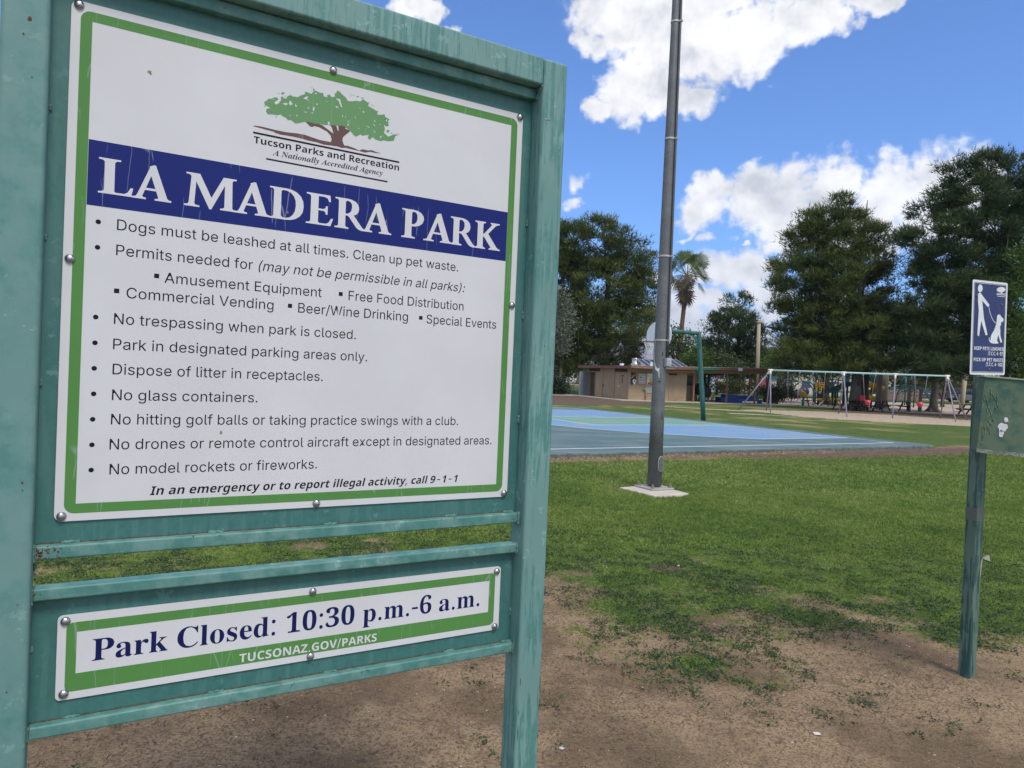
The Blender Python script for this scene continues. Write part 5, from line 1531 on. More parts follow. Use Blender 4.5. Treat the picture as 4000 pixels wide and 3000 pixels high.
mb.tube([rc + Vector((.228 * math.cos(a), .228 * math.sin(a), 0)) for a in [2 * PI * i / 24 for i in range(25)]], .012, 6, cap=False)
mb.tube([rc + Vector((.228 * math.cos(a), .228 * math.sin(a), -.035)) for a in [2 * PI * i / 24 for i in range(25)]], .008, 6, cap=False)
mb.bar(hl(-.07, 2.45, 3.02), hl(-.07, 2.66, 3.02), .03, .05)
mb.bar(hl(.07, 2.45, 3.02), hl(.07, 2.66, 3.02), .03, .05)
mb.bar(hl(-.12, 2.455, 3.0), hl(.12, 2.455, 3.0), .02, .14)
mb.build('rim', plain('rim_red', (.23, .045, .04), .5), hoop)
mb = MB()
N = 12
rings = [(.225, 0), (.19, -.10), (.155, -.20), (.125, -.30), (.105, -.40), (.10, -.48)]
for k in range(N):
    for sgn in (1, -1):
        pts = [rc + Vector((r * math.cos(2 * PI * (k + sgn * i * .5) / N), r * math.sin(2 * PI * (k + sgn * i * .5) / N), z)) for i, (r, z) in enumerate(rings)]
        mb.tube(pts, .0075, 4, cap=False)
mb.build('net', plain('net_cord', (.66, .66, .62), .9), hoop)

# ------------------------------------------------------------------ pet waste station
pw_paint = weathered('dark_green_post_paint', (0.018, 0.072, 0.066), (0.140, 0.205, 0.150), rust=1.0, drip=17, chalk_lo=.49)
pw_box = weathered('mottled_green_box_paint', (0.030, 0.098, 0.066), (0.115, 0.160, 0.100), rust=1.0, drip=13, chalk_lo=.47, streak=False, rough=.62)
QX, QY = 2.560, 3.875
pet = empty('pet_waste_station', (QX, QY, 0), 'weathered green post with blue pet leash sign and bag dispenser box at right', 'pet waste station')
mb = MB()
Mq = Matrix.Rotation(math.radians(24), 4, 'Z')
mb.box(-.031, .031, -.031, .031, -.3, 1.98, M=Mq)
mb.build('post', pw_paint, pet, bevel=.005)
mb = MB()
mb.box(-.0318, .0318, -.0318, .0318, .865, .935, M=Mq)
mb.build('tape_band', plain('old_tape', (.095, .110, .090), .6, bump=.3), pet)
# curling end of tape
mb = MB()
e0 = Mq @ Vector((.030, -.0325, .66))
mb.add([e0 + Vector(p) for p in ((0, 0, 0), (.012, -.003, .012), (.034, -.006, .022), (.040, -.008, -.014), (.014, -.003, -.004))], [(0, 1, 2, 3, 4)])
mb.add([e0 + Vector(p) for p in ((-.010, -.001, -.10), (-.004, -.001, -.10), (.002, -.001, .0), (-.004, -.001, -.01))], [(0, 1, 2, 3)])
mb.build('loose_tape', plain('tape_pale', (.40, .39, .31), .6), pet)
mb = MB()
mb.box(-.026, .031, -.0322, -.0316, .02, .58, M=Mq)
fl = [(-.020 + .05 * i / 7 + random.uniform(-.003, .003), .03 + random.uniform(0, .05)) for i in range(8)]
# bag dispenser box beside and in front of the post
bx = at(3812, 1764, 3.72)
BZ0, BZ1 = at(3808, 1764, 3.70).z, at(3830, 1468, 3.70).z
Mb = Matrix.Translation((bx.x - QX, bx.y - QY, BZ0)) @ Matrix.Rotation(math.radians(-14), 4, 'Z') @ Matrix.Rotation(math.radians(3.2), 4, 'Y') @ Matrix.Translation((0, 0, -BZ0))
BW, BD = .36, .085
mb = MB()
mb.box(0, BW, 0, BD, BZ0, BZ1, M=Mb)
mb.build('dispenser_box', pw_box, pet, bevel=.006)
mb = MB()
mb.box(-.006, BW + .006, -.008, BD, BZ1 - .004, BZ1 + .004, M=Mb)
mb.build('box_lid', plain('chalky_lid', (.27, .31, .22), .8, var=.35, scale=25, bump=.6, bscale=120), pet)
mb = MB()
mb.box(.001, BW, -.006, -.001, BZ0 - .004, BZ0 + .016, M=Mb)
mb.build('peeling_hem', plain('peeling_paint', (.20, .22, .17), .9, var=.6, scale=45, bump=1.0, bscale=90), pet)
rr = random.Random(4)
mb = MB()
for (cx, cz, w, h) in ((.122, .140, .010, .015), (.110, .098, .022, .026), (.106, .066, .011, .022)):
    pts = []
    for i in range(16):
        a = 2 * PI * i / 16
        k = rr.uniform(.75, 1.15)
        pts.append((cx + w * math.cos(a) * k, -.0018, (BZ0 + .04) + cz + h * math.sin(a) * k))
    mb.add([Mb @ Vector(p) for p in pts], [tuple(range(16))])
mb.build('paper_scrap', plain('scrap_paper', (.62, .62, .62), .8, var=.3, scale=60), pet)
mb = MB()
for k in range(26):
    x, z = rr.uniform(.01, .33), BZ0 + rr.uniform(.03, .36)
    if rr.random() < .5:
        x = rr.uniform(.01, .05)
    P = [Vector((x, -.0015, z))]
    for i in range(rr.randint(2, 5)):
        P.append(P[-1] + Vector((rr.uniform(-.006, .010), 0, -rr.uniform(.006, .018))))
    mb.tube([Mb @ p for p in P], [rr.uniform(.0008, .0022) for _ in P], 4)
mb.build('paint_curl', plain('paint_curl', (.14, .19, .11), .8, var=.5, scale=60), pet)

film_blue = plain('faded_navy_film', (.036, .050, .135), .6, var=.14, scale=9, spec=.2)
film_blue_w = plain('faded_white_film', (.66, .69, .68), .6, var=.08, scale=20)
p0 = at(3787, 1463, 3.745)
syaw = math.radians(25)
tl = math.radians(1.6)
Ms = Matrix.Translation((p0.x - QX, p0.y - QY, p0.z)) @ Matrix.Rotation(syaw, 4, 'Z') @ Matrix.Rotation(-tl, 4, 'Y')
SW, SH = .298, .500
Mp = Ms @ Matrix(((1, 0, 0, 0), (0, 0, -1, 0), (0, 1, 0, 0), (0, 0, 0, 1)))
mb = MB()
mb.prism(rrect(0, SW, 0, SH, .010), Mp, .002)
ps = mb.build('pet_sign_plate', film_blue_w, pet)
fill([(0, [rrect(.0115, SW - .0115, .0115, SH - .0115, .006)])], 'blue_field', film_blue, ps, Ms, lift=.0024)
fill([(0, [rrect(.0145, SW - .0145, .0145, SH - .0145, .005), rrect(.0165, SW - .0165, .0165, SH - .0165, .004)[::-1]])], 'inner_line', film_blue_w, ps, Ms, lift=.0027)


def px2s(x, y):
    """spot of the sign measured on an enlarged view -> sign coordinates"""
    # bilinear on the four measured corners
    TL, TR, BL, BR = (315, 325), (798, 388), (290, 1535), (735, 1558)
    s, t = .5, .5
    for _ in range(12):
        ex = (TL[0] * (1 - s) + TR[0] * s) * t + (BL[0] * (1 - s) + BR[0] * s) * (1 - t) - x
        ey = (TL[1] * (1 - s) + TR[1] * s) * t + (BL[1] * (1 - s) + BR[1] * s) * (1 - t) - y
        s -= ex / 465
        t += ey / 1190
    return s * SW, t * SH


def PL(p):
    return [px2s(*q) for q in p]


manhead = [(412 + 32 * math.cos(a), 442 + 50 * math.sin(a)) for a in [2 * PI * i / 18 for i in range(18)]]
man = [(385, 510), (400, 495), (418, 500), (440, 530), (540, 660), (515, 682), (440, 600), (450, 700), (465, 830), (512, 1035), (487, 1042), (428, 855), (400, 1053), (378, 1032), (395, 720), (383, 600)]
leash = [(528, 678), (540, 740), (565, 810), (590, 860), (632, 900)]
dog = [(642, 800), (655, 785), (680, 783), (695, 805), (710, 822), (730, 840), (728, 865), (712, 882), (692, 880), (697, 905), (690, 925), (680, 935), (686, 990), (683, 1040), (695, 1095), (706, 1120), (703, 1142), (683, 1138), (672, 1095), (655, 1040), (645, 1080), (640, 1125), (655, 1135), (655, 1152), (590, 1150), (560, 1143), (540, 1125), (530, 1095), (531, 1072), (537, 1070), (540, 1100), (553, 1112), (555, 1060), (570, 1025), (600, 980), (627, 910), (632, 905), (636, 860)]
gs = [(0, [PL(manhead)]), (0, [PL(man)]), (0, [PL(dog)]), (1, [stroke(PL(leash), .0035)])]
fill(gs, 'walker_and_dog_picture', film_blue_w, ps, Ms, lift=.0027)
tree = [(700 + (60 + 8 * math.sin(i * 2.3)) * math.cos(2 * PI * i / 26), 468 + (34 + 6 * math.sin(i * 3.1)) * math.sin(2 * PI * i / 26)) for i in range(26)]
fill([(0, [PL(tree)]), (0, [PL([(698, 498), (712, 498), (716, 516), (694, 514)])]), (0, [stroke(PL([(640, 512), (766, 524)]), .0022)]), (0, [stroke(PL([(636, 526), (766, 540)]), .0040)]), (0, [stroke(PL([(648, 548), (755, 562)]), .0028)])],
     'small_tree_emblem', film_blue_w, ps, Ms, lift=.0027)


def sline(s, xa, ya, xb, yb, cap, off):
    x0, z0 = px2s(xa, ya)
    x1, z1 = px2s(xb, yb)
    fill(text_groups(s, 'B', x0, x1, (z0 + z1) / 2, cap), 'lettering_line', film_blue_w, ps, Ms, lift=.0026)


sline('KEEP PETS LEASHED', 342, 1222, 727, 1246, .0180, .0009)
sline('(T.C.C. 4-97)', 520, 1296, 722, 1308, .0190, .0004)
sline('PICK UP PET WASTE', 334, 1364, 716, 1388, .0180, .0009)
sline('(T.C.C. 4-102)', 490, 1434, 713, 1446, .0190, .0004)
for (x, y) in ((575, 405), (532, 1480), (365, 530), (703, 658)):
    cx, cz = px2s(x, y)
    mb = MB()
    mb.lathe([(.0055, .0022), (.005, .006), (.0003, .008)], (cx, 0, cz), 8, M=Matrix(((1, 0, 0, 0), (0, 0, -1, 0), (0, 1, 0, 0), (0, 0, 0, 1))))
    mb.v = [tuple(Ms @ Vector(p)) for p in mb.v]
    mb.build('screw', plain('rusty_screw', (.22, .18, .14), .8, .3, bump=.5, bscale=300), ps)
mb = MB()
for k in range(14):
    x = .10 + k * .011 + rr.uniform(-.004, .004)
    mb.blob((x, -.006, -.004 - .0025 * (k / 14)), rr.uniform(.004, .009), .004, rr.uniform(.002, .006), 6, 4, noise=.3, seed=k)
mb.v = [tuple(Ms @ Vector(p)) for p in mb.v]
mb.build('peeled_paint_flake', plain('peeled_flakes', (.48, .46, .34), .9, var=.4, scale=90), pet)


# ------------------------------------------------------------------ restroom building with ramada
def Zm(x0, y0, k):
    """spot on an enlarged view -> spot of the photograph"""
    return lambda x, y: (x0 + x / k, y0 + y / k)


BO = Vector((8.9, 54.1, 0))
BY = math.radians(19)
E1 = Vector((math.cos(BY), math.sin(BY), 0))
E2 = Vector((-math.sin(BY), math.cos(BY), 0))


def onplane(uv, o, n):
    d = ray(*uv)
    c = Vector((0, 0, CAM_H))
    return c + d * ((o - c).dot(n) / d.dot(n))


def fw(uv, t=0.0):
    """front wall: distance along it and height"""
    p = onplane(uv, BO + E2 * t, E2)
    return (p - BO).dot(E1), p.z


def lw(uv, t=0.0):
    """left wall"""
    p = onplane(uv, BO + E1 * t, E1)
    return (p - BO).dot(E2), p.z


bld = empty('restroom_building', BO, 'low tan restroom building with brown roof edge and open ramada, murals beside its window', 'building', rotz=BY)
tan = plain('tan_stucco', (.36, .265, .165), .9, var=.10, scale=1.2, bump=.4, bscale=30)
tan2 = plain('tan_door_paint', (.315, .23, .145), .7, var=.10, scale=2)
beamc = plain('tan_beam', (.26, .175, .105), .8, var=.15, scale=3)
brown = plain('brown_fascia', (.20, .085, .055), .7, var=.22, scale=1.5)
brown_d = plain('dark_brown_timber', (.045, .028, .022), .8, var=.3)
post_b = plain('brown_post_paint', (.25, .125, .075), .7, var=.15)
fgreen = plain('fascia_green', (.022, .15, .12), .7, var=.15)
fmauve = plain('fascia_faded', (.27, .16, .13), .8, var=.15)
roofm = plain('roof_coating', (.42, .40, .38), .9, var=.2, scale=1)
steel_w = plain('door_grey_paint', (.20, .225, .255), .5, var=.08, scale=2)
dark_in = plain('interior_dark', (.02, .022, .028), .9)
glassb = plain('glass_block', (.28, .30, .29), .25, var=.25, scale=6)
white_p = plain('white_paint', (.66, .66, .64), .5, var=.06)
black_p = plain('black_paint', (.015, .015, .018), .5)
L6 = Zm(2150, 1380, 7.373)
A1 = Zm(2600, 1400, 7.373)
A2 = Zm(2850, 1400, 7.373)
A3 = Zm(3100, 1400, 7.373)
A4 = Zm(3350, 1400, 7.373)
A5 = Zm(3600, 1380, 6.38)
P2 = Zm(2100, 1300, 3.687)


def bpart(name, boxes, mat, parent=None, bevel=0):
    """boxes in building axes: x along front, y back, z up"""
    mb = MB()
    for b in boxes:
        mb.box(*b)
    return mb.build(name, mat, parent or bld, bevel=bevel)


WT = 2.42
RW = fw(A1(595, 1000))[0]
op0 = lw(L6(1285, 900))[0]
op1 = lw(L6(1095, 900))[0]
# walls
bpart('front_wall', [(0, RW, 0, .2, .05, WT)], tan)
bpart('left_wall', [(0, .2, .202, op0, .05, WT), (0, .2, op0 + .002, op1 - .002, 2.08, WT), (0, .2, op1, op1 + .35, .05, WT)], tan)
bpart('back_wall', [(.202, RW + 3.2, op1 + .15, op1 + .35, .05, WT)], tan)
bpart('recess_wall', [(RW - .2, RW - .002, .202, 1.6, .05, WT), (RW, RW + 2.1, 1.6, 1.8, .05, WT)], tan)
bpart('side_wall', [(RW + 1.9, RW + 2.1, 1.802, op1 + .148, .05, WT)], tan)
bpart('partition', [(1.6, 1.8, .202, op1 + .148, .06, WT)], dark_in)  # near-black colour stands in for the unlit room behind the doorway
# vertical pilasters, transom strips on the shaded side
trans = []
for (xa, xb) in ((1110, 1455), (1850, 2240)):
    a, b = sorted((lw(L6(xa, 500))[0], lw(L6(xb, 500))[0]))
    trans.append((-.03, -.002, a, b, 2.14, 2.40))
bpart('transom_louvre', trans, brown_d)
bpart('pilaster', [(-.05, -.002, lw(L6(1515, 900))[0], lw(L6(1435, 900))[0], .06, WT - .002)], tan2)
bpart('pilaster', [(-.05, -.002, lw(L6(1850, 900))[0], lw(L6(1730, 900))[0], .06, WT - .003)], tan2)
d1 = bpart('door', [(-.03, -.003, lw(L6(1722, 900))[0], lw(L6(1522, 900))[0], .07, 2.05)], tan2)
d2 = bpart('door', [(-.035, -.003, lw(L6(2205, 900))[0], lw(L6(1965, 900))[0], .07, 2.06)], tan2)
hs = lw(L6(1995, 950))[0]
bpart('handle', [(-.10, -.036, hs - .06, hs + .04, .98, 1.10)], white_p, d2)
gs_ = lw(L6(2082, 800))[0]
bpart('restroom_symbol', [(-.042, -.036, gs_ - .07, gs_ + .07, 1.42, 1.62), (-.042, -.036, gs_ - .1, gs_ + .1, 1.27, 1.38), (-.042, -.036, gs_ - .05, gs_ + .05, 1.66, 1.74)], black_p, d2)
bpart('door_lettering', [(-.042, -.036, gs_ - .2 + i * .085, gs_ - .2 + i * .085 + .055, 1.80, 1.88) for i in range(5)], black_p, d2)
bpart('handle', [(-.08, -.031, lw(L6(1530, 950))[0] - .08, lw(L6(1530, 950))[0], .9, 1.08)], black_p, d1)
# open grey steel door, swung outward
Mdoor = Matrix.Translation((-.03, op1, 0)) @ Matrix.Rotation(math.radians(4), 4, 'Z')
mb = MB()
mb.box(-.86, 0, 0, .045, .07, 2.08, M=Mdoor)
gd = mb.build('open_door', steel_w, bld)
mb = MB()
for b in ((-.86, -.80, -.012, -.001, .07, 2.08), (-.06, 0, -.012, -.001, .07, 2.08), (-.799, -.061, -.012, -.001, .07, .13), (-.799, -.061, -.012, -.001, 2.02, 2.08), (-.799, -.061, -.012, -.001, 1.08, 1.12)):
    mb.box(*b, M=Mdoor)
mb.build('door_rail', plain('door_edge', (.26, .285, .31), .5), gd)
mb = MB()
mb.tube([Mdoor @ Vector((-.82, -.05, 1.1)), Mdoor @ Vector((-.82, 0, 1.1))], .035, 8)
mb.build('handle', white_p, gd)
bpart('door_frame', [(-.04, -.002, op0 - .06, op0, .06, 2.13), (-.04, -.002, op1, op1 + .07, .06, 2.13)], steel_w)

# front wall openings
P2f = lambda x, y, t=0: fw(P2(x, y), t)
A1f = lambda x, y, t=0: fw(A1(x, y), t)


def frect(x0, y0, x1, y1, conv):
    s0, z1 = conv(x0, (y0))
    s1, _ = conv(x1, y0)
    _, z0 = conv((x0 + x1) / 2, y1)
    _, z1 = conv((x0 + x1) / 2, y0)
    return s0, s1, z0, z1


s0, s1, z0, z1 = frect(1442, 585, 1565, 742, P2f)
w = bpart('window', [(s0, s1, -.04, -.003, z0, z1)], tan2)
bpart('window_frame', [(s0, s0 + .07, -.07, -.041, z0, z1), (s1 - .07, s1, -.07, -.041, z0, z1), (s0 + .071, s1 - .071, -.07, -.041, z0, z0 + .06), (s0 + .071, s1 - .071, -.07, -.041, z1 - .06, z1)], tan, w)
nx, nz = 5, 5
for i in range(nx):
    for j in range(nz):
        a = s0 + .085 + (s1 - s0 - .17) * i / nx
        b = s0 + .085 + (s1 - s0 - .17) * (i + 1) / nx - .02
        c = z0 + .075 + (z1 - z0 - .15) * j / nz
        d = z0 + .075 + (z1 - z0 - .15) * (j + 1) / nz - .02
        bpart('glass_block', [(a, b, -.055, -.0415, c, d)], black_p if (i, j) == (1, 3) else glassb, w)
bpart('mortar_grid', [(s0 + .0715, s1 - .0715, -.0435, -.0402, z0 + .061, z1 - .061)], white_p, w)
# murals
red = plain('mural_red', (.38, .03, .035), .6)
yel = plain('mural_yellow', (.62, .42, .03), .6)
navy = plain('mural_black', (.03, .03, .045), .6)
orange = plain('mural_orange', (.55, .13, .03), .6)


def mural(x0, y0, x1, y1, bg):
    s0, s1, z0, z1 = frect(x0, y0, x1, y1, P2f)
    o = bpart('mural_board', [(s0, s1, -.03, -.003, z0, z1)], bg)

    def shp(name, poly, mat, k=0):
        # poly in 0..1 of the board
        mb = MB()
        M = Matrix(((1, 0, 0, 0), (0, 0, -1, -.0305 - .001 * k), (0, 1, 0, 0), (0, 0, 0, 1)))
        mb.prism([(s0 + a * (s1 - s0), z0 + b * (z1 - z0)) for a, b in poly], M, .002)
        mb.build(name, mat, o)
    return shp


m1 = mural(1345, 572, 1420, 745, navy)
m1('painted_ball', [(.66 + .32 * math.cos(a), .28 + .17 * math.sin(a)) for a in [2 * PI * i / 14 for i in range(14)]], white_p)
m1('painted_ball_patch', [(.68 + .12 * math.cos(a), .27 + .07 * math.sin(a)) for a in [2 * PI * i / 6 for i in range(6)]], navy, 3)
m1('painted_ball_shadow', [(.48, .02), (.95, .02), (.9, .12), (.52, .12)], white_p)
m1('painted_bat', [(.06, .50), (.13, .50), (.52, .72), (.60, .80), (.46, .78), (.08, .56)], yel)
m1('painted_cross', [(.55, .98), (.66, .98), (.98, .72), (.88, .70)], red)
m1('painted_cross', [(.86, .99), (.97, .99), (.66, .70), (.57, .72)], orange, 3)
m2_ = mural(1580, 590, 1745, 755, white_p)
m2_('painted_football', [(.02, .04), (.10, .24), (.30, .30), (.52, .26), (.58, .10), (.50, .02)], red)
m2_('painted_laces', [(.2, .14), (.42, .17), (.42, .20), (.2, .17)], white_p, 3)
m2_('painted_burst', [(.30 + (.26 if i % 2 else .13) * math.cos(PI * i / 8) , .44 + (.26 if i % 2 else .13) * math.sin(PI * i / 8)) for i in range(16)], yel, 1)
m2_('painted_dark_field', [(.56, .02), (.98, .02), (.98, .96), (.62, .7)], navy)
m2_('painted_red_ball', [(.74 + .17 * math.cos(a), .25 + .17 * math.sin(a)) for a in [2 * PI * i / 12 for i in range(12)]], red, 3)
s0, s1, z0, z1 = frect(1580, 590, 1745, 755, P2f)
gp = []
for ch, x in (('P', .05), ('L', .21), ('A', .34), ('Y', .5)):
    a, cs = glyph('B', ch)
    k = (z1 - z0) * .26 / .714
    gp.append((0, [[(s0 + (s1 - s0) * x + px * k * .55, z0 + (z1 - z0) * (.66 + .05 * x) + py * k) for px, py in c] for c in cs]))
fill(gp, 'mural_lettering', black_p, bld, Matrix.Translation((0, -.033, 0)), lift=.0)
s0, s1, z0, z1 = frect(1545, 775, 1665, 868, P2f)
bpart('utility_panel', [(s0, s1, -.06, -.003, z0, z1)], plain('panel_grey_green', (.33, .36, .31), .5), bevel=.01)
s0, z0 = P2f(1552, 815)
mb = MB()
mb.tube([(s0, -.10, .05), (s0, -.10, z0 - .08), (s0 - .04, -.10, z0), (s0 - .28, -.10, z0)], .055, 8)
mb.build('drain_pipe', tan, bld)
bpart('wall_band', [(.02, RW, -.012, -.003, .33, .36)], tan2)
# front door near the pole
s0, s1, z0, z1 = frect(105, 515, 275, 1230, A1f)
bpart('door', [(s0, s1, -.03, -.003, .07, z1)], tan2)
bpart('transom_louvre', [(s0 - .05, s1 + .15, -.04, -.003, z1 + .08, z1 + .22)], brown_d)
s0, s1, z0, z1 = frect(625, 500, 790, 785, lambda x, y: fw(A1(x, y), 1.6))
w = bpart('window', [(s0, s1, 1.56, 1.597, z0, z1)], plain('dark_glass', (.03, .035, .035), .2, var=.3, scale=3))
bpart('window_bar', [(s0 + (s1 - s0) * k / 4, s0 + (s1 - s0) * k / 4 + .03, 1.54, 1.559, z0, z1) for k in range(5)], plain('window_bar_grey', (.10, .11, .11), .6), w)
s0, z0 = A1f(300, 1140, -.3)
mb = MB()
mb.tube([(s0, -.25, .05), (s0, -.25, z0), (s0 + .95, -.25, z0 - .02)], .03, 6)
mb.build('rail', tan, bld)

# roof
RX0, RX1, RY0, RY1 = -.5, 12.6, -1.2, 8.3


def rz_(x):
    return 2.47 + .30 * max(0, x - 2) / 9.8


mb = MB()
xs = [RX0, 2.0, 6.0, 9.5, RX1]
for i in range(4):
    a, b = xs[i], xs[i + 1]
    mb.add([(a, RY0 + .03, rz_(a)), (b, RY0 + .03, rz_(b)), (b, RY1, rz_(b) - .08), (a, RY1, rz_(a) - .08),
            (a, RY0 + .03, rz_(a) + .16), (b, RY0 + .03, rz_(b) + .16), (b, RY1, rz_(b) + .08), (a, RY1, rz_(a) + .08)],
           [(0, 3, 2, 1), (4, 5, 6, 7), (0, 1, 5, 4), (1, 2, 6, 5), (2, 3, 7, 6), (3, 0, 4, 7)])
mb.build('roof', roofm, bld)


def fascia(x0, x1, mat, y=RY0):
    mb = MB()
    n = max(1, int((x1 - x0) / 1.5))
    for i in range(n):
        a, b = x0 + (x1 - x0) * i / n, x0 + (x1 - x0) * (i + 1) / n
        for (lo, hi, yy, mi) in ((-.02, .15, y, 0), (.152, .19, y - .03, 1)):
            mb.add([(a, yy, rz_(a) + lo), (b, yy, rz_(b) + lo), (b, yy + .028 + (0.03 if mi else 0), rz_(b) + lo), (a, yy + .028 + (0.03 if mi else 0), rz_(a) + lo),
                    (a, yy, rz_(a) + hi), (b, yy, rz_(b) + hi), (b, yy + .028 + (0.03 if mi else 0), rz_(b) + hi), (a, yy + .028 + (0.03 if mi else 0), rz_(a) + hi)],
                   [(0, 3, 2, 1), (4, 5, 6, 7), (0, 1, 5, 4), (1, 2, 6, 5), (2, 3, 7, 6), (3, 0, 4, 7)], mi)
    mb.build('fascia_board', [mat, plain('drip_edge', (.40, .33, .28), .7)], bld)


f0 = fw(A1(265, 290), RY0)[0]
f1 = fw(A1(805, 290), RY0)[0]
f2 = fw(A1(1530, 290), RY0)[0]
fascia(RX0, f0, fmauve)
fascia(f0, f1, brown)
fascia(f1, f2, fgreen)
fascia(f2, RX1, brown)
bpart('side_fascia', [(RX0 - .03, RX0 - .002, RY0 + .03, RY1, 2.40, 2.62)], brown)
bpart('side_fascia', [(RX1 + .002, RX1 + .03, RY0 + .03, RY1, 2.72, 2.94)], brown)
mb = MB()
for i in range(8):
    a, b = -.3 + 12.5 * i / 8, -.3 + 12.5 * (i + 1) / 8
    mb.add([(a, -.42, rz_(a) - .30), (b, -.42, rz_(b) - .30), (b, -.22, rz_(b) - .30), (a, -.22, rz_(a) - .30), (a, -.42, rz_(a) - .002), (b, -.42, rz_(b) - .002), (b, -.22, rz_(b) - .002), (a, -.22, rz_(a) - .002)],
           [(0, 3, 2, 1), (4, 5, 6, 7), (0, 1, 5, 4), (1, 2, 6, 5), (2, 3, 7, 6), (3, 0, 4, 7)])
mb.build('front_beam', beamc, bld)
bpart('rear_beam', [(RW + 2.1, 12.2, 5.2, 5.35, 2.28, 2.467)], brown_d)
for u in (2707, 2836, 2947, 3000):
    s = fw((u, 1560), -.3)[0]
    bpart('post', [(s - .06, s + .06, -.37, -.25, .05, rz_(s) - .302)], post_b if u < 2990 else brown_d)
for uv in ((2753, 1500), (2768, 1500), (2929, 1500), (2996, 1500)):
    s = fw(uv, 5.27)[0]
    bpart('rear_post', [(s - .07, s + .07, 5.2, 5.34, .05, 2.277)], brown_d)
s0, z0 = fw(A1(2135, 320), RY0)
bpart('floodlight', [(s0 - .16, s0 + .16, RY0 - .14, RY0 - .035, z0 - .12, z0 + .1)], white_p, bevel=.01)
# roof plant: vent, panels, small boxes
galvb = plain('bright_galvanised', (.5, .5, .5), .3, .9, var=.2, scale=5)
pv = P2(1405, 455)
pt = onplane(pv, BO + E2 * 2.2, E2) - BO
vx, vy = pt.dot(E1), 2.2
vz = rz_(vx) + .13
mb = MB()
mb.lathe([(.34, 0), (.34, .10), (.30, .12), (.36, .15), (.36, .24), (.33, .27), (.28, .30), (.28, .62), (.30, .66), (.10, .72), (.001, .73)], (vx, vy, vz), 18)
mb.build('roof_vent', galvb, bld)
cell = plain('solar_cell', (.020, .030, .075), .25, var=.2, scale=8)
frame_w = plain('panel_frame', (.55, .56, .58), .4, .5)


def solar(us, vbot, utop, vtop, t):
    """tilted panels standing on the roof, front edge low"""
    for k in range(len(us) - 1):
        a = onplane((us[k], vbot), BO + E2 * t, E2) - BO
        b = onplane((us[k + 1], vbot), BO + E2 * t, E2) - BO
        s0, s1 = a.dot(E1), b.dot(E1)
        z0 = rz_(s0) + .16
        L = .95
        c, s = math.cos(math.radians(38)), math.sin(math.radians(38))
        sk = -.78 / 1.0
        M = Matrix(((1, sk * c, 0, s0), (0, c, -s, t), (0, s, c, z0), (0, 0, 0, 1)))
        mb = MB()
        w_ = (s1 - s0)
        mb.box(.03, w_ - .03, .03, L - .03, -.02, .012, M=M)
        o = mb.build('solar_panel', cell, bld)
        mb = MB()
        for q in ((0, .028, 0, L), (w_ - .028, w_ - .002, 0, L), (.0285, w_ - .0285, 0, .028), (.0285, w_ - .0285, L - .028, L)):
            mb.box(q[0], q[1], q[2], q[3], -.025, .025, M=M)
        mb.build('panel_frame', frame_w, o)


solar([2527, 2549, 2571, 2593, 2615, 2646, 2668], 1431, 0, 0, 1.2)
solar([2668, 2689], 1431, 0, 0, 1.2)
mb = MB()
a = onplane((2545, 1425), BO + E2 * 1.0, E2) - BO
mb.box(a.dot(E1) - .08, a.dot(E1) + .08, 1.0, 1.1, rz_(3) + .16, rz_(3) + .5)
mb.box(a.dot(E1) + .12, a.dot(E1) + .6, 1.0, 1.3, rz_(3) + .16, rz_(3) + .42)
mb.build('roof_equipment', white_p, bld)
a = onplane((2431, 1425), BO + E2 * 3.0, E2) - BO
bpart('roof_light', [(a.dot(E1) - .14, a.dot(E1) + .14, 3.0, 3.2, 2.62, 2.85)], white_p)
# blue picnic counters under the ramada
blue = plain('blue_counter_paint', (.012, .055, .20), .5, var=.15)
blue2 = plain('blue_counter_light', (.018, .085, .27), .5, var=.15)
grn = plain('green_counter_paint', (.02, .16, .03), .5, var=.15)
cnt = empty('ramada_counter', BO + E1 * 9.5, 'blue and green painted block counter with recesses under the ramada', 'counter', rotz=BY)


def cpart(name, u0, v0, u1, v1, t, d, mat):
    a = fw((u0, v0), t)
    b = fw((u1, v0), t)
    zt = a[1]
    zb = fw((u0, v1), t)[1]
    mb = MB()
    mb.box(a[0] - 9.5, b[0] - 9.5, t, t + d, max(.05, zb), zt)
    mb.build(name, mat, cnt)


cpart('end_block', *A1(1600, 1110), *A1(1735, 1300), .3, .8, blue)
cpart('tall_block', *A1(1790, 1040), *A1(2060, 1300), .25, .9, blue)
cpart('back_ledge', *A2(215, 1060), *A2(800, 1170), .9, .5, blue)
cpart('seat_ledge', *A2(225, 1170), *A2(945, 1225), .3, .59, blue2)
cpart('seat_support', *A2(225, 1226), *A2(370, 1300), .32, .5, blue2)
cpart('seat_support', *A2(905, 1226), *A2(945, 1300), .32, .5, blue2)
cpart('green_block', *A2(805, 1060), *A2(960, 1170), .9, .6, grn)
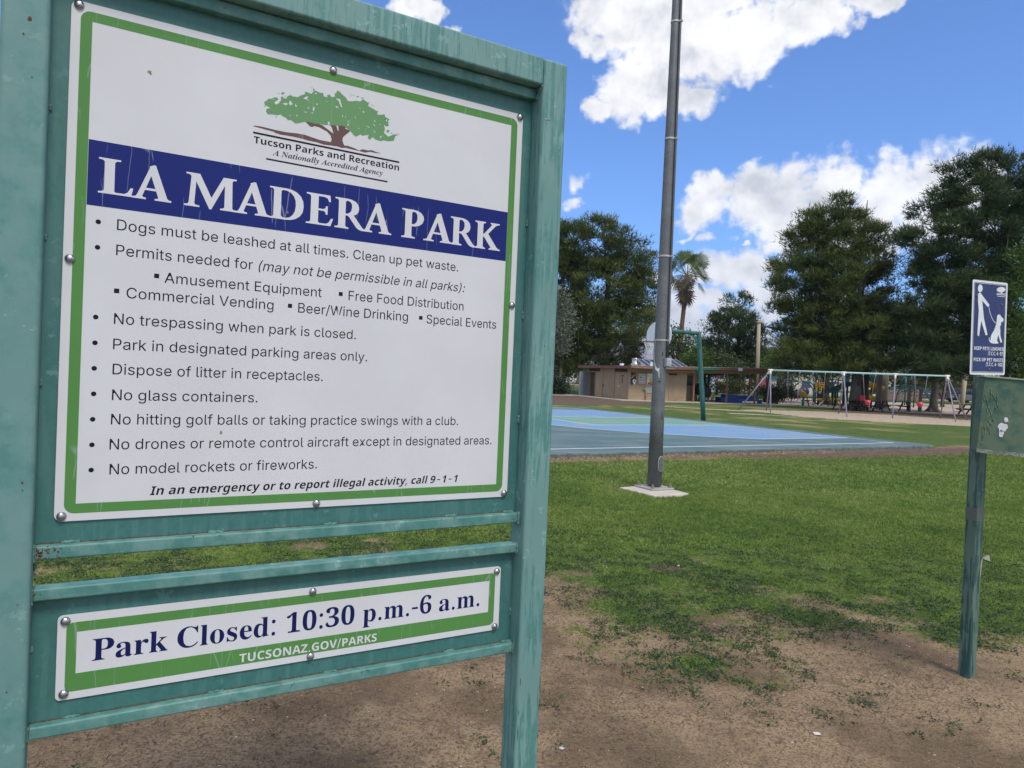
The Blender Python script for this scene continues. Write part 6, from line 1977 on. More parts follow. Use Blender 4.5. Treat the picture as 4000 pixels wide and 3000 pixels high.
# covered dark cart with wheels
cart = empty('covered_cart', BO + E1 * 6.9 + E2 * .5, 'dark bulky cart on wheels under a black cover in the ramada shade', 'cart', rotz=BY)
mb = MB()
mb.blob((0, .1, 1.05), .62, .45, .55, 14, 10, noise=.12, seed=3)
mb.blob((.35, .1, .75), .55, .4, .35, 12, 8, noise=.12, seed=4)
mb.build('cover', plain('black_cover', (.012, .012, .016), .7, var=.3, scale=5), cart)
for x in (-.35, .15, .75):
    mb = MB()
    mb.tube([(x, -.38, .28), (x, -.30, .28)], .24 if x < .5 else .13, 16)
    mb.build('wheel', black_p, cart)
    mb = MB()
    mb.tube([(x, -.40, .28), (x, -.385, .28)], .08, 8)
    mb.build('hub', plain('wheel_hub', (.25, .25, .25), .5), cart)
mb = MB()
mb.bar((-.5, -.2, .45), (1.1, -.2, .45), .06)
mb.bar((.9, -.1, .45), (1.35, -.1, 1.0), .04)
mb.build('chassis', black_p, cart)

bin1 = empty('litter_bin', BO + E1 * 12.25 + E2 * (-.1), 'dark green litter bin with white bag rim under the right end of the ramada', 'bin', 'litter bins', rotz=BY)
binp = Vector((G(*A2(1265, 1295)).x, G(*A2(1265, 1295)).y, 0))
bin1.location = binp
mb = MB()
mb.box(-.20, .20, -.20, .20, .0, .62)
mb.build('body', plain('bin_green', (.015, .085, .075), .5), bin1, bevel=.02)
mb = MB()
mb.box(-.215, .215, -.215, .215, .62, .86)
mb.build('bag_rim', plain('bag_grey', (.33, .35, .36), .5, var=.2, scale=9), bin1, bevel=.03)
b2p = G(*A2(1010, 1285))
bin2 = empty('small_bin', (b2p.x, b2p.y, 0), 'bright green small bin with lid beside the blue counter', 'bin', rotz=BY)
mb = MB()
mb.lathe([(.001, .05), (.16, .05), (.2, .42), (.001, .42)], (0, 0, 0), 12)
mb.build('body', grn, bin2)
mb = MB()
mb.lathe([(.22, .42), (.22, .46), (.001, .49)], (0, 0, 0), 12)
mb.build('lid', plain('bin_lid', (.20, .22, .18), .6), bin2)

# paving round the building
conc = plain('walk_concrete', (.40, .345, .28), .9, var=.10, scale=1.5, bump=.3, bscale=20)
mb = MB()
Mbld = Matrix.Translation(BO) @ Matrix.Rotation(BY, 4, 'Z')
mb.box(-1.7, 14.0, -2.1, 9.5, -.15, .048, M=Mbld)
mb.box(-6, -1.7, 6.2, 9.5, -.15, .044, M=Mbld)
tag(mb.build('concrete_walk', conc), kind='structure')


# ------------------------------------------------------------------ swing set
lav = plain('swing_leg_paint', (.235, .205, .275), .5, var=.08)
cyan = plain('swing_beam_paint', (.36, .56, .55), .45, var=.06)
wht = plain('swing_fitting_white', (.68, .67, .62), .5, var=.05)
chain_m = plain('chain_coating', (.20, .21, .20), .6)
A = at(3010, 1446, 42.5)
B = at(3700, 1469, 41.4)
sw = empty('swing_set', (A.x, A.y, 0), 'long swing set with pale blue top beam, white joints and lavender legs', 'swing set')


def rel(p, o=None):
    o = o or sw.location
    return Vector((p.x - o.x, p.y - o.y, p.z - (o.z if len(o) > 2 else 0)))


def beam_pt(t):
    return A.lerp(B, t)


def beam_u(u):
    # fraction along the beam seen at photo column u
    lo, hi = -0.1, 1.1
    for _ in range(40):
        m_ = (lo + hi) / 2
        p = beam_pt(m_)
        q = (p - Vector((0, 0, CAM_H)))
        uu = 2000 + F_PX * q.dot(CR) / q.dot(_f)
        if uu < u:
            lo = m_
        else:
            hi = m_
    return m_


mb = MB()
mb.tube([rel(A), rel(B)], .052, 12)
mb.build('top_beam', cyan, sw)
legs = [((3010, 1612), 3010), ((2882, 1602), 3010), ((2993, 1604), 3010), ((3308, 1629), 3296), ((3276, 1616), 3296), ((3486, 1634), 3498), ((3734, 1648), 3700), ((3672, 1635), 3700), ((3806, 1602), 3700)]
for (uv, ut) in legs:
    g = G(*uv)
    if uv == (2882, 1602):
        g = Vector((A.x - 1.7, A.y + .5, 0))
        g = at(2882, 1600, A.y + .6)
        g.z = 0
    if uv == (3806, 1602):
        g = Vector((B.x + 1.9, B.y + .9, 0))
    top = beam_pt(beam_u(ut))
    d = (top - g).normalized()
    mb = MB()
    mb.tube([rel(g + Vector((0, 0, -.05))), rel(top - d * .30)], .036, 10)
    mb.build('leg', lav, sw)
    mb = MB()
    mb.tube([rel(top - d * .32), rel(top - d * .02)], .055, 10)
    mb.build('leg_socket', wht, sw)
for ut in (3010, 3296, 3498, 3700):
    t = beam_u(ut)
    mb = MB()
    dd = (B - A).normalized()
    p = beam_pt(t)
    mb.tube([rel(p - dd * .14), rel(p + dd * .14)], .068, 10)
    mb.build('joint', wht, sw)


def swing(name, label, cat, ua, ub, sa, sb, seatcol, bucket):
    ta, tb = beam_u(ua), beam_u(ub)
    pa, pb = beam_pt(ta), beam_pt(tb)
    D = (pa.y + pb.y) / 2
    qa, qb = at(*sa, D), at(*sb, D)
    mid = (pa + pb) / 2
    s = empty(name, (mid.x, mid.y, 0), label, cat, 'swings hanging from the long beam')
    o = s.location
    for p, q in ((pa, qa), (pb, qb)):
        mb = MB()
        mb.tube([rel(p, o) - Vector((0, 0, .06)), rel(q, o)], .012 if not bucket else .014, 6)
        mb.build('chain', chain_m, s)
        mb = MB()
        mb.tube([rel(p, o) - Vector((0, 0, .16)), rel(p, o) - Vector((0, 0, .03))], .035, 8)
        mb.build('hanger', galv_l, s)
    if not bucket:
        pts = []
        n = 10
        for i in range(n + 1):
            t = i / n
            p = qa.lerp(qb, t)
            p = p - Vector((0, 0, .30 * (1 - (2 * t - 1) ** 2)))
            pts.append(rel(p, o))
        mb = MB()
        for i in range(n):
            mb.bar(pts[i], pts[i + 1], .16, .02)
        mb.build('belt_seat', seatcol, s)
    else:
        w = (qb - qa).length / 2
        c = rel((qa + qb) / 2, o)
        mb = MB()
        prof = [(.02, -.30), (w * .55, -.26), (w * .80, -.16), (w * .98, 0.0), (w * .90, -.01), (w * .72, -.14), (w * .4, -.2), (.01, -.22)]
        mb.lathe(prof, c, 16)
        mb.build('bucket_seat', seatcol, s)
        mb = MB()
        mb.blob((c.x, c.y - w * .9, c.z - .12), w * .35, .03, .08, 8, 6)
        mb.build('highlight_patch', plain('seat_highlight', (.60, .12, .13), .4), s)  # paler red patch, a highlight painted onto the seat


belt = plain('belt_blue_grey', (.17, .21, .26), .5)
redp = plain('bucket_red', (.50, .035, .05), .4)
swing('belt_swing', 'left belt swing with blue grey seat under the pale beam', 'swing', 3078, 3125, A3(-165, 1150), A3(115, 1215), belt, False)
swing('belt_swing', 'second belt swing from the left, hanging before the thin tree trunk', 'swing', 3176, 3224, A3(525, 1215), A3(850, 1215), belt, False)
swing('bucket_swing', 'red bucket swing hanging beside the thick grey trunk', 'swing', 3372, 3421, A4(200, 1200), A4(380, 1200), redp, True)
swing('bucket_swing', 'red bucket swing hanging at the right end before a post', 'swing', 3573, 3623, A4(1690, 1255), A4(1895, 1255), redp, True)


# ------------------------------------------------------------------ play pieces
def ground_at(u, v):
    """spot on the gently rising ground"""
    z = 0.0
    p = G(u, v)
    for _ in range(8):
        z = gz(p.x, p.y)
        p = G(u, v, z)
    return p


teal = plain('play_teal', (.012, .17, .18), .4, var=.1)
teal_d = plain('play_dark_teal', (.010, .065, .075), .4, var=.1)
purple = plain('play_purple', (.065, .03, .17), .4, var=.1)
yellow = plain('play_yellow', (.60, .37, .03), .4, var=.1)
navyp = plain('play_navy', (.020, .022, .05), .4)
cream = plain('panel_cream', (.60, .56, .34), .5, var=.08, scale=8)
ink = plain('panel_print', (.12, .11, .10), .6)
dgreen = plain('slide_dark_green', (.008, .030, .028), .35)
tanp = plain('tan_shade_post', (.38, .32, .22), .7, var=.08)
greyw = plain('grey_wood_post', (.17, .16, .14), .9, var=.2, scale=4)


def hexa(o):
    return Vector((o.x, o.y, o.z))


def panel_sign(u0, v0, u1, v1, D, label, lines):
    """cream activity panel in a purple frame on two posts"""
    a = at(u0, v0, D)
    b = at(u1, v0, D)
    c = at(u0, v1, D)
    g = gz(a.x, D)
    o = Vector(((a.x + b.x) / 2, D, g))
    s = empty('activity_panel', o, label, 'play panel', 'cream play panels in purple frames')
    w = (b.x - a.x) / 2
    z0, z1 = c.z - g, a.z - g
    mb = MB()
    mb.box(-w, w, -.02, .02, z0, z1)
    p = mb.build('panel', cream, s)
    mb = MB()
    mb.box(-w - .09, w + .09, .021, .06, z0 - .06, z1 + .10)
    mb.build('frame', purple, s)
    for x in (-w - .08, w + .08):
        mb = MB()
        mb.tube([(x, .05, -.1), (x, .05, z1 + .2)], .05, 8)
        mb.build('post', purple, s)
    rr = random.Random(int(u0))
    mb = MB()
    for k in range(lines):
        z = z0 + (z1 - z0) * (.15 + .7 * k / max(1, lines - 1))
        x0 = rr.uniform(-w * .6, -w * .1)
        mb.box(x0, x0 + rr.uniform(.2, .8) * w, -.024, -.0205, z, z + .05)
    o = mb.build('panel_print', ink, p)
    o['kind'] = 'stuff'


panel_sign(*A1(1505, 585), *A1(1660, 715), 78, 'cream play panel in purple frame beside the purple arch behind the ramada', 5)
panel_sign(*A2(468, 598), *A2(562, 760), 76, 'cream play panel in purple frame between the ramada posts', 2)
panel_sign(*A2(1630, 650), *A2(1780, 835), 70, 'cream play panel in purple frame rising behind the hedge right of the ramada', 6)

# purple arch with blue climber
o = at(*A1(1395, 830), 80)
g = gz(o.x, 80)
s = empty('arch_climber', (o.x, 80, g), 'purple arch with light blue steps seen through the ramada', 'climber')
k_ = 80 / F_PX
top = at(*A1(1395, 570), 80).z - g
mb = MB()
r = .36
mb.tube([(-r * 1.0, 0, -.1), (-r, 0, top - r)] + [(-r * math.cos(a), 0, top - r + r * math.sin(a)) for a in [PI * i / 10 for i in range(1, 10)]] + [(r, 0, top - r), (r, 0, -.1)], .07, 8)
mb.build('arch', purple, s)
for i in range(5):
    mb = MB()
    mb.box(-r + .06, r - .06, -.05, .05, .35 + i * .36, .50 + i * .36)
    mb.build('step', plain('step_blue', (.10, .36, .50), .5) if i % 2 else plain('step_pale', (.5, .58, .62), .5), s)
mb = MB()
mb.tube([(-1.1, -.1, .9), (-.4, -.1, 1.5), (-.1, -.1, 1.45)], .04, 6)
mb.build('handrail', plain('rail_light_blue', (.16, .42, .48), .5), s)

# pink and red climbing wall panel
o = at(*A2(940, 800), 74)
g = gz(o.x, 74)
a = at(*A2(865, 560), 74)
b = at(*A2(1030, 800), 74)
s = empty('pink_play_wall', (o.x, 74, g), 'pink and red mottled play wall with teal roof edge seen past the ramada post', 'play wall')
mb = MB()
mb.prism([(a.x - o.x, 0), (b.x - o.x, 0), (b.x - o.x, b.z - g + .5), ((a.x + b.x) / 2 - o.x + .2, a.z - g), (a.x - o.x + .2, a.z - g - .1), (a.x - o.x, b.z - g + .6)], Matrix(((1, 0, 0, 0), (0, 0, -1, 0), (0, 1, 0, 0), (0, 0, 0, 1))), .25)
mb.build('wall', plain('mottled_pink', (.30, .07, .10), .6, var=.75, scale=2.2), s)
mb = MB()
mb.box(.2, 1.6, -.1, .9, a.z - g, a.z - g + .22)
mb.build('roof_edge', teal, s)
mb = MB()
mb.box(.9, 1.5, .1, .5, 0, a.z - g)
mb.build('side_panel', plain('pale_side', (.45, .47, .44), .6), s)

# ball
c = at(*A3(290, 960), 60)
s = empty('play_ball', (c.x, c.y, gz(c.x, c.y)), 'yellow and purple crawl ball on a teal stalk', 'play ball')
R = 150 / 7.373 * 60 / F_PX
cz = c.z - s.location.z
mb = MB()
n, m_ = 20, 14
vs, fs, mi = [], [], []
for i in range(m_ + 1):
    th = PI * i / m_
    for k in range(n):
        a = 2 * PI * k / n
        vs.append((R * math.sin(th) * math.cos(a), R * math.sin(th) * math.sin(a), cz + R * math.cos(th)))
for i in range(m_):
    for k in range(n):
        k2 = (k + 1) % n
        q = (i * n + k, (i + 1) * n + k, (i + 1) * n + k2, i * n + k2)
        x = sum(vs[j][0] for j in q) / 4
        z = sum(vs[j][2] for j in q) / 4 - cz
        mb.add([vs[j] for j in q], [(0, 1, 2, 3)], 1 if z > -.15 * R - .75 * x - .08 * R * math.sin(6 * x) else 0, True)
mb.build('shell', [yellow, purple], s)
mb = MB()
d_ = Vector((-.82, -.55, .1)).normalized()
M = Matrix.Translation(Vector((0, 0, cz)) + d_ * R * .93) @ d_.to_track_quat('Z', 'Y').to_matrix().to_4x4()
mb.lathe([(R * .34, 0), (R * .34, .06), (R * .26, .07), (.001, .02)], (0, 0, 0), 16, M=M)
mb.build('porthole', plain('porthole_grey', (.28, .30, .26), .5), s)
mb = MB()
mb.tube([(0, 0, -.1), (0, 0, cz - R * .96)], .10, 10)
mb.build('stalk', teal, s)

# loop climber (teal) and arched ladder
c = at(*A3(60, 740), 66)
g = gz(c.x, 66)
s = empty('loop_bar', (c.x, 66, g), 'teal wavy loop bar left of the crawl ball', 'climber')
P = [at(*A3(x, y), 66) for x, y in ((-300, 690), (-120, 690), (20, 665), (120, 650), (155, 690), (140, 730), (60, 760), (40, 800), (20, 830), (-80, 835), (-290, 830))]
mb = MB()
mb.tube([rel(p, Vector((c.x, 66, g))) for p in P], .055, 8)
mb.build('bar', teal, s)
mb = MB()
mb.tube([rel(P[0], Vector((c.x, 66, g))) + Vector((.05, 0, 0)), Vector((P[0].x - c.x + .05, 0, -.1))], .05, 8)
mb.build('post', purple, s)
c = at(*A3(560, 900), 63)
g = gz(c.x, 63)
oo = Vector((c.x, 63, g))
s = empty('arched_ladder', oo, 'teal arched ladder curving over beside the crawl ball', 'climber')
for dx in (0, .28):
    P = [at(*A3(x, y), 63 + dx * 2) for x, y in ((265, 655), (340, 660), (420, 700), (500, 790), (555, 890), (590, 1000), (610, 1280))]
    P = [p + Vector((dx, 0, 0)) for p in P]
    mb = MB()
    mb.tube([rel(p, oo) for p in P], .06, 8)
    mb.build('rail', teal, s)
for k in range(5):
    x, y = ((345, 668), (430, 715), (505, 800), (558, 900), (590, 1000))[k]
    p = rel(at(*A3(x, y), 63), oo)
    mb = MB()
    mb.tube([p, p + Vector((.28, .5, 0))], .03, 6)
    mb.build('rung', teal, s)

# tower with panels, slide, hood
c = ground_at(*A3(1000, 1240))
oo = Vector((c.x, 64, gz(c.x, 64)))
s = empty('play_tower', oo, 'big play tower with navy posts, yellow panels, teal lattice and dark green slide', 'play structure')


def tp(x, y, D=64, crop=A3):
    return rel(at(*crop(x, y), D), oo)


for (x, D) in ((600, 63.5), (732, 63.5), (1130, 66), (1215, 66), (1465, 64), (1555, 65), (1290, 67), (650, 65.5)):
    z1 = {600: 580, 732: 580, 1130: 560, 1215: 640, 1465: 540, 1555: 560, 1290: 560, 650: 600}[x]
    t = tp(x, z1, D)
    mb = MB()
    mb.tube([(t.x, t.y, -.1), t], .10 if x in (1465,) else .075, 8)
    mb.build('post', navyp if x not in (1130, 1215) else teal_d, s)


def tpanel(name, x0, y0, x1, y1, D, mat, holes=0, par=None):
    a, b, cc = tp(x0, y0, D), tp(x1, y0, D), tp(x0, y1, D)
    mb = MB()
    mb.box(a.x, b.x, a.y - .03, a.y + .03, cc.z, a.z)
    o = mb.build(name, mat, par or s)
    if holes:
        rr = random.Random(x0)
        m2 = MB()
        nx = 2 if b.x - a.x < .8 else 3
        for i in range(holes):
            for j in range(nx):
                cx = a.x + (b.x - a.x) * (j + .5) / nx + rr.uniform(-.03, .03)
                cz = cc.z + (a.z - cc.z) * (i + .5) / holes
                w_ = (b.x - a.x) / nx * .28
                h_ = (a.z - cc.z) / holes * .3
                m2.box(cx - w_, cx + w_, a.y - .045, a.y - .031, cz - h_, cz + h_)
        q = m2.build('panel_pattern', dgreen, o)
        q['kind'] = 'stuff'
    return o


tpanel('yellow_panel', 640, 680, 700, 960, 63.3, yellow, 5)
tpanel('yellow_panel', 750, 680, 870, 960, 63.8, yellow, 4)
tpanel('platform', 600, 960, 880, 985, 63.0, teal)
tpanel('black_enclosure', 690, 1000, 875, 1150, 63.2, navyp)
tpanel('top_board', 750, 640, 890, 665, 64, navyp)
tpanel('lattice_rail', 1015, 685, 1400, 712, 65.5, teal_d)
tpanel('lattice_rail', 1010, 815, 1240, 840, 65.4, teal_d)
tpanel('lattice_rail', 1030, 600, 1400, 612, 65.6, teal_d)
for x in (1045, 1070, 1100, 1160, 1200, 1255):
    tpanel('baluster', x, 715, x + 12, 835, 65.45, teal_d)
tpanel('blue_window', 1168, 730, 1228, 815, 65.2, plain('window_lilac', (.20, .24, .36), .4))
tpanel('blue_window_hole', 1182, 752, 1214, 795, 65.1, white_p)
tpanel('upper_wall', 1500, 430, 1620, 765, 64.4, teal_d)
tpanel('yellow_face_panel', 1842, 500, 1948, 745, 62.6, yellow, 2)
tpanel('red_band', 1850, 600, 1945, 650, 62.5, plain('band_maroon', (.16, .03, .03), .5))
# slide: trough falling to the left
P = [tp(1640, 780, 62.5), tp(1500, 810, 62.5), tp(1100, 975, 62.5), tp(1000, 985, 62.5), tp(880, 985, 62.5)]
mb = MB()
for i in range(len(P) - 1):
    mb.bar(P[i], P[i + 1], .75, .06)
    mb.bar(P[i] + Vector((0, -.36, .16)), P[i + 1] + Vector((0, -.36, .16)), .06, .36)
    mb.bar(P[i] + Vector((0, .36, .16)), P[i + 1] + Vector((0, .36, .16)), .06, .36)
mb.build('slide', dgreen, s)
for x in (1130, 1222, 1560):
    t = tp(x, 960 if x < 1500 else 820, 62.6)
    mb = MB()
    mb.tube([(t.x, t.y, -.1), t], .06, 8)
    mb.build('slide_support', navyp, s)
# hood roof at the top of the spiral
c0 = tp(360, 560, 62, A4)
mb = MB()
mb.lathe([(1.0, -.45), (1.0, -.2), (.85, .15), (.5, .42), (.001, .52)], c0, 14)
mb.build('hood', teal_d, s)
mb = MB()
mb.blob(tp(300, 470, 62, A4), .12, .12, .12, 8, 6)
mb.build('yellow_knob', yellow, s)
# yellow spiral slide
axis = tp(400, 1000, 60.5, A4)
zt = tp(400, 740, 60.5, A4).z
zb_ = tp(400, 1230, 60.5, A4).z
vs, fs = [], []
N = 34
prof = [(.30, .42), (.36, .12), (.62, -.02), (.88, .12), (.95, .40)]
for i in range(N + 1):
    t = i / N
    a = math.radians(150) + t * math.radians(480)
    z = zt + (zb_ - zt) * t
    for (r_, dz) in prof:
        vs.append((axis.x + r_ * math.cos(a), axis.y + r_ * math.sin(a), z + dz))
k = len(prof)
for i in range(N):
    for j in range(k - 1):
        fs.append((i * k + j, i * k + j + 1, (i + 1) * k + j + 1, (i + 1) * k + j))
mb = MB()
mb.add(vs, fs, 0, True)
o = mb.build('spiral_slide', yellow, s)
so = o.modifiers.new('thick', 'SOLIDIFY')
so.thickness = .06
mb = MB()
mb.tube([(axis.x, axis.y, -.1), (axis.x, axis.y, zt + .6)], .09, 8)
mb.build('spiral_column', teal_d, s)

# yellow spring seats, green rider
for i, (x, D, lab) in enumerate(((780, 63, 'yellow play seat left of the thin tree trunk'), (1080, 66, 'yellow play seat right of the thin tree trunk'), (1260, 66, 'yellow play seat under the dark slide'))):
    p = at(*A3(x, 1215), D)
    g = gz(p.x, D)
    s2 = empty('spring_seat', (p.x, D, g), lab, 'play seat', 'yellow play seats')
    h = p.z - g
    mb = MB()
    mb.lathe([(.10, 0), (.14, .1), (.12, h - .1), (.34, h + .12), (.36, h + .18), (.001, h + .2)], (0, 0, 0), 12)
    mb.build('seat', yellow, s2)
p = at(*A3(1380, 1090), 68)
g = gz(p.x, 68)
s2 = empty('green_climber', (p.x, 68, g), 'bright green low climber behind the lavender swing leg', 'climber')
gm = plain('bright_green_plastic', (.03, .24, .05), .4)
for (x0, x1, z0, z1) in ((-.9, 1.5, 1.15, 1.35), (-.9, -.7, 0, 1.15), (0.1, .3, 0, 1.15), (1.3, 1.5, 0, 1.15), (-.69, .09, .6, .8), (.31, 1.29, .3, .45)):
    mb = MB()
    mb.box(x0, x1, -.1, .1, z0, z1)
    mb.build('bar', gm, s2)

# teal dome climber on the right
oo2 = at(*A4(1400, 1380), 63)
g = gz(oo2.x, 63)
oo2 = Vector((oo2.x, 63, g))
s = empty('dome_climber', oo2, 'teal bar climber with arch top and sloping ladders at right of the play area', 'climber')


def dp(x, y, D=63):
    return rel(at(*A4(x, y), D), oo2)


def bars(name, P, r=.045, D=63):
    mb = MB()
    mb.tube([dp(x, y, D) for x, y in P], r, 8)
    mb.build(name, teal, s)


bars('arch_bar', [(1085, 1280), (1120, 1120), (1150, 990), (1230, 880), (1290, 785), (1340, 770), (1500, 785), (1640, 800), (1760, 860), (1900, 960), (2010, 1060), (2095, 1225)], .055, 61)
bars('arch_bar', [(1640, 800), (1800, 880), (2000, 1000), (2120, 1090)], .045, 62)
bars('post', [(1395, 530), (1375, 900), (1350, 1350)], .055)
bars('post', [(1650, 510), (1640, 900), (1610, 1415)], .055, 62)
bars('hoop_top', [(1265, 770), (1275, 650), (1310, 560), (1360, 535), (1395, 540)], .04)
bars('hoop_top', [(1530, 560), (1570, 640), (1600, 740)], .035)
bars('hook', [(1395, 540), (1410, 400), (1460, 345), (1540, 330)], .035, 64)
bars('ladder_rail', [(1200, 775), (1130, 780), (840, 950), (700, 1120), (620, 1290)], .04, 65)
bars('ladder_rail', [(1100, 850), (920, 1000), (860, 1080), (840, 1190)], .04, 66)
bars('cross_bar', [(830, 1190), (960, 1215), (1080, 1205)], .03, 66)
bars('cross_bar', [(1160, 1030), (1300, 960), (1330, 900)], .03, 64)
bars('rope_net', [(1110, 830), (1280, 1000), (1370, 1060)], .02, 64)
bars('rope_net', [(1000, 930), (1200, 1060), (1300, 1040)], .02, 64)
bars('loop', [(1830, 905), (1870, 865), (1900, 860), (1940, 900), (1975, 950)], .03, 61)
bars('post', [(1330, 1050), (1295, 1370)], .04, 65)

# ------------------------------------------------------------------ tables
wood_d = plain('dark_table_boards', (.030, .024, .024), .8, var=.3, scale=5)


def picnic(u, v, D, rz, label, w=1.8, z=None):
    p = at(u, v, D)
    g = gz(p.x, D)
    s = empty('picnic_table', (p.x, D, g), label, 'picnic table', 'dark picnic tables', rotz=rz)
    for i in range(4):
        mb = MB()
        mb.box(-w / 2, w / 2, -.36 + i * .18, -.20 + i * .18, .72, .76)
        mb.build('top_board', wood_d, s)
    for y in (-.75, .60):
        mb = MB()
        mb.box(-w / 2, w / 2, y, y + .24, .42, .46)
        mb.build('bench_board', wood_d, s)
    for x in (-w / 2 + .25, w / 2 - .25):
        for sg in (-1, 1):
            mb = MB()
            mb.bar((x, sg * .22, .71), (x, sg * .68, 0), .06, .09)
            mb.build('leg', wood_d, s)
        mb = MB()
        mb.box(x - .03, x + .03, -.74, .83, .34, .41)
        mb.build('crossbar', wood_d, s)
    return s


picnic(*A4(1060, 1450), 55.5, math.radians(4), 'dark picnic table standing behind the third swing support', 2.1)
picnic(*A3(1500, 1400), 51.5, math.radians(3), 'dark picnic table to the left of the thick grey trunk', 1.7)
picnic(*A4(330, 1480), 51.0, math.radians(3), 'dark picnic table to the right of the thick grey trunk', 1.75)
picnic(*A3(620, 1250), 61.0, math.radians(2), 'dark picnic table in front of the play tower', 2.2)
picnic(*A5(1250, 1400), 54.0, math.radians(30), 'dark picnic table half hidden by the green post', 1.6)
p = at(*A4(112, 1305), 50.8)
bx_ = empty('red_cooler', (p.x, 50.8, .761), 'red cooler box standing on a picnic table by the thick trunk', 'cooler')
mb = MB()
mb.box(-.21, .21, -.16, .16, 0, .30)
mb.build('body', plain('cooler_red', (.33, .012, .03), .5), bx_, bevel=.02)
mb = MB()
mb.box(-.215, .215, -.165, .165, .302, .37)
mb.build('lid', plain('cooler_lid', (.45, .03, .05), .5), bx_, bevel=.02)

# ------------------------------------------------------------------ posts and poles
def post(name, top, base, D, r, mat, label, cat, group=None, square=False, cap=None):
    a = at(*base, D)
    b = at(*top, D)
    g = gz(a.x, D)
    s = empty(name, (a.x, D, g), label, cat, group)
    z = b.z - g
    mb = MB()
    if square:
        mb.box(-r, r, -r, r, -.1, z)
    else:
        mb.tube([(0, 0, -.1), (b.x - a.x, 0, z)], [r, r * .85], 10)
    mb.build('shaft', mat, s)
    mb = MB()
    mb.box(-r * 1.8, r * 1.8, -r * 1.8, r * 1.8, -.05, .06)
    mb.build('foot', conc, s)
    if cap:
        mb = MB()
        mb.lathe([(r * 1.1, 0), (r * 1.3, .12), (r * .7, .2), (.001, .25)], (b.x - a.x, 0, z), 10)
        mb.build('cap', cap, s)
    return s


post('shade_post', (2965, 1262), (2955, 1560), 70, .20, tanp, 'tall tan shade post rising behind the ramada roof', 'post', 'tan shade posts', cap=tanp)
post('shade_post', A4(822, 400), A4(770, 1345), 62, .27, tanp, 'thick tan shade post right of the yellow spiral slide', 'post', 'tan shade posts')
post('shade_post', A5(1080, 600), A5(985, 1425), 60, .20, tanp, 'tan post in front of the parked dark car', 'post', 'tan shade posts', cap=greyw)
post('wooden_pole', (3444, 1322), A4(585, 1430), 58, .23, greyw, 'weathered grey pole between the spiral slide and the tan post', 'pole')
post('wooden_post', A4(1500, 830), A4(1465, 1500), 56, .15, greyw, 'grey wooden post right of the dark picnic table', 'post', 'short grey wooden posts')
post('wooden_post', A4(1830, 900), A4(1785, 1520), 55, .14, greyw, 'grey wooden post behind the right red bucket swing', 'post', 'short grey wooden posts')
post('utility_pole', (2977, 1376), (2972, 1545), 150, .16, brown_d, 'distant utility pole with crossarm against the mountain', 'utility pole')
# shade sails
for (pts, D, lab) in (([(2966, 1268), (3075, 1288), (3075, 1300), (2966, 1272)], 70, 'narrow purple shade cloth strung from the tallest tan post'),
                      ([(3444, 1342), (3530, 1332), (3540, 1336), (3450, 1352)], 60, 'purple shade cloth tied to the grey pole')):
    P = [at(*q, D + (i in (1, 2)) * 3) for i, q in enumerate(pts)]
    mb = MB()
    n = Vector((0, .03, 0))
    mb.add(P + [p + n for p in P], [(0, 1, 2, 3), (7, 6, 5, 4), (0, 4, 5, 1), (1, 5, 6, 2), (2, 6, 7, 3), (3, 7, 4, 0)])
    tag(mb.build('shade_sail', plain('sail_purple', (.05, .035, .12), .8)), lab, 'shade sail', 'purple shade cloths')
for i, (x, y0, y1) in enumerate(((75, 1040, 1185), (172, 1040, 1190), (-300, 1060, 1180))):
    p = at(*A3(x, y1), 80)
    z = at(*A3(x, y0), 80).z
    g = gz(p.x, 80)
    mb = MB()
    mb.tube([(0, 0, -.05), (0, 0, .95)], .14, 8)
    mb.blob((0, 0, .95), .16, .16, .12, 8, 6)
    tag(mb.build('bollard', purple, loc=(p.x, 80, g)), ['left of the two dark blue bollards behind the crawl ball', 'right of the two dark blue bollards behind the crawl ball', 'dark bollard hidden low behind the hedge'][i], 'bollard', 'dark blue bollards')

# ------------------------------------------------------------------ street beyond
wallw = plain('house_wall_cream', (.55, .50, .42), .9, var=.06)
wallb = plain('house_wall_white', (.66, .66, .66), .9, var=.05)
roofw = plain('white_roof', (.66, .67, .70), .8, var=.05)
pinkw = plain('pink_block_wall', (.26, .165, .13), .9, var=.12)


def house(name, x0, x1, y, d, h, label, wall, roof, rh=1.2, group='houses across the street', slope=True):
    g = .55
    o = Vector(((x0 + x1) / 2, y, g))
    s = empty(name, o, label, 'house', group)
    w_ = (x1 - x0) / 2
    mb = MB()
    mb.box(-w_, w_, 0, d, -.2, h)
    wl = mb.build('wall', wall, s)
    mb = MB()
    if slope:
        e = .5
        mb.add([(-w_ - e, -e, h + .01), (w_ + e, -e, h + .01), (w_ + e, d + e, h + .01), (-w_ - e, d + e, h + .01), (-w_ + 1, d / 2, h + rh), (w_ - 1, d / 2, h + rh)],
               [(0, 3, 2, 1), (0, 1, 5, 4), (2, 3, 4, 5), (1, 2, 5), (3, 0, 4)])
    else:
        mb.box(-w_ - .4, w_ + .4, -.5, d + .3, h + .01, h + rh)
    mb.build('roof', roof, s)
    nw = max(2, int((x1 - x0) / 4))
    for i in range(nw):
        cx = -w_ + (i + .5) * 2 * w_ / nw
        mb = MB()
        mb.box(cx - .7, cx + .7, -.06, -.005, .9, 2.1)
        f = mb.build('window', plain('house_window', (.05, .06, .07), .2), s)
        mb = MB()
        mb.box(cx - .8, cx + .8, -.05, -.004, .82, .895)
        mb.build('sill', white_p, f)
    return s


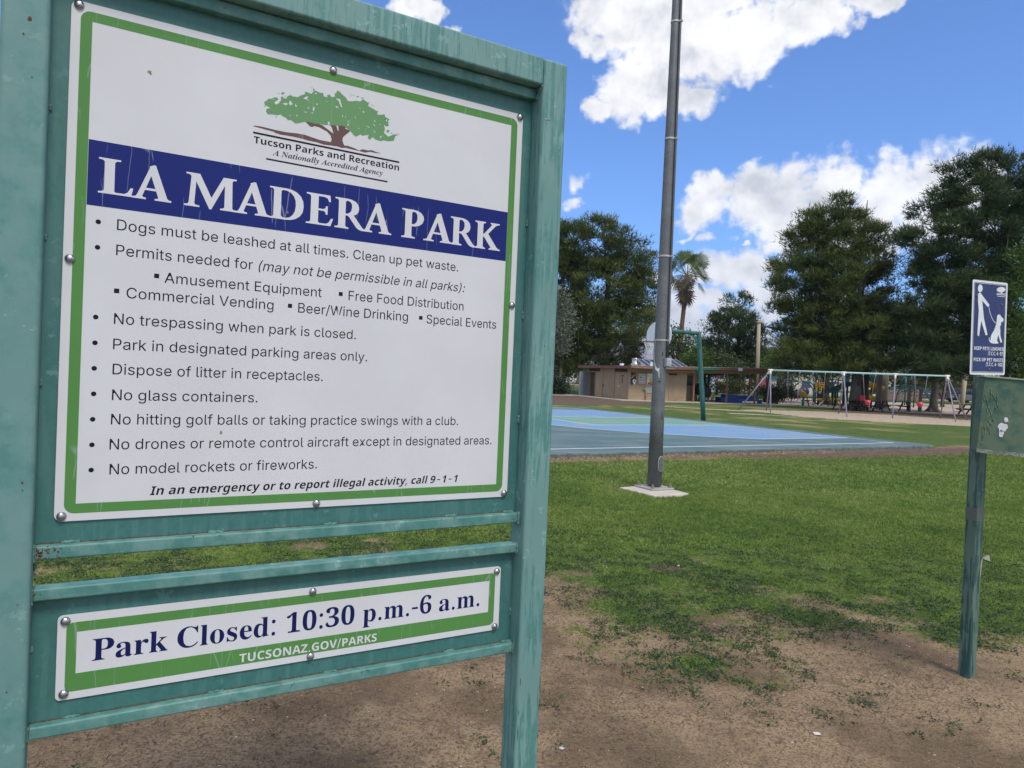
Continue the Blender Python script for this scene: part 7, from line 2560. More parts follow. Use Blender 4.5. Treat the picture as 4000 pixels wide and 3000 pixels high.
house('house', 46, 62, 116, 9, 3.3, 'white roofed pale house behind the play tower', wallw, roofw, 2.0)
house('house', 26, 43, 118, 9, 3.0, 'white walled house seen through the ramada opening', wallb, roofw, 1.4)
house('house', 62, 76, 118, 9, 2.5, 'low house with porch shade painted on the wall and ochre eave right of the climber', plain('porch_shade_wall', (.09, .07, .06), .9), plain('ochre_roof', (.42, .24, .09), .8), .5, slope=False)  # wall colour darkened to stand for shade under a porch
house('house', 78, 94, 118, 9, 2.6, 'low ochre roofed house behind the parked cars', plain('porch_shade_wall2', (.10, .075, .06), .9), plain('ochre_roof2', (.38, .20, .08), .8), .6, slope=False)  # dark wall colour again stands for porch shade
house('house', -6, 9, 122, 8, 2.7, 'low house with terracotta roof behind the white fence at left', plain('brick_house', (.24, .13, .09), .9), plain('terracotta_roof', (.34, .15, .09), .8), 1.3)
# pink block wall
a, b = at(*A4(900, 1100), 92), at(*A4(1720, 1100), 92)
wl = empty('block_wall', ((a.x + b.x) / 2, 92, .5), 'low pinkish block wall behind the teal climber', 'wall')
w_ = (b.x - a.x) / 2
for i in range(5):
    mb = MB()
    x0 = -w_ + i * 2 * w_ / 5
    mb.box(x0, x0 + 2 * w_ / 5 - .03, 0, .2, -.3, 1.3)
    mb.build('wall_panel', pinkw, wl)
for i in range(6):
    x0 = -w_ + i * 2 * w_ / 5
    mb = MB()
    mb.box(x0 - .18, x0 + .15, -.06, -.001, -.3, 1.4)
    mb.build('pier', pinkw, wl)
# white fence on the left
a, b = at(2140, 1480, 118), at(2290, 1480, 118)
fn = empty('white_fence', ((a.x + b.x) / 2, 118, .5), 'long white panel fence across the street at left', 'fence')
w_ = (b.x - a.x) / 2 + 2
nn = 9
for i in range(nn):
    x0 = -w_ + i * 2 * w_ / nn
    mb = MB()
    mb.box(x0 + .08, x0 + 2 * w_ / nn - .01, 0, .08, .08, 1.72)
    mb.build('fence_panel', white_p, fn)
    mb = MB()
    mb.box(x0 - .07, x0 + .07, -.03, .11, -.2, 1.85)
    mb.lathe([(.10, 1.85), (.10, 1.92), (.001, 2.02)], (x0, .04, 0), 8)
    mb.build('fence_post', white_p, fn)
# chain link fence by the building
cf = empty('chain_link_fence', (5.0, 67.0, .02), 'thin chain link fence left of the open grey door', 'fence')
for i, x in enumerate((.85, -1.6, -4.0)):
    mb = MB()
    mb.tube([(x, 0, -.1), (x, 0, 2.45 if i == 0 else 1.9)], .035, 8)
    mb.build('fence_post', galv_l, cf)
for (x0, x1) in ((.85, -1.6), (-1.6, -4.0), (.85, 2.6)):
    mb = MB()
    mb.tube([(x0, 0, 1.55), (x1, 0, 1.55)], .022, 6)
    mb.build('top_rail', galv_l, cf)
wiremesh = MB()
for x0 in np.arange(-4, 2.6, .22):
    for sg in (1, -1):
        z0_, z1_ = (0, 1.5) if sg > 0 else (1.5, 0)
        x1_ = min(2.6, x0 + 1.5)
        wiremesh.bar((x0, .0, z0_), (x1_, .0, z0_ + (z1_ - z0_) * (x1_ - x0) / 1.5), .006)
o = wiremesh.build('wire_mesh', galv_l, cf)
o['kind'] = 'stuff'


# cars
def car(x, y, rz, label, paint, grp, L=4.7, W=1.85, Hh=1.68):
    g = gz(x, y)
    s = empty('parked_car', (x, y, g), label, 'car', grp, rotz=rz)
    gl = plain('car_glass', (.015, .018, .022), .08)
    body = [(-L / 2, .42), (-L / 2 + .05, .95), (-L / 2 + .18, 1.05), (L / 2 - 1.35, 1.05), (L / 2 - .25, .88), (L / 2 - .02, .70), (L / 2, .35), (L / 2 - .3, .25), (-L / 2 + .3, .25)]
    cab = [(-L / 2 + .10, 1.052), (-L / 2 + .38, Hh - .06), (-L / 2 + .7, Hh), (.35, Hh), (.75, Hh - .10), (L / 2 - 1.25, 1.052)]
    M = Matrix(((1, 0, 0, 0), (0, 0, -1, W / 2), (0, 1, 0, 0), (0, 0, 0, 1)))
    mb = MB()
    mb.prism(body, M, W)
    mb.build('body', paint, s, bevel=.09)
    M2 = Matrix(((1, 0, 0, 0), (0, 0, -1, W / 2 - .10), (0, 1, 0, 0), (0, 0, 0, 1)))
    mb = MB()
    mb.prism(cab, M2, W - .2)
    mb.build('cabin', gl, s, bevel=.08)
    mb = MB()
    mb.box(-L / 2 + .45, .45, -W / 2 + .12, W / 2 - .12, Hh - .03, Hh + .03)
    mb.build('roof', paint, s, bevel=.05)
    for x_ in (-L / 2 + .85, L / 2 - .9):
        for yy in (-W / 2 - .01, W / 2 + .01):
            mb = MB()
            sg = -1 if yy < 0 else 1
            mb.tube([(x_, yy, .34), (x_, yy - sg * .22, .34)], .34, 20)
            w_ = mb.build('wheel', black_p, s)
            mb = MB()
            mb.tube([(x_, yy + sg * .004, .34), (x_, yy - sg * .01, .34)], .20, 12)
            mb.build('rim', galvb, w_)
    for yy in (-.72, .72):
        mb = MB()
        mb.box(-L / 2 - .012, -L / 2 + .06, yy - .14, yy + .14, .82, .98)
        mb.build('tail_light', plain('tail_red', (.25, .01, .01), .3), s)
        mb = MB()
        mb.box(L / 2 - .10, L / 2 - .005, yy - .18, yy + .18, .62, .74)
        mb.build('headlight', white_p, s)
    mb = MB()
    mb.box(-L / 2 - .02, -L / 2 + .03, -.26, .26, .62, .78)
    mb.build('licence_plate', white_p, s)
    return s


darkpaint = plain('dark_blue_car_paint', (.010, .014, .028), .2, var=.05, spec=.8)
greypaint = plain('slate_car_paint', (.03, .045, .075), .2, var=.05, spec=.8)
pc = at(*A5(870, 1195), 98)
car(pc.x, 98, math.radians(70), 'dark blue car with white plate seen from behind, parked across the road', darkpaint, 'cars parked across the road')
pc = at(*A5(1170, 1100), 106)
car(pc.x, 107, math.radians(10), 'slate blue car partly hidden behind the tan post', greypaint, 'cars parked across the road', 4.6)
pc = at(*A5(1230, 1200), 90)
car(pc.x + .5, 92, math.radians(20), 'grey car low behind the green post at right', plain('grey_car', (.10, .11, .12), .3), 'cars parked across the road')


# ------------------------------------------------------------------ foliage
def tri_mesh(name, V, rnd, mat, parent=None, per=3, faces=None):
    """mesh of loose small faces with one tone value per vertex"""
    n = len(V)
    me = bpy.data.meshes.new(name)
    me.vertices.add(n)
    me.vertices.foreach_set('co', np.ascontiguousarray(V, dtype=np.float32).ravel())
    nf = n // per
    me.loops.add(n)
    me.loops.foreach_set('vertex_index', np.arange(n, dtype=np.int32))
    me.polygons.add(nf)
    me.polygons.foreach_set('loop_start', np.arange(nf, dtype=np.int32) * per)
    me.polygons.foreach_set('loop_total', np.full(nf, per, dtype=np.int32))
    me.update()
    q = me.attributes.new('rnd', 'FLOAT', 'POINT')
    q.data.foreach_set('value', np.ascontiguousarray(rnd, dtype=np.float32))
    me.materials.append(mat)
    o = bpy.data.objects.new(name, me)
    COL.objects.link(o)
    if parent is not None:
        o.parent = parent
    return o


def unit(a):
    return a / (np.linalg.norm(a, axis=-1, keepdims=True) + 1e-9)


def blades(P, D, L, W, R, k=3, spread=.6):
    """k narrow triangles per point P growing along D"""
    n = len(P)
    P = np.repeat(P, k, 0)
    D = unit(np.repeat(D, k, 0) + rng.normal(0, spread, (n * k, 3)))
    L = np.repeat(L, k) * rng.uniform(.6, 1.25, n * k)
    W = np.repeat(W, k)
    side = unit(np.cross(D, rng.normal(0, 1, (n * k, 3))))
    a = P - side * W[:, None] / 2
    b = P + side * W[:, None] / 2
    c = P + D * L[:, None]
    V = np.stack([a, b, c], 1).reshape(-1, 3)
    rr = np.repeat(np.clip(np.repeat(R, k) + rng.normal(0, .06, n * k), 0, 1), 3)
    return V, rr


def lobe_points(lobes, n, shell=.45, seed=0):
    """random cluster centres in a set of ellipsoids (cx,cy,cz,rx,ry,rz)"""
    L = np.array(lobes, float)
    vol = L[:, 3] * L[:, 5] * np.sqrt(L[:, 4])
    idx = rng.choice(len(L), n, p=vol / vol.sum())
    d = unit(rng.normal(0, 1, (n, 3)))
    r = shell + (1 - shell) * rng.uniform(0, 1, n) ** .6
    C = L[idx, :3] + d * L[idx, 3:6] * r[:, None]
    return C, d


def conifer(name, label, lobes_px, D, base_uv, trunk_r, mats, clusters, csize, tufts, blen, bwid, depth=1.0, group=None, up=.8, limbs=10, trunk_top=None, bark=None, seed=1, flat=.55, dead=0.12):
    """tall conifer: tapered trunk, limbs, crown of needle tufts gathered in clumps"""
    rd = random.Random(seed)
    g0 = at(*base_uv, D)
    g = gz(g0.x, D)
    s = empty(name, (g0.x, D, g), label, 'tree', group)
    lobes = []
    for (u, v, ru, rv) in lobes_px:
        dd = D + rd.uniform(-1, 1) * ru / F_PX * D * .5 * depth
        c = at(u, v, dd)
        lobes.append((c.x - g0.x, c.y - D, c.z - g, ru / F_PX * D, ru / F_PX * D * depth, rv / F_PX * D))
    C, dirs = lobe_points(lobes, int(clusters * .85), .62)
    clusters = len(C)
    C[:, 2] = np.maximum(C[:, 2], .9)
    tone = rng.uniform(.1, .9, clusters)
    n = clusters * tufts
    ci = np.repeat(np.arange(clusters), tufts)
    q = np.clip(rng.normal(0, .5, (n, 3)), -.95, .95)
    cs = csize * .72 * rng.uniform(.5, 1.4, clusters)
    off = q * cs[ci][:, None] * np.array([1, 1, flat])
    # clumps sag outward along the bough
    P = C[ci] + off
    Dv = unit(dirs[ci] * .7 + off / csize * .5 + np.array([0, 0, up]))
    V, rr = blades(P, Dv, np.full(n, blen * 1.15), np.full(n, bwid * .8), tone[ci] * .72 + .22 * np.clip(off[:, 2] / (cs[ci] * flat) + .5, 0, 1), 3)  # clump tops get a lighter tone: light from above put into needle colour
    tri_mesh('crown', V, rr, mats, s)
    # trunk and limbs
    ztop = trunk_top or max(l[2] + l[5] * .5 for l in lobes)
    zc = [l for l in lobes]
    mb = MB()
    P, R = [], []
    for i in range(9):
        t = i / 8
        P.append((rd.uniform(-.1, .1) * t * 3, rd.uniform(-.1, .1), -.2 + (ztop + .2) * t))
        R.append(trunk_r * ((1 - t) ** .8 * .9 + .06) * (1.35 if i == 0 else 1))
    mb.tube(P, R, 12)
    for k in range(5):
        a = k * 1.26
        mb.tube([(math.cos(a) * trunk_r * 2.1, math.sin(a) * trunk_r * 2.1, -.12), (math.cos(a) * trunk_r * .9, math.sin(a) * trunk_r * .9, .25), (0, 0, 1.0)], [trunk_r * .22, trunk_r * .4, trunk_r * .3], 7)
    mb.build('trunk', bark or bark_grey, s)
    mb = MB()
    for k in range(limbs):
        i = rd.randrange(clusters)
        e = Vector(C[i])
        z0 = max(1.5, min(e.z * rd.uniform(.45, .9), ztop * .9))
        t = min(1, z0 / ztop)
        m_ = Vector((0, 0, z0)).lerp(e, .5) + Vector((0, 0, rd.uniform(-.2, .5)))
        r0 = trunk_r * (1 - t) * .35 + .03
        mb.tube([(0, 0, z0), m_, e], [r0, r0 * .6, .015], 5)
        if rd.random() < dead * 4:
            for j in range(3):
                f = m_ + Vector((rd.uniform(-1, 1), rd.uniform(-1, 1), rd.uniform(-.8, .2)))
                mb.tube([m_, f], [.025, .008], 4)
    mb.build('limbs', bark_pale, s)
    return s


bark_grey = plain('bark_grey', (.115, .10, .088), .95, var=.4, scale=7, bump=1.0, bscale=14)
bark_brown = plain('bark_brown', (.075, .055, .045), .95, var=.35, scale=7, bump=1.0, bscale=14)
bark_pale = plain('bark_pale_twigs', (.12, .105, .09), .95, var=.3, scale=5)
bark_light = plain('bark_light', (.27, .235, .19), .95, var=.2, scale=5, bump=.5)
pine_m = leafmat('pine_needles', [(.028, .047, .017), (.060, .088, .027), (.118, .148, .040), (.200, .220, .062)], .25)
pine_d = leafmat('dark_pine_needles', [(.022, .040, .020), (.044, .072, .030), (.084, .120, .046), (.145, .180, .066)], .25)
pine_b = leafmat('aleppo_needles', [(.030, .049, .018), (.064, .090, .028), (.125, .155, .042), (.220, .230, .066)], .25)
olive_m = leafmat('olive_leaves', [(.07, .085, .05), (.12, .14, .095), (.19, .21, .155), (.26, .28, .22)], .25)
leaf_g = leafmat('broad_leaves', [(.030, .070, .012), (.055, .115, .018), (.09, .16, .03), (.14, .20, .05)], .3)
leaf_far = leafmat('distant_leaves', [(.04, .065, .025), (.07, .095, .035), (.10, .125, .05), (.15, .17, .08)], .25)
hedge_m = leafmat('hedge_leaves', [(.020, .038, .012), (.042, .065, .018), (.075, .095, .03), (.12, .13, .05)], .2)
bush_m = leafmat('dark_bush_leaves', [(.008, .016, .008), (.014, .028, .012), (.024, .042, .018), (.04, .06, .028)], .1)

# left group over the restroom
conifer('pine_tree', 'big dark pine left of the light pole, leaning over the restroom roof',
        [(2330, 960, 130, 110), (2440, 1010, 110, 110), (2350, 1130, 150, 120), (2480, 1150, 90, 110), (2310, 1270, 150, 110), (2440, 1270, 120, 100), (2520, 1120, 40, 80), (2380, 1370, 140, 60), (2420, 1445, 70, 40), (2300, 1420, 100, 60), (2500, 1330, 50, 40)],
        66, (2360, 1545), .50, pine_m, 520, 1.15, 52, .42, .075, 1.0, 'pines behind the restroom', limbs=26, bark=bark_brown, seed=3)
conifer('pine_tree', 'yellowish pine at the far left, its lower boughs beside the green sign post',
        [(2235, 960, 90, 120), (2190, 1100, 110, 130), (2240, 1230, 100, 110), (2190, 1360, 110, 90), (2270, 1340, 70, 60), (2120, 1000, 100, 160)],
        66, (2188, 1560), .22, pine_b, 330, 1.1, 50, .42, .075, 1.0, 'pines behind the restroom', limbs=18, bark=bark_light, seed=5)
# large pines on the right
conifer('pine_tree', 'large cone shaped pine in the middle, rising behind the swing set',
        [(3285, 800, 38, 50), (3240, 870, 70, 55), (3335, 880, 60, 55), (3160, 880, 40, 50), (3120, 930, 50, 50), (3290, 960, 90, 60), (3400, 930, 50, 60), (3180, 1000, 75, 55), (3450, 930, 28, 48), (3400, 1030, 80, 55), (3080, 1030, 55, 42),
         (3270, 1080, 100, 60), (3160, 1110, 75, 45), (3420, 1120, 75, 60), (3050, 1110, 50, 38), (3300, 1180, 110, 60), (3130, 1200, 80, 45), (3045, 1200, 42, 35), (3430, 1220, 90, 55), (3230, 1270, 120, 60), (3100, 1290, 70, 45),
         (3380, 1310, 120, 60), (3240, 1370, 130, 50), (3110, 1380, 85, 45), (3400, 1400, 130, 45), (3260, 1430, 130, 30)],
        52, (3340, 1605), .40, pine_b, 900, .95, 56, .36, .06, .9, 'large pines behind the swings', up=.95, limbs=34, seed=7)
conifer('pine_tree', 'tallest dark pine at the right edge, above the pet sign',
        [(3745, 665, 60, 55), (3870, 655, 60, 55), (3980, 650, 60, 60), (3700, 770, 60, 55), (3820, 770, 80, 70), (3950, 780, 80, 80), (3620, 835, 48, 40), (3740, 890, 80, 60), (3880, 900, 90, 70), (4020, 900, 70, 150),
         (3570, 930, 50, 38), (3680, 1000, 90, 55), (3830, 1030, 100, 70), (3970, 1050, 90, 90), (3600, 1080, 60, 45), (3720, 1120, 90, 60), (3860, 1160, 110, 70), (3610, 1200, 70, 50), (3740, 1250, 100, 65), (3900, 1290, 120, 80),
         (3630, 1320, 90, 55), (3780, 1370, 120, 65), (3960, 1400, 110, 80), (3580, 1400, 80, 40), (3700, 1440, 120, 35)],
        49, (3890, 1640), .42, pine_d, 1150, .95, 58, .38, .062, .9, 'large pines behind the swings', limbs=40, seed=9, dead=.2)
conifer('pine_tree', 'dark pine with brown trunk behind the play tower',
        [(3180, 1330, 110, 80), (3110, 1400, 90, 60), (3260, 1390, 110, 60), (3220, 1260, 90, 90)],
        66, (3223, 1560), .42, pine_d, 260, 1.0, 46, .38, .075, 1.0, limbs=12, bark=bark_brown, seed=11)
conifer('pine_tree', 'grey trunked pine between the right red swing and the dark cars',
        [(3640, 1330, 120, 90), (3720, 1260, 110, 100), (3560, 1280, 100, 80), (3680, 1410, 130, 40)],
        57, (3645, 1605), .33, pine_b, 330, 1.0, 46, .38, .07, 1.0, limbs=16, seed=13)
t_extra = empty('old_trunk', (0, 0, 0))
p = at(3373, 1570, 53.5)
t_extra.location = (p.x, 53.5, 0)
tag(t_extra, 'brown trunk standing just right of the thick grey trunk', 'tree')
mb = MB()
mb.tube([(0, 0, -.2), (.02, 0, 1.5), (.05, 0, 3.2), (-.1, 0, 6.5)], [.40, .30, .27, .14], 12)
mb.build('trunk', bark_brown, t_extra)
C, d = lobe_points([(0, 0, 6.2, 2.2, 2.0, 1.6)], 60)
ci = np.repeat(np.arange(60), 40)
V, rr = blades(C[ci] + rng.normal(0, .4, (2400, 3)), unit(d[ci] + [0, 0, .6]), np.full(2400, .38), np.full(2400, .07), rng.uniform(.1, .8, 60)[ci])
tri_mesh('crown', V, rr, pine_d, t_extra)
# middle distance pine by the palm
conifer('pine_tree', 'open crowned pine right of the palm, behind the ramada roof',
        [(2880, 1190, 55, 45), (2870, 1260, 90, 55), (2800, 1270, 45, 40), (2940, 1280, 45, 60), (2870, 1350, 110, 60), (2790, 1370, 60, 50), (2930, 1400, 90, 50), (2830, 1430, 110, 40)],
        88, (2872, 1530), .40, pine_d, 300, 1.25, 44, .46, .10, 1.0, limbs=22, seed=15, bark=bark_brown)
conifer('pine_tree', 'small dark tree right of the tall tan post against the mountains',
        [(2990, 1400, 40, 35), (3010, 1440, 60, 30), (2975, 1350, 18, 30)], 96, (2990, 1540), .3, pine_d, 80, 1.1, 40, .5, .11, 1.0, limbs=4, seed=16)


def leafy(name, label, lobes_px, D, base_uv, n, size, mat, trunk_r=.15, cat='tree', group=None, depth=1.0, trunk=True, shell=.4, bark=None, minz=.15, aspect=.55):
    g0 = at(*base_uv, D)
    g = gz(g0.x, D)
    s = empty(name, (g0.x, D, g), label, cat, group)
    lobes = []
    for (u, v, ru, rv) in lobes_px:
        c = at(u, v, D)
        lobes.append((c.x - g0.x, 0, c.z - g, ru / F_PX * D, ru / F_PX * D * depth, rv / F_PX * D))
    nc = max(8, n // 22)
    C, dirs = lobe_points(lobes, nc, shell)
    ci = rng.integers(0, nc, n)
    P = C[ci] + rng.normal(0, size * 1.7, (n, 3))
    P[:, 2] = np.maximum(P[:, 2], minz)
    tone = rng.uniform(0, 1, nc)
    Dv = unit(dirs[ci] * .8 + rng.normal(0, .7, (n, 3)) + np.array([0, 0, .3]))
    side = unit(np.cross(Dv, rng.normal(0, 1, (n, 3))))
    L = size * rng.uniform(.6, 1.4, n)[:, None]
    a, b = P - Dv * L * .5, P + side * L * aspect * .5
    c, d = P + Dv * L * .5, P - side * L * aspect * .5
    V = np.stack([a, b, c, d], 1).reshape(-1, 3)
    rr = np.repeat(np.clip(tone[ci] * .75 + rng.uniform(0, .25, n), 0, 1), 4)
    tri_mesh('foliage', V, rr, mat, s, per=4)
    if trunk:
        zt = max(l[2] for l in lobes)
        mb = MB()
        mb.tube([(0, 0, -.1), (.05, 0, zt * .35), (-.05, 0, zt * .8)], [trunk_r * 1.2, trunk_r * .8, trunk_r * .3], 8)
        for k in range(10):
            e = Vector(C[rng.integers(0, nc)])
            mb.tube([(0, 0, zt * .3), Vector((0, 0, zt * .4)).lerp(e, .5), e], [trunk_r * .5, trunk_r * .3, .01], 5)
        mb.build('trunk', bark or bark_grey, s)
    return s


leafy('olive_tree', 'grey green olive tree right beside the green sign post', [(2170, 1180, 60, 60), (2180, 1250, 75, 70), (2150, 1320, 80, 60), (2190, 1340, 55, 50)], 52, (2130, 1560), 5200, .17, olive_m, .2, depth=1)
leafy('green_tree', 'bright green broadleaf tree at the right edge behind the pet sign', [(4040, 1000, 80, 90), (4050, 1150, 100, 120), (4030, 1300, 80, 110), (4080, 1420, 110, 120)], 43, (4040, 1640), 6000, .18, leaf_g, .25)
leafy('small_tree', 'thin pale twiggy tree between the palm and the green hoop post', [(2745, 1300, 30, 45), (2715, 1350, 40, 45), (2770, 1360, 35, 40)], 92, (2745, 1530), 900, .22, leaf_far, .16, shell=.2)
leafy('shrub', 'dark round shrub mass behind the solar panels', [(2650, 1350, 60, 60), (2610, 1330, 50, 50), (2690, 1400, 50, 40)], 84, (2650, 1530), 3600, .28, pine_m, .2)
leafy('shrub', 'light green shrub right of the solar panels above the roof', [(2720, 1400, 45, 40), (2690, 1420, 40, 25)], 80, (2720, 1530), 1500, .25, leaf_g, .15)
leafy('shrub', 'grey green shrub behind the hoop post above the ramada roof', [(2800, 1410, 60, 40), (2760, 1400, 40, 40), (2850, 1420, 50, 30)], 82, (2800, 1530), 2600, .25, leaf_far, .15)
leafy('shrub', 'bright shrub under the tall tan post beyond the roof', [(3040, 1430, 60, 35), (3080, 1400, 40, 40), (2990, 1420, 40, 30)], 80, (3040, 1540), 2200, .25, leaf_g, .15)
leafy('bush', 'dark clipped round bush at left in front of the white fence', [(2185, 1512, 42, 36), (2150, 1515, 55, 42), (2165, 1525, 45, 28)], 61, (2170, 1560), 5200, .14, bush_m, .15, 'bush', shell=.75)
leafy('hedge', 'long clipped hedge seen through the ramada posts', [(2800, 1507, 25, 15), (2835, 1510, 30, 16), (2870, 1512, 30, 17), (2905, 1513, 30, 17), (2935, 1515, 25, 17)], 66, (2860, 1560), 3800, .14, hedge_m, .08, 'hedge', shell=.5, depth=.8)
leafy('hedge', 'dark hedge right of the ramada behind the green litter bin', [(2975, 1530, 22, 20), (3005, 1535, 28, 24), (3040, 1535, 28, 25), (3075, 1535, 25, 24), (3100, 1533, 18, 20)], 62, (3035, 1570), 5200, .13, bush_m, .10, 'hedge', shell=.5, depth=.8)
leafy('tree_row', 'dark green tree mass behind the play area filling the gaps under the pines', [(3120, 1440, 70, 60), (3040, 1480, 60, 35), (3200, 1450, 60, 40), (3460, 1440, 80, 60), (3560, 1470, 90, 50), (3700, 1450, 120, 50), (3820, 1440, 90, 60)], 84, (3450, 1550), 9000, .32, pine_d, .3, shell=.3)
leafy('tree_row', 'green trees beyond the white fence at left', [(2180, 1440, 60, 35), (2240, 1430, 50, 40), (2290, 1450, 50, 30), (2130, 1420, 60, 60)], 108, (2200, 1540), 5000, .42, leaf_far, .3, shell=.3)
leafy('tree_row', 'trees seen beyond the ramada opening', [(2760, 1480, 30, 12), (2880, 1480, 50, 22), (2940, 1475, 40, 20)], 98, (2850, 1540), 2400, .32, pine_d, .2, shell=.3)
s = empty('leaning_tree', (at(2252, 1500, 100).x, 100, .5), 'dark leaning tree trunk in front of the white fence', 'tree')
mb = MB()
p0, p1, p2_, p3 = [at(u, v, 100) for u, v in ((2253, 1506), (2256, 1490), (2266, 1475), (2256, 1440))]
mb.tube([rel(q, s.location) for q in (p0, p1, p2_, p3)], [.40, .28, .25, .2], 10)
mb.build('trunk', bark_grey, s)
C, d = lobe_points([(0, 0, 5.0, 2.2, 2, 1.3)], 300)
V, rr = blades(C, d, np.full(300, .8), np.full(300, .3), rng.uniform(0, 1, 300))
tri_mesh('crown', V, rr, leaf_far, s)
s = empty('small_tree', (at(3682, 1560, 74).x, 74, gz(30, 74)), 'small dark forked trunk left of the parked dark car', 'tree')
mb = MB()
mb.tube([(0, 0, -.1), (0, 0, .9), (-.9, 0, 2.0)], [.22, .16, .05], 8)
mb.tube([(0, 0, .8), (.9, 0, 2.1)], [.14, .04], 6)
mb.tube([(0, 0, .8), (.1, 0, 2.6)], [.14, .04], 6)
mb.build('trunk', bark_brown, s)
C, d = lobe_points([(0, 0, 2.9, 2.4, 1.6, .9)], 400)
V, rr = blades(C, d, np.full(400, .5), np.full(400, .12), rng.uniform(0, 1, 400))
tri_mesh('crown', V, rr, pine_d, s)


# palms
frond_m = leafmat('palm_fronds', [(.040, .075, .022), (.075, .12, .034), (.12, .17, .055), (.19, .24, .09)], .3)
skirt_m = leafmat('dead_palm_skirt', [(.10, .065, .040), (.17, .115, .070), (.25, .18, .115), (.33, .25, .17)], .1)


def palm(label, top_uv, base_uv, D, R, n_green, skirt_len, group, trunk=True, seed=1):
    rd = random.Random(seed)
    a, b = at(*base_uv, D), at(*top_uv, D)
    g = gz(a.x, D)
    s = empty('palm_tree', (a.x, D, g), label, 'palm tree', group)
    h = b.z - g
    dx = b.x - a.x
    mb = MB()
    mb.tube([(0, 0, -.2), (dx * .3, 0, h * .35), (dx * .7, 0, h * .7), (dx, 0, h)], [R * .115, R * .085, R * .075, R * .08], 12)
    mb.build('trunk', plain('palm_trunk', (.155, .085, .058), .9, var=.3, scale=9, bump=1), s)
    V, rr = [], []
    stems = MB()

    def fan(c, d, rad, seg, tone, W, R_, droop):
        d = d.normalized()
        side = d.cross(Vector((0, 0, 1)))
        side = side.normalized() if side.length > .05 else Vector((1, 0, 0))
        side.rotate(Matrix.Rotation(rd.uniform(-1.1, 1.1), 3, d))
        nrm = side.cross(d)
        for i in range(seg):
            t = (i + .5) / seg * 2 - 1
            ang = t * 1.45
            e = d * math.cos(ang) + side * math.sin(ang)
            pd = e.cross(nrm).normalized() * rad * .042
            mid = c + e * rad * .62
            tip = c + e * rad * (1 - .12 * abs(t)) + Vector((0, 0, -droop * rad * rd.uniform(.6, 1.3)))
            W += [c, mid + pd, mid - pd, mid + pd, tip, mid - pd]
            R_ += [min(1, max(0, tone + rd.uniform(-.12, .12)))] * 6
    top = Vector((dx, 0, h))
    for k in range(n_green):
        az = rd.uniform(0, 2 * PI)
        el = math.radians(rd.uniform(-40, 82))
        d = Vector((math.cos(az) * math.cos(el), math.sin(az) * math.cos(el), math.sin(el)))
        pl = R * rd.uniform(.42, .60)
        c = top + d * pl + Vector((0, 0, .05 * R))
        stems.tube([top, top + d * pl * .6 + Vector((0, 0, .03)), c], .022, 4, cap=False)
        fan(c, (d + Vector((0, 0, -.12))).normalized(), R * rd.uniform(.40, .54), 15, rd.uniform(.2, 1), V, rr, .16)
    tri_mesh('green_fronds', np.array([tuple(v) for v in V]), np.array(rr), frond_m, s)
    stems.build('frond_stems', plain('frond_stem', (.09, .12, .04), .7), s)
    V, rr = [], []
    for k in range(int(n_green * 1.6)):
        az = rd.uniform(0, 2 * PI)
        z = -rd.uniform(0, 1) ** .9 * skirt_len
        rad = R * (.34 - .20 * (-z / skirt_len)) * rd.uniform(.6, 1.15)
        c = top + Vector((math.cos(az) * rad * .55, math.sin(az) * rad * .55, z + .1))
        d = Vector((math.cos(az) * .35, math.sin(az) * .35, -1))
        fan(c, d, R * rd.uniform(.26, .42), 9, rd.uniform(.1, .9), V, rr, .1)
    tri_mesh('dead_frond_skirt', np.array([tuple(v) for v in V]), np.array(rr), skirt_m, s)
    return s


palm('tall palm right of the light pole with brown skirt under its fronds', (2683, 1075), (2640, 1530), 86, 3.4, 40, 3.0, 'palms behind the restroom', seed=2)
palm('palm with long hanging dead skirt behind the roof vent', (2470, 1270), (2480, 1530), 72, 3.9, 26, 4.2, 'palms behind the restroom', seed=4)

# ------------------------------------------------------------------ lawn close to the viewer
grass_m = leafmat('lawn_blades', [(.056, .104, .028), (.120, .196, .040), (.225, .305, .066), (.37, .39, .145)], .3)
weed_m = leafmat('low_weed_leaves', [(.030, .058, .030), (.045, .085, .038), (.075, .125, .045), (.13, .18, .07)], .25)


def footing_mask(x, y):
    return ((np.abs(x - 2.07) * .8 + np.abs(y - 10.03) * 1.1) < .50)


def scatter(n, y0, y1, power=1.0):
    y = y0 + (y1 - y0) * rng.uniform(0, 1, n) ** power
    xl, xr = -.86 * y - .3, .82 * y + .4
    x = xl + (xr - xl) * rng.uniform(0, 1, n)
    return x, y


def hterr(x, y):
    return (fbm(x, y, 1.1, 5) - 0.5) * 0.035 + (fbm(x, y, 0.12, 9) - 0.5) * 0.014


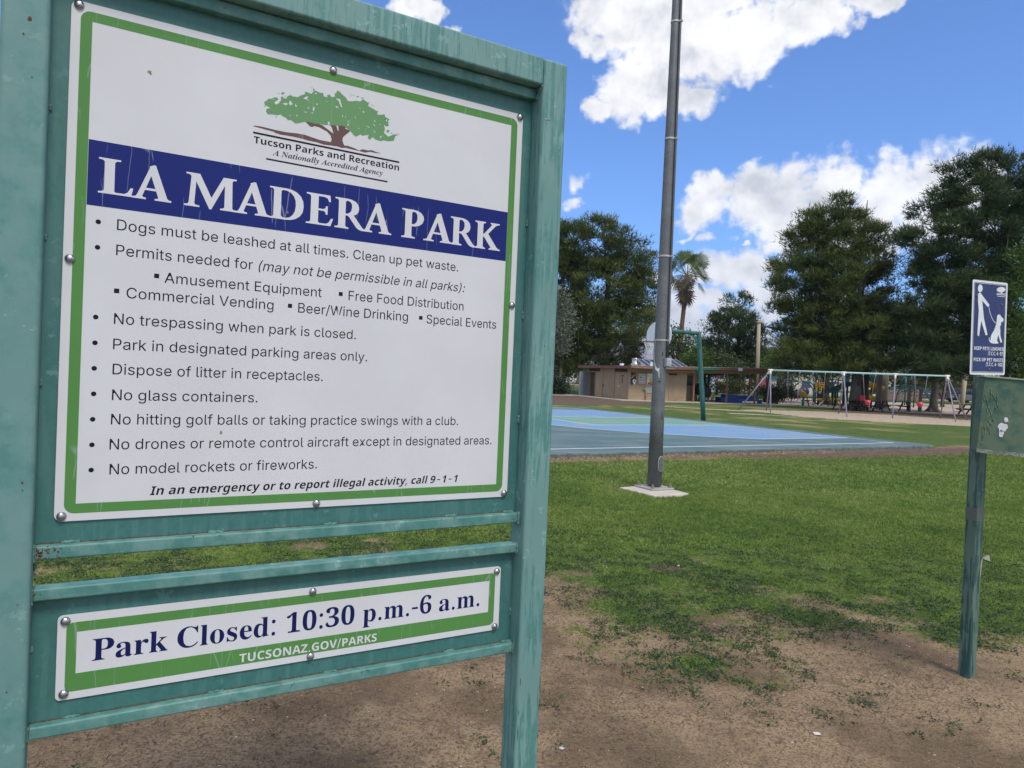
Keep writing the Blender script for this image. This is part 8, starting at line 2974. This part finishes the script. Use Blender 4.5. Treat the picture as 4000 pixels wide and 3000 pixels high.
# tufts: (count, near, far, tufts' blade length, width, threshold)
VV, RR = [], []
for (n, y0, y1, bl, bw, k) in ((90000, 3.6, 6.6, .022, .0075, 4), (95000, 6.6, 10.5, .030, .011, 4), (90000, 10.5, 20, .042, .018, 3)):
    x, y = scatter(n, y0, y1)
    t = turf(x, y)
    tn = t + (fbm(x, y, .10, 33) - .5) * .9
    keep = (tn > rng.uniform(.22, .85, n)) & ~in_court(x, y, .12) & ~footing_mask(x, y)
    # only what the sign does not hide matters
    keep &= ~((x < -.1 * y) & (y > 8.0) & (x < .0))
    x, y, tt = x[keep], y[keep], tn[keep]
    m = len(x)
    P = np.stack([x, y, hterr(x, y) - .003], 1)
    Dv = unit(np.stack([rng.normal(0, .75, m), rng.normal(0, .75, m), np.full(m, .75)], 1))
    tone = -.06 + .50 * fbm(x, y, .8, 51) + .50 * fbm(x, y, 2.6, 54) + .35 * (fbm(x, y, .16, 52) - .5) + .14 * np.clip((y - 5) / 6, 0, 1)
    V, rr = blades(P, Dv, bl * (.7 + .5 * np.clip(tt, 0, 1)), np.full(m, bw), np.clip(tone, 0, 1), k, .45)
    VV.append(V)
    RR.append(rr)
o = tri_mesh('grass', np.concatenate(VV), np.concatenate(RR), grass_m)
tag(o, 'short green lawn thinning into bare dirt towards the viewer', 'grass', kind='stuff')

# flat rosettes of weeds creeping over the dirt edge
VV, RR = [], []
x, y = scatter(52000, 2.2, 7.5, .9)
t = turf(x, y)
pr = np.clip(t * 1.9 - .10, 0, 1) * np.clip(1.4 - t, 0, 1)
cl = fbm(x, y, .22, 77)
keep = (rng.uniform(0, 1, len(x)) < pr) & (cl > .46) | ((cl > .70) & (rng.uniform(0, 1, len(x)) < .22) & (y > 2.6))
x, y = x[keep], y[keep]
m = len(x)
for j in range(6):
    a = rng.uniform(0, 2 * PI, m)
    rad = rng.uniform(.002, .035, m)
    P = np.stack([x + np.cos(a) * rad, y + np.sin(a) * rad, hterr(x, y) + rng.uniform(.001, .012, m)], 1)
    Dv = unit(np.stack([np.cos(a), np.sin(a), rng.uniform(.05, .6, m)], 1))
    V, rr = blades(P, Dv, np.full(m, .019), np.full(m, .010), rng.uniform(0, .8, m), 1, .25)
    VV.append(V)
    RR.append(rr)
o = tri_mesh('weeds', np.concatenate(VV), np.concatenate(RR), weed_m)
tag(o, 'low dark green weeds creeping over the edge of the dirt', 'ground cover', kind='stuff')

# dry stems, twigs, straw on the dirt
straw_m = leafmat('dry_straw', [(.050, .034, .025), (.11, .075, .050), (.21, .155, .10), (.33, .26, .18)], 0)


def litter(n, y0, y1, Lr, w, flat, power=.8, tone=(0, 1)):
    x, y = scatter(n, y0, y1, power)
    t = turf(x, y)
    c = fbm(x, y, .5, 91)
    keep = (rng.uniform(0, 1, n) > t * 1.0) & (c + rng.uniform(-.25, .25, n) > .45)
    x, y = x[keep], y[keep]
    m = len(x)
    a = rng.uniform(0, 2 * PI, m)
    out, rr = [], []
    px, py = x, y
    pz = hterr(x, y) + .002
    L = rng.uniform(*Lr, m)
    tn = rng.uniform(*tone, m)
    for seg in range(3):
        a2 = a + rng.normal(0, .45, m)
        qx, qy = px + np.cos(a2) * L / 3, py + np.sin(a2) * L / 3
        qz = hterr(qx, qy) + .002 + np.abs(rng.normal(0, flat, m))
        nx, ny = -np.sin(a2) * w / 2, np.cos(a2) * w / 2
        A = np.stack([px - nx, py - ny, pz], 1)
        B = np.stack([px + nx, py + ny, pz + w * .4], 1)
        C = np.stack([qx + nx * .7, qy + ny * .7, qz + w * .4], 1)
        D_ = np.stack([qx - nx * .7, qy - ny * .7, qz], 1)
        out.append(np.stack([A, B, C, D_], 1).reshape(-1, 3))
        rr.append(np.repeat(tn, 4))
        px, py, pz, a = qx, qy, qz, a2
    return np.concatenate(out), np.concatenate(rr)


parts = [litter(22000, 1.7, 6.0, (.008, .035), .0018, .003, tone=(.15, .8)), litter(1800, 1.7, 6.0, (.04, .12), .0018, .006, tone=(.3, 1)), litter(4500, 1.7, 5.5, (.012, .05), .003, .003, tone=(0, .4)), litter(50000, 1.7, 6.5, (.004, .014), .0030, .002, tone=(0, .45)), litter(16000, 1.7, 6.0, (.003, .012), .0022, .002, tone=(.6, 1))]
o = tri_mesh('straw', np.concatenate([p[0] for p in parts]), np.concatenate([p[1] for p in parts]), straw_m, per=4)
tag(o, 'dry stems and twigs strewn over the bare dirt', 'plant litter', kind='stuff')

# small stones and fallen leaves: little three-sided chips
stone_m = leafmat('stone_chips', [(.09, .07, .055), (.20, .155, .12), (.34, .28, .22), (.55, .50, .44)], 0, .9)


def chips(n, y0, y1, sz, tone, power=.8, mask=None):
    x, y = scatter(n, y0, y1, power)
    if mask is not None:
        k = mask(x, y)
        x, y = x[k], y[k]
    m = len(x)
    s = rng.uniform(sz[0], sz[1], m) ** 1.0
    z = hterr(x, y)
    tops = np.stack([x, y, z + s * .55], 1) + rng.normal(0, 1, (m, 3)) * s[:, None] * .12
    base = []
    a0 = rng.uniform(0, 2 * PI, m)
    for k in range(4):
        a = a0 + k * PI / 2 + rng.uniform(-.4, .4, m)
        r = s * rng.uniform(.6, 1.1, m)
        base.append(np.stack([x + np.cos(a) * r, y + np.sin(a) * r, z - s * .1], 1))
    V = np.concatenate([np.stack([base[k], base[(k + 1) % 4], tops], 1).reshape(-1, 3) for k in range(4)])
    tn = rng.uniform(tone[0], tone[1], m)
    return V, np.concatenate([np.repeat(tn, 3)] * 4)


bare = lambda x, y: rng.uniform(0, 1, len(x)) > turf(x, y) * 1.1
edge = lambda x, y: (np.abs(y - 13.35 - .565 * (x - .8)) < .35 * rng.uniform(.1, 1, len(x))) & (x < 8)
p1_ = chips(30000, 1.7, 6.5, (.0015, .0042), (0, .75), mask=bare)
p2c = chips(900, 1.7, 6.5, (.004, .009), (.3, 1), mask=bare)
o = tri_mesh('stones', np.concatenate([p1_[0], p2c[0]]), np.concatenate([p1_[1], p2c[1]]), stone_m)
tag(o, 'fine grit and small stones scattered over the bare dirt', 'stones', kind='stuff')
p3_ = chips(60000, 13.0, 18.5, (.014, .035), (.2, 1), 1.0, mask=edge)
dead_m = leafmat('fallen_leaves', [(.07, .04, .025), (.15, .085, .05), (.25, .16, .10), (.36, .27, .18)], 0, .9)
o = tri_mesh('fallen_leaves', p3_[0], p3_[1], dead_m)
tag(o, 'row of brown fallen leaves along the near edge of the court', 'fallen leaves', kind='stuff')
# a few single bits one can point to
for (u, v, r, lab, c) in ((2193, 2930, .012, 'white pebble near the bottom of the photo right of the sign post', (.5, .47, .43)), (3190, 2875, .014, 'small white square paper scrap on the dirt', (.6, .58, .52)),
                          (2650, 2215, .012, 'white bottle cap in the thin grass behind the sign post', (.6, .6, .6))):
    p = G(u, v)
    mb = MB()
    if 'paper' in lab:
        mb.box(-.014, .014, -.011, .011, .004, .0055)
    else:
        mb.blob((0, 0, .006), r, r * .8, r * .5, 8, 6, noise=.15, seed=u)
    nm = 'paper_scrap' if 'paper' in lab else 'bottle_cap' if 'cap' in lab else 'pebble'
    tag(mb.build(nm, plain(nm + '_mat', c, .8), loc=(p.x, p.y, float(hterr(p.x, p.y)))), lab, nm.replace('_', ' '))
